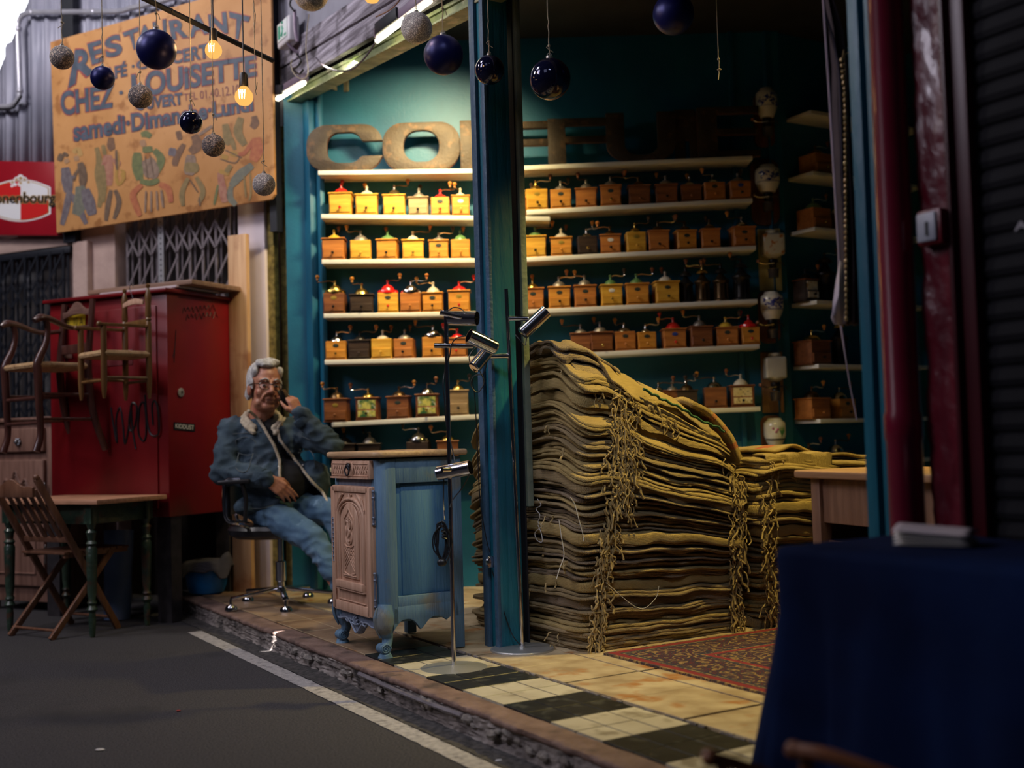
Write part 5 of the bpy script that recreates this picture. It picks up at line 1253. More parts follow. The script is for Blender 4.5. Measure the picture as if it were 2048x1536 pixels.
for s_ in (-1, 1):
    b = B(); x = s_*w0/2; b.tube([(x*1.02,-.015,0),(x,.012,.10),(x,.006,.25),(x,0,.42),(x,.0,.50),(x,.045,.60),(x,.06,.68),(x,.05,.735)], [.022,.019,.021,.024,.024,.018,.016,.018], 12, 4, flat=.85); b.build('leg', WIDE, t)
    b = B(); x = s_*w1/2; b.tube([(x,dd+.10,0),(x,dd+.03,.2),(x,dd,.42),(x,dd,.55),(x,dd+.03,.88)], [.019,.021,.023,.021,.017], 10, 4); b.build('leg', WIDE, t)
    b = B(); b.tube([(s_*w0/2*1.03,-.02,.728),(s_*w0/2*1.02,.01,.748),(s_*w0/2,.07,.745),(s_*(w0+w1)/4,.2,.705),(s_*w1/2,dd,.715)], [.020,.027,.022,.017,.016], 12, 4, flat=.8); b.build('armrest', WIDE, t)
b = B(); rush(b, w0, w1, dd, .50); b.build('seat', RUSH, t)
b = B(); n = 24; P = [(-w1/2, .785)]+[(-w1/2+w1*k/n, .82+.03*cos((k/n-.5)*pi*1)+.035*(abs(k/n-.5) < .17)*cos((k/n-.5)/.17*pi/2)+.006*cos(k/n*pi*6)) for k in range(n+1)]+[(w1/2, .785)]+[(w1/2-w1*k/8, .785+.02*sin(pi*k/8)) for k in range(1, 8)]
b.prism(P, .018, T(0, dd+.02, 0) @ Rx(pi/2) @ T(0,0,-.01)); b.build('crest_rail', wood('armchair_crest_wood', (.13,.065,.05), (.2,.11,.085), (.4,4,4), 9, .35), t, bev=.004)
b = B(); b.box((0, dd+.005, .60), (w1, .016, .055)); b.build('back_rail', WIDE, t, bev=.004)
for (z, y0_) in ((.30, 0), (.16, 0)):
    b = B(); b.tube([(-w0/2,.005,z),(w0/2,.005,z)], .011, 10); b.build('stretcher', WIDE, t)
    for s_ in (-1, 1): b = B(); b.tube([(s_*w0/2,.005,z+.02),(s_*w1/2,dd+.01,z+.02)], .011, 10); b.build('stretcher', WIDE, t)
arm1 = t
CHW = wood('small_chair_wood', (.11,.05,.014), (.19,.095,.03), (4,4,.4), 9, .35, .15)
t = thing('child_armchair', 'small rush-seated wooden armchair with pointed posts hung on the red cabinet', 'chair', D(163, 801, 6.42)+V((.135*cos(radians(-44)), .135*sin(radians(-44)), 0)), radians(-44))
w0, dd = .27, .265
for s_ in (-1, 1):
    b = B(); x = s_*w0/2; b.tube([(x,0,0),(x,0,.04),(x,0,.10),(x,0,.395)], [.008,.014,.017,.016], 12); b.build('leg', CHW, t)
    b = B(); x = s_*w0/2; b.lathe([(.008,0),(.014,.05),(.017,.12),(.017,.42),(.013,.435),(.018,.445),(.013,.455),(.018,.465),(.015,.52),(.018,.56),(.017,.585),(.009,.615),(.006,.62),(.012,.63),(.012,.64),(0,.65)], (x,dd,0), 14); b.build('leg', CHW, t)
    b = B(); b.bar((x,-.025,.405), (x,dd,.405), .03, .016); b.ball((x,-.025,.405), .016, 10); b.build('armrest', CHW, t, bev=.003)
b = B(); rush(b, w0, w0, dd, .262); b.build('seat', RUSH, t)
b = B(); b.box((0, dd, .435), (w0, .014, .03)); b.build('back_rail', CHW, t, bev=.003)
for (p, q) in (((-w0/2,0,.10),(w0/2,0,.10)), ((-w0/2,0,.115),(-w0/2,dd,.115)), ((w0/2,0,.115),(w0/2,dd,.115)), ((-w0/2,dd,.10),(w0/2,dd,.10))): b = B(); b.tube([p, q], .009, 8); b.build('stretcher', CHW, t)
t2 = thing('coat_hanger', 'wooden coat hanger with wire hook between the posts of the small armchair', 'hanger', t.location, t.rotation_euler.z)
b = B(); n = 12; P = [(-.115+.23*k/n, .555+.018*sin(pi*k/n)) for k in range(n+1)]+[(.115-.23*k/n, .53+.010*sin(pi*k/n)) for k in range(n+1)]
b.prism(P, .012, T(0, dd-.012, 0) @ Rx(pi/2)); b.build('hanger_bar', OAK, t2, bev=.003)
b = B(); b.tube([(.0,dd-.018,.57),(-.02,dd-.018,.60),(-.04,dd-.018,.635),(-.03,dd-.018,.655),(-.008,dd-.018,.655),(.0,dd-.018,.64)], .0022, 6, 5); b.build('wire_hook', CHROME, t2)
# yellow card and torn poster seen between the armchair's back posts
YC = mat('yellow_card', (.72,.50,.015), (.76,.55,.02), 5, .6)
a = kpx(127, 627, 0); o_d = .02
def kfront(px, py, e=.02): p = PL(px, py, KC-fy*e, fy)-KC; return V((p.dot(fx), p.dot(fy), p.z))
b = B(); P = [kfront(126,627), kfront(170,626), kfront(170,654), kfront(126,655)]; b.add(P+[p+V((0,.004,0)) for p in P], [(3,2,1,0),(4,5,6,7)]+[(i,(i+1)%4,4+(i+1)%4,4+i) for i in range(4)])
o = b.build('lettered_card', YC, loc=KC, rotz=FAR, sm=False); tag(o, 'yellow card with black lettering on the red cabinet behind the armchair', 'sign')
b = B()
for (s_, q) in (('RIA', [(124,636),(139,635),(139,651),(124,651)]), ('10', [(148,635),(155,635),(155,650),(148,650)]), ('A', [(159,635),(166,635),(166,650),(159,650)])):
    gv, gf = glyphs(s_, -.01); f_ = quadmap(q); b.add([kfront(*f_(u, v), .0212) for u, v in gv], gf)
b.build('card_text', BLKP, o, sm=False)
b = B(); P = [kfront(125,691), kfront(144,690), kfront(143,716), kfront(126,716)]; b.add(P+[p+V((0,.003,0)) for p in P], [(3,2,1,0),(4,5,6,7)]+[(i,(i+1)%4,4+(i+1)%4,4+i) for i in range(4)])
o = b.build('torn_poster', mat('faded_poster', (.55,.42,.45), (.62,.52,.52), 20, .7, c3=(.35,.08,.1), noise2=30), loc=KC, rotz=FAR, sm=False); tag(o, 'small faded poster under the yellow card on the red cabinet', 'poster')
# ---- old dresser at the left edge
t = thing('old_dresser', 'tall old wooden dresser with carved door and ornate drawer knob at left edge', 'dresser', FA0, FAR)
oz = .52; xr = fp(112, 1000, oz).x; ztp = fp(60, 842, oz).z; W1 = .62; hh = ztp-RZ
DRW = wood('dresser_wood', (.17,.085,.06), (.27,.145,.105), (3,3,.3), 10, .5, .25)
b = B(); b.box((xr-W1/2, -oz+.2, RZ+.06+(hh-.06)/2), (W1, .38, hh-.06)); b.box((xr-.03, -oz+.03, RZ+.04), (.06, .06, .08)); b.box((xr-W1+.03, -oz+.03, RZ+.04), (.06, .06, .08)); b.build('body', DRW, t, bev=.005)
b = B(); b.box((xr-W1/2, -oz+.19, ztp+.01), (W1+.05, .42, .026)); b.build('top', DRW, t, bev=.006)
zd = fp(50, 880, oz).z; b = B(); b.box((xr-W1/2-.02, -oz-.003, zd), (W1-.14, .03, .15)); dw_ = b.build('drawer', DRW, t, bev=.007, seg=3)
b = B(); p = fp(37, 884, oz+.02)
for k in range(6): a = k*pi/3; b.ball(p+V((.018*cos(a), -.006, .018*sin(a))), .010, 8)
b.ball(p+V((0,-.02,0)), .013, 10); b.build('ornate_knob', mat('pewter', (.22,.22,.23), rough=.3, metal=.9), dw_)
z0_, z1_ = RZ+.16, fp(60, 920, oz).z; b = B(); b.box((xr-W1/2-.02, -oz-.004, (z0_+z1_)/2), (W1-.14, .028, z1_-z0_)); dd_ = b.build('door', DRW, t, bev=.006, seg=3)
b = B(); cx_ = xr-W1/2-.02; n = 40
P = [(cx_-.17+.34*k/n, z1_-.14+.05*cos((k/n-.5)*pi*2)*(.5+.5*cos((k/n-.5)*pi*4))+.02*cos((k/n-.5)*pi*8)) for k in range(n+1)]
b.tube([(x, -oz-.02, z) for x, z in P], .009, 8); b.tube([(x, -oz-.02, z-.024) for x, z in P], .005, 6)
b.tube([(cx_-.17,-oz-.02,P[0][1]),(cx_-.17,-oz-.02,z0_+.08),(cx_+.17,-oz-.02,z0_+.08),(cx_+.17,-oz-.02,P[-1][1])], .009, 8); b.build('scalloped_moulding', DRW, dd_)
PWH = mat('pewter_hinge', (.25,.22,.2), rough=.3, metal=.9)
for z_ in (z1_-.2, z0_+.2): b = B(); b.lathe([(.004,-.06),(.009,-.05),(.006,-.03),(.006,.03),(.009,.05),(.004,.06)], (xr-.075, -oz-.018, z_), 10); b.build('hinge', PWH, dd_)
# ---- green-legged table
TGR = mat('worn_green_paint', (.014,.034,.022), (.035,.065,.04), 14, .4, bump=.5, bscale=40, c3=(.07,.035,.02), noise2=12, coat=.3)
TTOP = wood('scrubbed_table_top', (.42,.20,.11), (.56,.29,.17), (.4,5,5), 8, .5, .2)
Np = G(185, 1275, RZ); tx = V((cos(radians(-26.6)), sin(radians(-26.6)), 0)); ty = V((-tx.y, tx.x, 0))
t = thing('side_table', 'wooden-topped table with turned dark green legs before the red cabinet', 'table', (Np.x, Np.y, RZ), radians(-26.6))
LX, LY, TZ = -.63, .40, .735
b = B(); b.box((LX/2+.02, LY/2, TZ-.012), (abs(LX)+.17, LY+.12, .026)); b.build('tabletop', TTOP, t, bev=.005)
b = B()
for (x, y, sx, sy) in ((LX/2, 0, abs(LX), .02), (LX/2, LY, abs(LX), .02), (0, LY/2, .02, LY), (LX, LY/2, .02, LY)): b.box((x, y, TZ-.08), (sx, sy, .105))
b.build('apron', TGR, t, bev=.002)
b = B(); b.box((LX/2-.06, -.014, TZ-.078), (.26, .012, .08)); b.build('drawer_front', TTOP, t, bev=.003)
LP = [(.012,0),(.016,.02),(.020,.10),(.016,.13),(.030,.15),(.018,.17),(.026,.185),(.019,.20),(.024,.24),(.028,.38),(.030,.47),(.022,.485),(.031,.50),(.020,.515),(.024,.545),(.030,.56),(.018,.575),(.026,.60),(.030,.61),(.030,.72)]
for (x, y) in ((0,0), (LX,0), (0,LY), (LX,LY)):
    b = B(); b.lathe(LP, (x, y, 0), 20); b.box((x, y, TZ-.075), (.055, .055, .11)); b.build('leg', TGR, t)
# ---- slatted folding chair
Q1 = G(17, 1272, RZ); cr = radians(-31)
t = thing('folding_chair', 'slatted wooden folding chair in front of the green-legged table', 'chair', (Q1.x, Q1.y, RZ), cr)
FCW = wood('folding_chair_wood', (.13,.055,.03), (.22,.105,.06), (4,4,.5), 9, .35, .2); W3 = .37
for x in (0, W3):
    b = B(); xo = -.012 if x == 0 else .012; b.bar((x+xo, .42, .0), (x+xo, -.10, .86), .020, .036, up=(0,1,0)); b.ball((x+xo, -.102, .865), .017, 10); b.build('back_post', FCW, t, bev=.003)
    b = B(); xi = .014 if x == 0 else -.014; b.bar((x+xi, .0, .0), (x+xi, .40, .435), .020, .034, up=(0,1,0)); b.build('leg', FCW, t, bev=.003)
def yb(z): return .42-.52*z/.86
b = B()
for k in range(10): b.box((W3/2, .10+.044*k, .448), (W3-.01, .038, .014), )
b.box((.02, .30, .432), (.02, .42, .022)); b.box((W3-.02, .30, .432), (.02, .42, .022)); b.build('seat', FCW, t, bev=.002)
n = 16; P = [(W3*k/n, .80+.045*sin(pi*k/n)+.012*cos(k/n*pi*4)) for k in range(n+1)]+[(W3-W3*k/n, .76) for k in range(n+1)]
b = B(); b.prism(P, .016, frame((0, yb(.8)-.012, 0), (1,0,0), (0,-.05,1), (0,1,.05))); b.build('top_rail', FCW, t, bev=.003)
b = B(); b.bar((0, yb(.52), .52), (W3, yb(.52), .52), .03, .014, up=(0,1,0)); b.build('lower_rail', FCW, t, bev=.002)
for k in range(5):
    x = W3*(k+1)/6; b = B(); b.bar((x, yb(.51)+.004, .51), (x, yb(.80)+.006, .80), .034, .008, up=(0,1,0)); b.build('back_slat', FCW, t, bev=.002)
b = B(); b.cyl((0, .03, .045), (W3, .03, .045), .008, n=10); b.build('rung', FCW, t); b = B(); b.cyl((0, yb(.07), .07), (W3, yb(.07), .07), .008, n=10); b.build('rung', FCW, t)
# ---- things under the cabinet
JUG = mat('translucent_blue_sheet', (.10,.17,.32), (.16,.24,.42), 6, .4, c3=(.2,.22,.3), noise2=4)
p = G(232, 1240, RZ); b = B(); b.tube([(0,0,0),(0,.05,.52)], [.075,.085], 16); o = b.build('plastic_pipe', JUG, loc=(p.x, p.y+.02, RZ)); tag(o, 'pale blue plastic pipe leaning under the red cabinet behind the table', 'pipe')
b = B(); p = G(134, 1215, RZ); b.box((0,0,.35), (.05, .02, .7)); o = b.build('white_batten', mat('white_batten', (.35,.33,.4), rough=.6), loc=(p.x, p.y+.1, RZ), rotz=FAR); tag(o, 'narrow whitish batten standing behind the left legs of the green table', 'batten')
p = G(405, 1193, 0); t = thing('blue_basin', 'round blue plastic basin under the rag by the red cabinet', 'basin', (p.x, p.y+.10, .008), 0)
b = B(); b.lathe([(.085,0),(.10,.006),(.118,.05),(.125,.11),(.122,.17),(.128,.175),(.120,.178),(.115,.17),(.11,.03),(0,.02)], n=36); b.build('bowl', mat('blue_plastic', (.005,.17,.52), (.008,.2,.58), 4, .35), t)
RAG = weave('grey_rag', (.045,.042,.055), (.085,.08,.10), 300, .8); c_ = V((p.x, p.y+.10, 0))
def rag(u, v):
    x = -.15+.36*u; y = -.19+.34*v; r_ = sqrt(x*x+y*y); z = .195+.015*noise.noise(V((u*5, v*5, 2)))
    if r_ > .125: z -= (r_-.125)*.75+.02*sin(atan2(y, x)*7)*(r_-.125)*6
    if x > .1: z += .06*math.exp(-((x-.16)/.06)**2)*math.exp(-((v-.6)/.35)**2)
    k = 1 if r_ < .125 else (.13+(r_-.125)*.35)/r_
    return (x*k, y*k, max(z, .10))
b = B(); b.grid(rag, 40, 40); o = b.build('rag', RAG, loc=(c_.x, c_.y, .008), solid=.008, ang=80); tag(o, 'grey ribbed rag draped over the blue basin', 'rag')
# ================================================================ HANGING DECORATIONS
GLIT = mat('silver_glitter', (.34,.33,.33), (1,.97,.92), 260, .32, .55, bump=.8, bscale=300, cut=(.50,.60))
GLITD = mat('pewter_glitter', (.13,.12,.13), (.85,.68,.52), 260, .32, .55, bump=.8, bscale=300, cut=(.50,.62))
MATB = mat('matte_blue_ball', (.006,.008,.085), (.008,.010,.10), 4, .38, .4)
SHB = mat('shiny_dark_ball', (.008,.010,.045), rough=.06, metal=.5, coat=.8)
bd = {'glit': GLIT, 'glitd': GLITD, 'matb': MATB, 'shin': SHB}
def bauble(px, py, rpx, R, kind, label, top=3.55, sway=0, knot=14):
    d = R*F/rpx; p = D(px, py, d); t = thing('bauble', label, 'bauble', p, 0, 'hanging baubles')
    b = B(); b.ball((0,0,0), R, 40); b.build('globe', bd[kind], t)
    b = B(); b.lathe([(R*.16,R*.96),(R*.17,R*1.10),(R*.12,R*1.14),(0,R*1.15)], n=14); b.tube([(R*.1*cos(a), 0, R*1.17+R*.1*sin(a)) for a in [2*pi*k/12 for k in range(13)]], R*.02, 5); b.build('cap', STEEL, t)
    rs = random.Random(int(px)); H = top-p.z; b = B()
    P = [(0,0,R*1.1)]
    for k in range(1, 9): P.append((rs.uniform(-.0022,.0022), 0, R*1.1+(.16)*k/8))
    P.append((0,0,H)); b.tube(P, .0021, 5, 1)
    z0_ = R*1.1+rs.uniform(.03, .10); b.ball((0,0,z0_), .006, 8); b.tube([(0,0,z0_),(.010*rs.choice([-1,1]),0,z0_-.006),(.016*rs.choice([-1,1]),0,z0_-.026)], .0016, 5, 3)
    b.build('hanging_string', TWINE, t); return t
bauble(124,115,24,.05,'glitd','dark glitter bauble, leftmost of those hanging before the painted board')
bauble(205,156,24,.05,'matb','small matte blue bauble left of the big blue one, before the painted board')
bauble(281,193,24,.05,'glitd','glitter bauble hanging between the two matte blue ones and the bulbs')
bauble(313,99,40,.08,'matb','big matte blue bauble covering the lettering of the painted board')
bauble(382,245,23,.048,'shin','shiny dark bauble hanging over the painted guitarist')
bauble(427,291,23,.048,'glitd','glitter bauble hanging over the right of the painted board, below the bulb')
bauble(528,369,23,.048,'glit','pale glitter bauble hanging lowest, at the corner of the painted board')
bauble(833,56,32,.065,'glit','bright silver glitter bauble in front of the fluorescent tube')
bauble(887,110,40,.075,'matb','matte dark blue bauble just left of the teal pillar')
bauble(979,140,30,.062,'shin','shiny dark bauble hanging in front of the teal pillar')
bauble(1100,158,42,.082,'shin','large shiny dark bauble just right of the teal pillar')
bauble(1347,28,42,.080,'matb','blue bauble cut by the top of the picture, right of the pillar')
bauble(622,-14,36,.065,'glit','large glitter bauble at the top above the exit sign')
d = 4.6; p = D(1438, 145, d); b = B(); P = [p+V((.001*sin(k), 0, .02*k)) for k in range(4)]; b.tube([p, p+V((.002,0,.05)), p+V((0,0,.06)), V((p.x, p.y, 3.55))], .0022, 5); b.ball(p+V((0,0,.055)), .006, 8); b.ball(p+V((.001,0,.012)), .007, 8, (1.4,1,.6)); b.tube([p+V((0,0,.0)), p+V((-.004,0,-.03))], .0018, 5)
tag(b.build('hanging_string', TWINE), 'empty string with a knot hanging where a bauble is missing', 'string')
# twine tails hanging over the painted board
for (x, y0_, y1_, lab) in ((507, -10, 70, 'thin twine tail hanging over the last letter of the painted board'), (510, 140, 190, 'short twine tail right of the lower bulb')):
    a = D(x, y0_, 4.9); c_ = D(x+3, y1_, 4.9); b = B(); b.tube([V((a.x, a.y, 3.5)), a, (a+c_)/2+V((.006,0,0)), c_+V((-.004,0,.02)), c_], .0018, 5, 3); tag(b.build('twine_tail', TWINE), lab, 'string')
# rod
a = D(270, -12, 4.55); c_ = D(545, 121, 5.3); b = B(); b.tube([a+(a-c_)*.35, a, c_], .012, 8)
for k in range(6): b.ball(a+(c_-a)*(k/6+.06), .017, 8, (1,.7,.7))
o = b.build('hanging_rod', BLACKM); tag(o, 'dark metal rod slanting across the painted board with twine knots', 'rod')
# filament bulbs
AMB = mat('amber_glass', (1.0,.62,.22), rough=.05, trans=1)
def bulb(px, py, rpx, label):
    R = .036; d = R*F/rpx; p = D(px, py, d); t = thing('pendant_bulb', label, 'bulb', p, 0, 'filament bulbs')
    b = B(); b.lathe([(0,-R),(R*.6,-R*.82),(R*.95,-R*.35),(R,0),(R*.92,R*.42),(R*.6,R*.85),(R*.38,R*1.15),(R*.36,R*1.3)], n=32); b.build('glass', emis('glowing_glass', (1.0,.50,.12), 1.1), t)
    b = B(); b.lathe([(R*.48,R*1.1),(R*.5,R*1.2),(R*.46,R*2.4),(R*.40,R*2.6),(R*.1,R*2.75),(0,R*2.8)], n=24); b.build('socket', BLACK, t)
    b = B(); b.tube([(0,0,R*2.7),(0,0,3.55-p.z)], .0028, 6); b.build('flex', BLACK, t)
    b = B(); 
    for k in range(4):
        A = k*pi/2; b.tube([(R*.25*cos(A),-R*1.0,-R*.5),(R*.35*cos(A+.3),-R*1.02,R*.5)], .0018, 5)
    b.lathe([(0,-R*.5),(R*.5,-R*.3),(R*.5,R*.3),(0,R*.5)], (0,-R*.62,0), 12, None, 1, .7); b.build('filament', emis('filament', (1.0,.80,.36), 6), t)
    l = bpy.data.lights.new('bulb_light', 'POINT'); l.energy = 1.2; l.color = (1,.55,.2); l.shadow_soft_size = .03; lo = bpy.data.objects.new('bulb_light', l); COL.objects.link(lo); lo.location = p+V((0,-.08,0))
bulb(427, 101, 17, 'upper glowing filament bulb hanging before the painted board'); bulb(488, 194, 18.5, 'lower glowing filament bulb hanging before the painted board'); bulb(744, -12, 19, 'orange glowing bulb at the top edge by the glitter bauble')
# ================================================================ LIGHT FITTINGS ON THE HEADER
def HP_(px, py, x=.57): return toS(PL(px, py, S(x, 0), cX))
TUBEM = emis('lit_tube', (1.0,.93,.62), 9)
LILAC = mat('lilac_metal', (.20,.15,.21), (.26,.2,.27), 8, .4, .3)
def fitting(p0, p1, lab, x=.545):
    a = HP_(*p0, x); c_ = HP_(*p1, x); t = thing('fluorescent_light', lab, 'light', K0, TH, 'fluorescent lights on the header')
    b = B(); b.bar((x, a.y, a.z+.035), (x, c_.y, c_.z+.035), .05, .045); b.build('casing', LILAC, t, bev=.004)
    b = B(); b.bar((x-.03, a.y-.04, a.z+.04), (x-.03, c_.y+.30, c_.z+.04), .015, .06); b.build('side_plate', BLACKM, t, bev=.003)
    b = B(); b.tube([(x-.005, a.y, a.z), (x-.005, c_.y, c_.z)], .013, 12); b.build('lit_tube', TUBEM, t)
fitting((557, 198), (610, 166), 'short fluorescent light fitting at the low far end of the header'); fitting((756, 82), (862, 2), 'long fluorescent light fitting on the header above the glitter bauble')
# exit sign
p = HP_(570, 65, .50); t = thing('exit_sign', 'white emergency exit light box with green pictogram above the header', 'sign', S(.50, p.y, p.z), TH-pi/2)
b = B(); b.box((0,.02,0), (.20,.07,.155)); b.build('box', mat('exit_box', (.62,.6,.63), rough=.35), t, bev=.014, seg=3)
EXW = mat('exit_face', (.72,.78,.76), (.8,.84,.82), 8, .3); b = B(); b.box((0,-.017,.01), (.165,.004,.11)); fa_ = b.build('face', EXW, t, bev=.002)
EXG = mat('exit_green', (.02,.30,.17), (.10,.42,.28), 26, .4)
b = B(); 
b.add([(x, -.0195, z) for x, z in [(-.07,-.03),(-.03,-.03),(-.03,.05),(-.07,.05)]], [(0,1,2,3)]); b.add([(x, -.0195, z) for x, z in [(.03,-.035),(.07,-.035),(.07,-.02),(.03,-.02)]], [(0,1,2,3)])
b.tube([(.0,-.0195,-.03),(.012,-.0195,-.005),(.004,-.0195,.02),(.01,-.0195,.035)], [.004,.006,.008,.006], 6, 3); b.tube([(.004,-.0195,.0),(-.016,-.0195,-.02)], .005, 6); b.tube([(.008,-.0195,.02),(.028,-.0195,.012)], .004, 6); b.ball((.012,-.0195,.052), .009, 10); b.build('pictogram', EXG, fa_)
b = B(); b.tube([(.04,.0,-.075),(.045,.03,-.11),(.05,.06,-.13)], .010, 8, 3); b.tube([(.115,.02,.10),(.12,.02,-.02),(.125,.03,-.09)], .011, 8, 3); b.build('bracket_pipe', LILAC, t)
def hcable(pts, x, lab, r_=.005, m=None):
    b = B(); b.tube([HP_(a, c_, x) for a, c_ in pts], r_, 7, 5); o = b.build('hanging_cable', m or mat('cable_mauve', (.10,.08,.10), rough=.5), **SL); tag(o, lab, 'cable')
hcable([(632,115),(646,130),(664,139),(682,142),(705,138),(722,124),(738,105),(750,86)], .50, 'dark cable sagging between the two fluorescent fittings')
hcable([(618,28),(614,60),(612,100),(616,135),(614,152),(604,158),(590,150),(582,132),(584,118)], .50, 'thin pale cable looping below the exit sign', .003, TWINE)
hcable([(594,108),(602,122),(594,134),(586,138),(598,148),(606,140)], .48, 'tangle of black wires under the exit sign', .006, BLACK)
hcable([(588,22),(580,10),(584,-4),(594,-10)], .50, 'dark hook cable above the exit sign', .006, BLACK)
hcable([(752,34),(780,20),(798,2),(800,-10)], .52, 'thin rust-coloured wire beside the upper fluorescent fitting', .003, OLDW)
b = B(); q0 = HP_(820, 38, .52); 
for k in range(5): b.box((.52, q0.y+.012*k, q0.z+.008*k), (.004, .04, .006))
tag(b.build('metal_clips', STEEL, **SL), 'small stack of metal clips on the header beside the tube', 'clip')
# cloth scrap pinned on the teal wall
a = D(642, 186, WY-.01); c_ = D(698, 155, WY-.01); b = B(); b.grid(lambda u, v: (a.x+(c_.x-a.x)*u, WY-.012-.02*sin(u*7), a.z+(c_.z-a.z)*(v*(.35+.65*u)+.35*(1-u))), 14, 6); tag(b.build('cloth_scrap', mat('pale_cloth', (.3,.27,.17), (.42,.38,.25), 12, .9), solid=.003), 'scrap of pale cloth on the teal wall under the header', 'cloth')
# ================================================================ SWITCH BOX, CURTAIN, BEADS
p = toS(PL(1868, 455, S(.60, 0), cX)); t = thing('key_switch_box', 'small grey key switch box on the red column', 'switch', S(.605, p.y, p.z), TH-pi/2)
b = B(); b.box((0,.0,0), (.075,.05,.09)); b.build('housing', mat('switch_red', (.16,.006,.014), rough=.35), t, bev=.005); b = B(); b.box((-.004,-.028,0), (.060,.010,.075)); f_ = b.build('cover', mat('switch_grey', (.33,.35,.42), (.4,.42,.48), 14, .4), t, bev=.006)
b = B(); b.box((0,-.034,-.008), (.007,.004,.03)); b.ball((0,-.034,.008), .006, 8, (1,.4,1)); b.build('keyhole', BLACK, f_)
CUR = mat('mauve_fabric', (.16,.12,.17), (.24,.18,.24), 8, .7, sheen=.3); CURD = mat('dark_fabric', (.035,.022,.025), (.06,.04,.045), 8, .85)
cd = 3.55
def cpt(px, py, dd_=0): return D(px, py, cd+dd_)
E = [(1645,-20,1658,0),(1652,60,1690,0),(1660,140,1700,0),(1662,220,1702,0),(1670,330,1706,0),(1676,430,1712,0),(1680,520,1716,0),(1680,600,1718,0),(1684,650,1716,0)]
b = B()
def curt(u, v):
    k = v*(len(E)-1); i = min(int(k), len(E)-2); f_ = k-i
    xl = E[i][0]*(1-f_)+E[i+1][0]*f_; xr_ = E[i][2]*(1-f_)+E[i+1][2]*f_; y = E[i][1]*(1-f_)+E[i+1][1]*f_
    p = cpt(xl+(xr_-xl)*u, y); p.y += .018*sin(u*14+v*2); return p
b.grid(curt, 28, 40); o = b.build('drawn_curtain', CURD, solid=.004, ang=80); tag(o, 'dark curtain gathered in a narrow hanging bundle inside the right jamb', 'curtain')
b = B(); b.tube([cpt(*p, -.03) for p in [(1645,-20),(1650,60),(1656,150),(1662,250),(1668,350),(1674,450),(1678,520),(1676,600),(1682,650),(1692,720),(1702,780),(1714,840)]], [.007]*9+[.004]*3, 7, 3, flat=.5); o = b.build('curtain_cord', CUR); tag(o, 'mauve cord running down the left edge of the dark curtain', 'cord')
b = B(); b.tube([cpt(*p, -.03) for p in [(1648,20),(1666,80),(1678,150),(1682,260),(1684,360),(1690,460),(1694,560)]], .005, 7, 3); o = b.build('curtain_cord', mat('dark_mauve_cord', (.07,.05,.075), rough=.6)); tag(o, 'darker mauve cord falling over the middle of the curtain', 'cord')
WCL = mat('pale_lilac_cloth', (.42,.37,.46), (.5,.45,.53), 8, .6)
b = B(); P = [(1680,520),(1673,560),(1667,600),(1663,636),(1668,648),(1684,652),(1688,620),(1688,570),(1686,530)]
b.add([cpt(x, y, -.06+.012*sin(i*2)) for i, (x, y) in enumerate(P)]+[cpt(1677, 590, -.085)], [(i, (i+1) % 9, 9) for i in range(9)]); o = b.build('cloth_tip', WCL, solid=.004, ang=80); tag(o, 'pale lilac pointed cloth tip hanging at the curtain edge', 'cloth')
b = B(); rs = random.Random(9)
for k in range(46):
    y = 120+k*11.5; x = 1690+8*math.exp(-((y-100)/60)**2)*-1+ (y-120)*.006; b.ball(cpt(x, y, -.09), .0065*rs.uniform(.8,1.15), 8, (1,1,1.25), Rz(rs.uniform(0,3)))
b.tube([cpt(1696, 105, -.09), cpt(1687, 112, -.09), cpt(1684, 125, -.09), cpt(1690, 140, -.09), cpt(1693, 640, -.09)], .0018, 5, 3)
o = b.build('bead_string', mat('old_gold_beads', (.24,.15,.06), (.34,.24,.1), 30, .35, .4)); tag(o, 'long string of old gold beads hanging beside the dark curtain', 'bead string')
# ================================================================ RIGHT DRESSER AND BLUE TABLE
RDW = wood('stripped_dresser_wood', (.15,.075,.045), (.24,.13,.08), (3,3,.35), 9, .5, .2); RDT = wood('stripped_dresser_top', (.27,.145,.075), (.38,.22,.12), (.4,4,4), 9, .5, .15)
# left front corner of the top
cf = D(1604, 940, 4.45); ang = atan2(-.94, .34); t = thing('wooden_dresser', 'stripped wooden dresser with drawer, partly behind the right jamb and blue table', 'dresser', (cf.x+.02, cf.y-.03, 0), ang)
HT = cf.z; LW, DW = 1.15, .42        # local x runs towards the camera, y into the room
b = B(); b.box((LW/2-.03, DW/2-.02, HT-.014), (LW+.02, DW+.05, .03)); b.build('top', RDT, t, bev=.008, seg=3)
for x in (.03, LW-.06):
    for y in (.02, DW-.04): b = B(); b.box((x+.01, y, (HT-.03)/2+.004), (.055, .05, HT-.03)); b.build('corner_post', RDW, t, bev=.003)
b = B(); b.box((LW/2-.02, .02, HT-.115), (LW-.13, .02, .165)); dr_ = b.build('drawer', RDW, t, bev=.005)
b = B(); b.box((LW/2-.02, .035, .30), (LW-.13, .015, .36)); dd_ = b.build('door', RDW, t, bev=.004)
b = B(); b.prism([(.09,.06),(.30,.06),(.26,.30),(.2,.42),(.17,.47),(.12,.40),(.09,.3)], .014, T(0,.028,0) @ Rx(pi/2)); b.prism([(.33,.06),(.6,.06),(.6,.45),(.42,.42),(.36,.3)], .014, T(0,.028,0) @ Rx(pi/2)); b.build('carved_arch', RDW, dd_, bev=.006)
b = B(); b.box((LW/2-.02, DW-.03, HT/2), (LW-.1, .015, HT-.1)); b.box((LW-.05, DW/2, HT/2), (.015, DW-.1, HT-.1)); b.box((.03, DW/2, HT/2), (.015, DW-.1, HT-.1)); b.build('carcass', RDW, t)
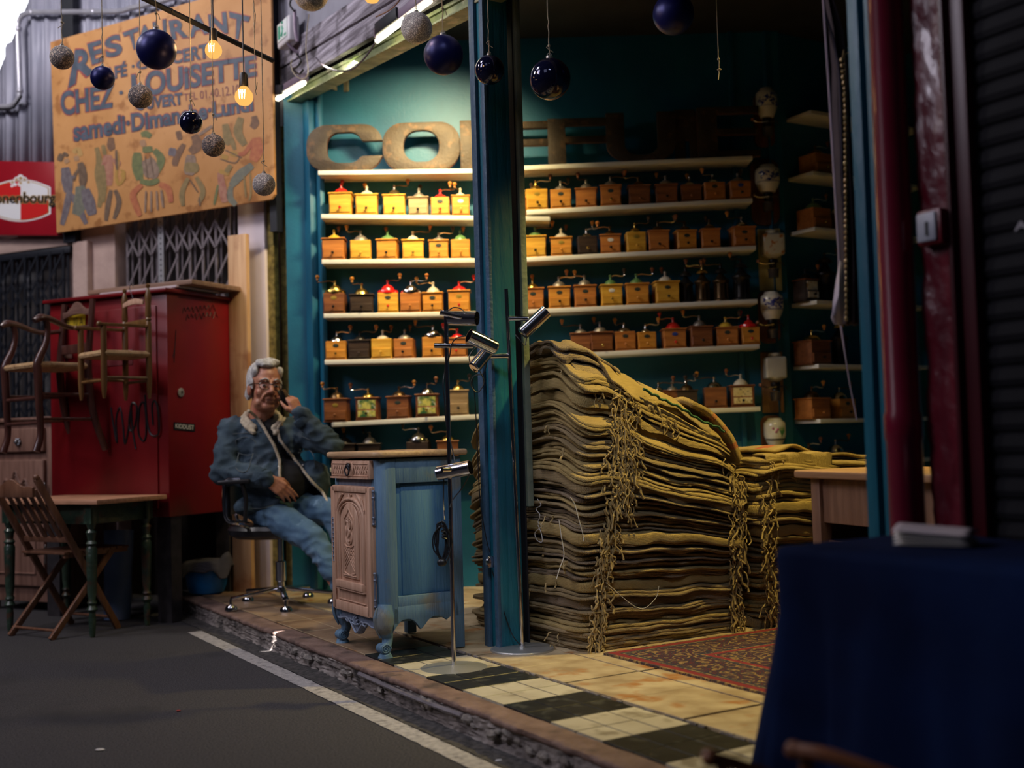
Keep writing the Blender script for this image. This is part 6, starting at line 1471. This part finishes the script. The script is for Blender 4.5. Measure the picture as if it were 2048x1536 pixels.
# table with blue velvet cloth
VEL = mat('blue_velvet', (.0012,.006,.030), (.003,.014,.062), 2.5, .85, bump=.3, bscale=12, spec=.1)
TZc = .62; cn = G(1548, 1100, TZc); Lt = 1.35; Wt = .535-toS(cn).x
t = thing('side_table', 'table hidden under the dark blue velvet cloth at lower right', 'table', (cn.x, cn.y, 0), TH)
b = B(); b.box((Wt/2, -Lt/2, TZc-.025), (Wt-.04, Lt-.04, .03)); b.build('tabletop', DARKW, t, bev=.003)
for x in (.06, Wt-.06):
    for y in (-.06, -Lt+.06): b = B(); b.box((x, y, TZc/2-.012), (.05, .05, TZc-.03)); b.build('leg', DARKW, t)
b = B(); NP = 200; per = perim(Wt, Lt, .03, NP); rows = []; crn = random.Random(2)
for r_, (z, k) in enumerate([(TZc, .0), (TZc, .5), (TZc, .97), (TZc-.004, 1.0), (TZc-.02, 1.01), (TZc-.12, 1.0), (TZc-.28, 1.0), (TZc-.45, 1.0), (.03, 1.0)]):
    row = []
    for i, (x, y) in enumerate(per):
        y = -y; fl = max(0, TZc-z); X, Y = x-Wt/2, y+Lt/2
        cor = math.exp(-min((x)**2+(y)**2, (x-Wt)**2+(y)**2, x**2+(y+Lt)**2, (x-Wt)**2+(y+Lt)**2)/.02)
        s_ = .06*fl+.085*fl*(sin(i*.33+1.2*noise.noise(V((i*.07, 0, 0))))+.4*sin(i*.81+2)+1.0*cor*sin(i*.9))+.03*fl
        kk = k if k < 1 else k+s_*1.6
        row.append((min(Wt/2+X*kk, Wt+.004), -Lt/2+Y*kk, z-(.004*noise.noise(V((i*.3, r_, 0))) if k > .9 else 0)))
    rows.append(row)
vs = [p for r_ in rows for p in r_]; fs = [(r_*NP+i, r_*NP+(i+1)%NP, (r_+1)*NP+(i+1)%NP, (r_+1)*NP+i) for r_ in range(len(rows)-1) for i in range(NP)]
b.add(vs, fs); o = b.build('tablecloth', VEL, loc=(cn.x, cn.y, .008), rotz=TH, solid=.004, ang=80); tag(o, 'dark blue velvet cloth draped over the table at lower right', 'tablecloth')
# booklet on the cloth
p0 = G(1786, 1092, TZc+.012); p1 = G(1938, 1096, TZc+.012); a_ = atan2(p1.y-p0.y, p1.x-p0.x); L_ = (p1-p0).length
t = thing('folded_booklet', 'white folded booklet lying on the blue velvet cloth', 'booklet', (p0.x, p0.y, TZc+.0125), a_)
PAP = mat('paper', (.62,.60,.56), (.7,.68,.64), 5, .7)
b = B(); 
for k in range(5): b.grid(lambda u, v, k=k: (L_*u*(1-.01*k), .012*k*0+.13*v, .003+.0035*k+.010*sin(pi*v)*(k/5)+.004*k*(1-u)), 10, 8)
b.build('pages', PAP, t, solid=.001); b = B(); b.grid(lambda u, v: (L_*u, .13*v-.004, .024+.012*sin(pi*v)+.010*(1-u)), 10, 8); b.build('cover', mat('booklet_cover', (.5,.44,.46), (.58,.5,.5), 8, .5), t, solid=.0015)
# blurred wooden arms of a chair at the bottom edge
CAR = wood('foreground_chair_wood', (.15,.05,.02), (.24,.09,.035), (.4,4,4), 8, .35, .1)
t = thing('wooden_armchair', 'dark wooden armchair just below the frame before the blue cloth', 'chair', (.60, 2.02, 0), 0)
def rel(px, py, d): return D(px, py, d)-V((.60, 2.02, 0))
for (a, m_, c_) in (((1420,1516,1.95), (1470,1528,1.98), (1560,1560,2.02)), ((1588,1500,1.95), (1660,1512,1.9), (1800,1560,1.85))):
    b = B(); b.tube([rel(*a), rel(*m_), rel(*c_)], [.013,.012,.012], 10, 5); b.ball(rel(*a), .016, 12); ar = b.build('armrest', CAR, t)
    b = B(); p = rel(*a)+V((.02,0,-.01)); b.tube([p, (p.x+.01, p.y+.02, .008)], .012, 10); b.build('leg', CAR, t)
    b = B(); p = rel(*c_); b.tube([p, (p.x+.02, p.y-.02, .008)], .012, 10); b.build('leg', CAR, t)
b = B(); p = rel(1560,1560,2.02); q = rel(1800,1560,1.85); r0 = rel(1420,1516,1.95); s0 = rel(1588,1500,1.95)
b.add([(r0.x,r0.y,.20),(s0.x,s0.y,.20),(q.x,q.y,.20),(p.x,p.y,.20),(r0.x,r0.y,.22),(s0.x,s0.y,.22),(q.x,q.y,.22),(p.x,p.y,.22)], [(3,2,1,0),(4,5,6,7),(0,1,5,4),(1,2,6,5),(2,3,7,6),(3,0,4,7)]); b.build('seat', CAR, t)
# litter on the road
for (x, y, r_, c_, lab) in ((200,1501,.014,(.6,.58,.55),'small white scrap of paper on the asphalt near the bottom edge'),(357,1423,.008,(.3,.03,.02),'tiny red leaf on the asphalt'),(998,1523,.010,(.6,.6,.62),'small white pebble on the road beside the painted line')):
    p = G(x, y, RZ); b = B(); b.lathe([(r_*.6,0),(r_,.002),(r_*.7,.005),(0,.006)], (0,0,0), 7, None, 1.3, .7); o = b.build('litter_scrap', mat('scrap', c_, rough=.8), loc=(p.x, p.y, RZ+.001)); tag(o, lab, 'litter')
# ================================================================ MAN ON A SWIVEL CHAIR
PD = 6.42
def mp(px, py, dd=0.0): return D(px, py, PD+dd)
PB = V((mp(560, 1100).x, PD, .007))
def ell(b, c, r, R=None, n=20):
    b.ball((0,0,0), 1.0, n, (1,1,1), T(c) @ (R if R else M.Identity(4)) @ M.Diagonal((r[0], r[1], r[2], 1)))
def cap(b, a, ra, c, rc, n=14):
    a, c = V(a), V(c); d = (c-a); L = d.length; q = d.to_track_quat('Z', 'Y').to_matrix().to_4x4(); m = 6
    prof = [(ra*cos(pi/2*(1-k/m)), -ra*sin(pi/2*(1-k/m))) for k in range(m+1)]+[(rc*cos(pi/2*k/m), L+rc*sin(pi/2*k/m)) for k in range(m+1)]
    b.lathe(prof, (0,0,0), n, T(a) @ q)
def chain(b, pts, rs):
    for i in range(len(pts)-1): cap(b, pts[i], rs[i], pts[i+1], rs[i+1])
def blob(b, name, m, parent, vox, smooth=4, loc=None, fn=None, cut=None, solid=0, dec=1.0):
    me = bpy.data.meshes.new('tmp'); me.from_pydata([tuple(p) for p in b.v], [], b.f); o = bpy.data.objects.new('tmp', me); COL.objects.link(o)
    r_ = o.modifiers.new('r', 'REMESH'); r_.mode = 'VOXEL'; r_.voxel_size = vox
    s_ = o.modifiers.new('s', 'SMOOTH'); s_.factor = .5; s_.iterations = smooth
    dg = bpy.context.evaluated_depsgraph_get(); nm = bpy.data.meshes.new_from_object(o.evaluated_get(dg)); bpy.data.objects.remove(o)
    nm.name = name; nm.materials.clear(); nm.materials.append(m)
    if fn:
        ns = [v.normal.copy() for v in nm.vertices]
        for v, n_ in zip(nm.vertices, ns): v.co = v.co + n_*fn(v.co, n_)
    if cut:
        bm = bmesh.new(); bm.from_mesh(nm); bmesh.ops.delete(bm, geom=[f for f in bm.faces if cut(f.calc_center_median(), f.normal)], context='FACES'); bm.to_mesh(nm); bm.free()
    nm.shade_smooth(); ob = bpy.data.objects.new(name, nm); COL.objects.link(ob)
    if parent: ob.parent = parent
    if loc is not None: ob.location = loc
    if solid: md = ob.modifiers.new('t', 'SOLIDIFY'); md.thickness = solid; md.offset = -1
    return ob
def hand(b, W, d, n, s, curls, L=.175, thumb=(.5, .5)):
    d, n, s = V(d).normalized(), V(n).normalized(), V(s).normalized(); k = L/.18
    for i, o_ in enumerate((.030, .010, -.010, -.029)):
        kn = V(W)+d*(.088-.004*abs(i-1))*k+s*o_*k; cap(b, V(W)+s*o_*.55*k, .017*k, kn, .0125*k)
        ln = [.041, .045, .042, .033][i]*k; p = kn; a = 0; c_ = curls[i] if hasattr(curls, '__len__') else curls
        for j, (f_, r0, r1) in enumerate(((1, .0095, .0088), (.68, .0086, .0080), (.52, .0078, .0066))):
            a += c_*(1, 1.15, .7)[j]; q = p+(d*cos(a)-n*sin(a))*ln*f_; cap(b, p, r0*k, q, r1*k, 10); p = q
    t0 = V(W)+d*.022*k+s*.022*k-n*.006; t1 = t0+(d*.7+s*.65-n*thumb[0]*.5).normalized()*.045*k; t2 = t1+(d*.95+s*(.3-thumb[1]*.5)-n*thumb[0]).normalized()*.032*k; t3 = t2+(d-s*thumb[1]*.5-n*thumb[0]).normalized()*.024*k
    cap(b, t0, .017*k, t1, .0125*k); cap(b, t1, .0115*k, t2, .010*k); cap(b, t2, .0098*k, t3, .0078*k)
SKIN = mat('weathered_skin', (.42,.17,.10), (.50,.23,.14), 30, .45, bump=.12, bscale=90, c3=(.40,.12,.08), noise2=22)
HAIRM = mat('white_hair', (.38,.37,.36), (.68,.67,.66), 60, .7, st=(1,1,.5), bump=1.0, bscale=140)
DEN = mat('dark_denim', (.022,.046,.072), (.060,.100,.140), 9, .85, bump=.5, bscale=320, c3=(.075,.11,.15), noise2=12)
JEAN = mat('blue_jeans', (.045,.105,.19), (.10,.19,.30), 7, .85, bump=.5, bscale=320, c3=(.17,.28,.40), noise2=8)
FLEE = mat('cream_fleece', (.50,.42,.30), (.66,.57,.43), 60, .95, bump=1, bscale=120)
SHIRT = mat('black_shirt', (.006,.006,.008), (.014,.014,.017), 8, .9)
# joints
HC = mp(530, 776, -.02); NB = mp(522, 838, .03)
shR, elR, wrR = mp(466, 862, .0), mp(446, 944, -.10), mp(533, 957, -.20)
shL, elL, wrL = mp(596, 862, .06), mp(660, 890, -.10), mp(596, 830, -.16)
hipR, hipL = mp(527, 1018, -.02), mp(574, 1010, .10)
knR, knL = mp(626, 1078, -.30), mp(668, 1026, -.12)
anR, anL = mp(690, 1192, -.40), mp(716, 1176, -.20)
chest, belly, pelv = mp(532, 900, .04), mp(556, 962, .02), mp(552, 1010, .05)
root = None
b = B(); loc = lambda p: V(p)-PB
# head in its own frame: x lateral, y forward, z up
yaw = radians(30); HR = T(loc(HC)) @ Rz(yaw+0) @ Rz(pi) @ Rx(radians(2)) @ Ry(radians(-4)) @ M.Scale(1.10, 4)
def hell(bb, c, r, rot=None): bb.ball((0,0,0), 1.0, 20, (1,1,1), HR @ T(c) @ (rot if rot else M.Identity(4)) @ M.Diagonal((r[0], r[1], r[2], 1)))
def hcap(bb, a, ra, c, rc): cap(bb, HR @ V(a), ra*1.1, HR @ V(c), rc*1.1)
hell(b, (0,-.010,.040), (.075,.096,.090)); hell(b, (0,.030,-.030), (.063,.062,.085)); hell(b, (0,.066,-.098), (.032,.026,.024)); hell(b, (0,.02,-.085), (.060,.055,.040))
for s_ in (-1, 1):
    hell(b, (s_*.040,.058,-.030), (.027,.026,.026)); hell(b, (s_*.046,.030,-.080), (.020,.035,.024)); hell(b, (s_*.079,-.006,-.012), (.009,.020,.034), Rz(s_*.25)); hell(b, (s_*.014,.104,-.032), (.010,.012,.008))
    hcap(b, (s_*.014,.084,.030), .010, (s_*.050,.070,.028), .010)
    hcap(b, (s_*.030,.092,-.044), .006, (s_*.040,.078,-.068), .006)
hcap(b, (0,.086,.022), .009, (0,.117,-.024), .013); hell(b, (0,.117,-.028), (.014,.013,.012))
hcap(b, (-.020,.090,-.061), .0055, (.020,.090,-.061), .0055); hcap(b, (-.017,.088,-.078), .0065, (.017,.088,-.078), .0065)
hcap(b, (0,-.02,-.06), .058, (0,-.045,-.15), .062)
cap(b, loc(NB), .062, loc(HC)+V((0,.02,-.09)), .058)
# torso, limbs
cap(b, loc(shR), .06, loc(shL), .06); ell(b, loc(chest), (.17,.12,.20)); ell(b, loc(belly), (.165,.14,.14)); ell(b, loc(pelv), (.16,.13,.11))
chain(b, [loc(shR), loc(elR), loc(wrR)], [.055,.043,.030]); chain(b, [loc(shL), loc(elL), loc(wrL)], [.055,.043,.030])
chain(b, [loc(hipR), loc(knR), loc(anR)], [.085,.058,.040]); chain(b, [loc(hipL), loc(knL), loc(anL)], [.085,.058,.040])
# resting hand: fingers point down towards the lap
hand(b, loc(wrR)+V((.012,-.006,-.006)), (mp(586,990,-.20)-mp(537,955,-.22)), (.25,-.85,.45), (.55,.15,.6), [.22,.30,.36,.42], .185, (.6,.3))
# phone hand beside the cheek
hw = mp(599, 829, -.125); hd = (mp(577, 786, -.11)-mp(597, 828, -.13)).normalized()
hand(b, loc(hw), hd, (.75,-.62,.25), (-.35,-.75,-.3), [.55,.62,.70,.78], .185, (.3,.2))
man = blob(b, 'person', SKIN, None, .0052, 3, PB)
tag(man, 'white-haired person in glasses and denim jacket sitting and talking on a phone', 'person')
# eyes, brows, mouth, glasses
b = B()
for s_ in (-1, 1): hell(b, (s_*.030,.0835,.003), (.012,.0095,.0060))
b.build('eyes', mat('eye_white', (.55,.5,.47), rough=.2), man); b = B()
for s_ in (-1, 1): hell(b, (s_*.031+.003,.0915,.003), (.0054,.0032,.0050))
b.build('irises', mat('eye_dark', (.02,.015,.012), rough=.1), man); b = B()
for s_ in (-1, 1): b.tube([HR @ V(p) for p in ((s_*.013,.100,.030), (s_*.030,.098,.036), (s_*.052,.080,.030))], [.004,.006,.003], 6, 3)
b.build('eyebrows', HAIRM, man); b = B(); b.tube([HR @ V(p) for p in ((-.021,.0945,-.071), (-.008,.0985,-.0695), (.008,.0985,-.0695), (.021,.0945,-.071))], [.0015,.0032,.0032,.0015], 6, 3); b.build('mouth', mat('mouth_dark', (.10,.02,.02), rough=.5), man)
b = B()
for s_ in (-1, 1):
    b.tube([HR @ V((s_*(.032+.0275*cos(a)), .1045-.012*abs(cos(a))*(1 if cos(a) > 0 else .2), .001+.021*sin(a)*(1 if sin(a) > 0 else .95))) for a in [2*pi*k/24 for k in range(25)]], .0026, 6)
    b.tube([HR @ V(p) for p in ((s_*.059,.092,.010), (s_*.078,.04,.012), (s_*.084,-.01,.008), (s_*.084,-.022,-.006))], .0026, 6, 3)
b.tube([HR @ V(p) for p in ((-.006,.108,.008), (0,.111,.010), (.006,.108,.008))], .0026, 6, 2); b.build('glasses', mat('tortoise_frame', (.03,.012,.008), rough=.25), man)
# hair
b = B(); hell(b, (0,-.040,.058), (.084,.086,.086)); hell(b, (0,-.085,-.005), (.062,.032,.060)); hell(b, (.012,.035,.122), (.055,.048,.022), Rx(-.35)); hell(b, (-.02,.0,.132), (.05,.05,.022))
for s_ in (-1, 1): hell(b, (s_*.073,-.022,.025), (.017,.042,.048)); hell(b, (s_*.064,.022,.080), (.018,.034,.032)); hell(b, (s_*.070,-.045,-.03), (.018,.030,.035)); hell(b, (s_*.074,.022,.015), (.008,.012,.03))
blob(b, 'hair', HAIRM, man, .0048, 5, None, lambda c, n: .004*noise.noise(c*26)+.004*noise.noise(V((c.x*130, c.y*130, c.z*26))))
# shirt, jeans, jacket
b = B(); ell(b, loc(chest), (.18,.13,.21)); ell(b, loc(belly)+V((.02,-.02,0)), (.165,.155,.135)); ell(b, loc(pelv), (.16,.13,.085)); cap(b, loc(shR)+V((.04,0,0)), .06, loc(shL)-V((.04,0,0)), .06); cap(b, loc(NB)+V((0,.01,-.02)), .075, loc(NB)+V((.004,-.004,.006)), .066)
blob(b, 'shirt', SHIRT, man, .009, 4, None, lambda c, n: .006*noise.noise(c*12))
def wr(c, n): return .006*noise.noise(V((c.x*14, c.y*14, c.z*20)))+.008*(1-abs(noise.noise(V((c.x*6+c.z*20, c.y*6, c.z*8-c.x*12))))*2.4)-.004
b = B(); ell(b, loc(pelv)+V((0,0,-.015)), (.175,.15,.095)); chain(b, [loc(hipR), loc(knR), loc(anR)+V((.0,0,.04))], [.098,.074,.058]); chain(b, [loc(hipL), loc(knL), loc(anL)+V((0,0,.04))], [.098,.074,.058])
blob(b, 'jeans', JEAN, man, .009, 3, None, wr)
for (an, kn) in ((anR, knR), (anL, knL)):
    b = B(); a = loc(an); z0 = .035; d = V((.9, -.35, 0)).normalized(); cap(b, (a.x-.01, a.y, .05), .042, (a.x, a.y, .10), .040); cap(b, (a.x-.02, a.y, z0), .034, (a.x+d.x*.17, a.y+d.y*.17, z0-.002), .032)
    blob(b, 'shoe', mat('dark_shoe', (.02,.016,.014), rough=.5), man, .008, 3, None, lambda c, n: 0)
b = B(); ell(b, loc(chest)+V((0,0,-.01)), (.205,.165,.225)); ell(b, loc(belly)+V((-.012,0,0)), (.20,.185,.16)); ell(b, loc(mp(545,1006,.0)), (.175,.165,.075)); cap(b, loc(shR), .082, loc(shL), .080)
ell(b, loc(mp(500,1012,-.05)), (.085,.12,.055)); ell(b, loc(mp(628,965,.04)), (.09,.12,.13))
chain(b, [loc(shR), loc((shR+elR)/2), loc(elR), loc((elR+wrR)/2), loc(wrR)-V((.008,0,0))], [.086,.080,.074,.062,.052])
chain(b, [loc(shL), loc((shL+elL)/2), loc(elL), loc((elL+wrL)/2), loc(wrL)+V((.012,0,0))], [.084,.080,.076,.062,.050])
# opening of the jacket: left (his right) edge and right edge as lines in x-z
LE = [loc(mp(*p)) for p in ((512,822), (540,858), (560,890), (571,920), (576,962), (570,985))]
RE = [loc(mp(*p)) for p in ((566,836), (556,858), (562,878), (590,920), (625,962), (662,1004))]
def edge(E_, z):
    for i in range(len(E_)-1):
        if E_[i].z >= z >= E_[i+1].z: f_ = (E_[i].z-z)/(E_[i].z-E_[i+1].z); return E_[i].x+(E_[i+1].x-E_[i].x)*f_
    return E_[0].x if z > E_[0].z else E_[-1].x
def cutj(c, n):
    if n.y > .15: return False
    zt_, zb_ = LE[0].z+.03, RE[-1].z-.2
    return zb_ < c.z < zt_ and edge(LE, c.z) < c.x < edge(RE, c.z)
jk = blob(b, 'denim_jacket', DEN, man, .009, 3, None, lambda c, n: wr(c, n)*1.3, cutj, .012)
from mathutils.bvhtree import BVHTree
bm = bmesh.new(); bm.from_mesh(jk.data); bv = BVHTree.FromBMesh(bm); bm.free()
def surf(x, z, lift=.004):
    h = bv.ray_cast(V((x, -1.5, z)), V((0,1,0)))
    return V((x, (h[0].y-lift) if h[0] else -.14, z))
b = B()
for E_, sg in ((LE, -1), (RE, 1)):
    P = []
    for k in range(34):
        z = E_[0].z+(E_[-1].z-E_[0].z)*k/33; x = edge(E_, z)+sg*.010; P.append(surf(x, z))
    # keep the trim on a smooth curve
    for it in range(3):
        for k in range(1, len(P)-1): P[k].y = (P[k-1].y+P[k].y*2+P[k+1].y)/4
    b.tube(P, .0085, 8)
b.build('fleece_edge', FLEE, jk)
cl = B()                                                   # turned-down fleece collar
q = loc(NB)
for P, rr0 in (([q+V((.02,.085,.050)), q+V((-.045,.070,.045)), q+V((-.082,.0,.030)), q+V((-.075,-.060,.008)), q+V((-.045,-.105,-.020)), q+V((-.010,-.125,-.048))], .017),
               ([q+V((.02,.085,.050)), q+V((.075,.060,.030)), q+V((.110,.0,.0)), q+V((.115,-.060,-.028)), q+V((.092,-.105,-.055))], .017)):
    for i in range(len(P)-1):
        cap(cl, P[i], rr0, P[i+1], rr0); cap(cl, P[i]+(P[i]-q-V((0,0,.03))).normalized()*.018-V((0,0,.018)), .015, P[i+1]+(P[i+1]-q-V((0,0,.03))).normalized()*.018-V((0,0,.018)), .015)
blob(cl, 'fleece_collar', FLEE, jk, .006, 2, None, lambda c, n: .003*noise.noise(c*90))
SEAM = mat('denim_seam', (.10,.12,.13), rough=.9)
def seam(pts, nm='seam', m=SEAM, w=.0022):
    b = B(); b.tube([surf(loc(mp(*p)).x, loc(mp(*p)).z, .003) for p in pts], w, 5, 3); b.build(nm, m, jk)
seam([(474,868),(500,866),(530,864),(548,862)]); seam([(480,880),(484,905),(514,908),(520,884),(500,874),(480,880)], 'pocket_flap'); seam([(486,905),(488,935),(512,940),(516,906)], 'pocket_flap')
seam([(592,868),(612,874),(630,880)]); seam([(606,905),(622,900),(636,912),(634,935)], 'pocket_flap'); seam([(497,1012),(530,1014),(560,1006),(575,990)])
for p in ((558,893),(567,932),(600,899),(608,930),(548,858)):
    b = B(); b.ball(surf(loc(mp(*p)).x, loc(mp(*p)).z, .004), .006, 8); b.build('button', STEEL, jk)
for (w, e) in ((wrR, elR), (wrL, elL)):
    d = (loc(e)-loc(w)).normalized(); b = B(); p = loc(w)+d*.012; b.tube([p, p+d*.045], [.052, .056], 18); b.build('cuff', DEN, jk, bev=.006)
b = B(); pc = loc(mp(573, 801, -.125)); R_ = frame(pc, hd.cross(V((.4,-.8,.2))).normalized(), V((.75,-.62,.25)).normalized(), hd)
R_ = frame(pc, (hd.cross(V((.75,-.62,.25)))).normalized(), V((.75,-.62,.25)).normalized(), hd)
b.box((0,0,0), (.062,.010,.135)); b.v = [tuple(R_ @ V(p)) for p in b.v]; o = b.build('phone', mat('phone_black', (.006,.006,.008), rough=.15), loc=PB, bev=.003); tag(o, 'black mobile phone held to the ear of the seated person', 'phone')
# ---- office chair
oc = mp(563, 1195, .02); t = thing('office_chair', 'black swivel chair with chrome arms and star base under the seated person', 'chair', (oc.x, oc.y, .007), 0)
BLKL = mat('black_leatherette', (.010,.010,.012), (.02,.02,.024), 12, .4)
def oq(px, py, dd=0): return mp(px, py, dd)-V(t.location)
sc_ = oq(545, 1045, .05)
b = B(); b.lathe([(0,-.05),(.19,-.05),(.225,-.03),(.235,0),(.22,.02),(.1,.03),(0,.03)], (sc_.x, sc_.y, .425), 32, None, 1.05, 1); b.build('seat', BLKL, t)
b = B(); 
def bk(u, v): a = -1.0+2.0*u; return (sc_.x-.10-.16*cos(a)*.9, sc_.y+.10+.22*sin(a)-.03, .50+.30*v)
b.grid(lambda u, v: (sc_.x-.21+.05*cos((u-.5)*2.4)*-1, sc_.y-.10+.40*u, .50+.26*v), 12, 8); b.build('backrest', BLKL, t, solid=.035)
for dy, pxs in ((-.24, 0), (.26, 22)):
    b = B(); b.tube([oq(481+pxs, 958, dy), oq(452+pxs, 962, dy), oq(448+pxs, 985, dy), oq(449+pxs, 1020, dy), oq(456+pxs, 1042, dy), oq(480+pxs, 1048, dy*.9), (sc_.x-.05, sc_.y+dy*.4, .40)], .011, 10, 5, flat=1); a = b.build('armrest', CHROME, t)
    b = B(); b.bar(oq(436+pxs, 966, dy), oq(500+pxs, 962, dy), .045, .024); b.build('arm_pad', BLKL, a, bev=.008); b = B(); b.tube([oq(484+pxs, 966, dy), oq(492+pxs, 1000, dy), oq(490+pxs, 1044, dy)], .012, 8, 4); b.build('arm_upright', BLACK, a)
b = B(); b.tube([(0,0,.08),(0,0,.13),(0,0,.135),(0,0,.24),(0,0,.245),(0,0,.39)], [.022,.022,.030,.030,.017,.017], 18); b.lathe([(.02,.07),(.036,.075),(.036,.10),(.02,.105)], (0,0,0), 20); b.build('column', CHROME, t)
b = B(); b.tube([(sc_.x*.5-.12,-.1,.385),(0,0,.375),(sc_.x,.08,.385)], .014, 8, 3); b.build('under_frame', BLACK, t)
for k in range(5):
    a = radians(200+72*k+14); r_ = .29; b = B(); b.bar((0,0,.095), (r_*cos(a), r_*sin(a), .062), .034, .020); st_ = b.build('base_arm', CHROME, t, bev=.006)
    b = B(); b.lathe([(.034,0),(.034,.012),(.026,.026),(.010,.032),(.008,.06)], (r_*cos(a), r_*sin(a), .0), 18); b.build('foot', CHROME, st_)
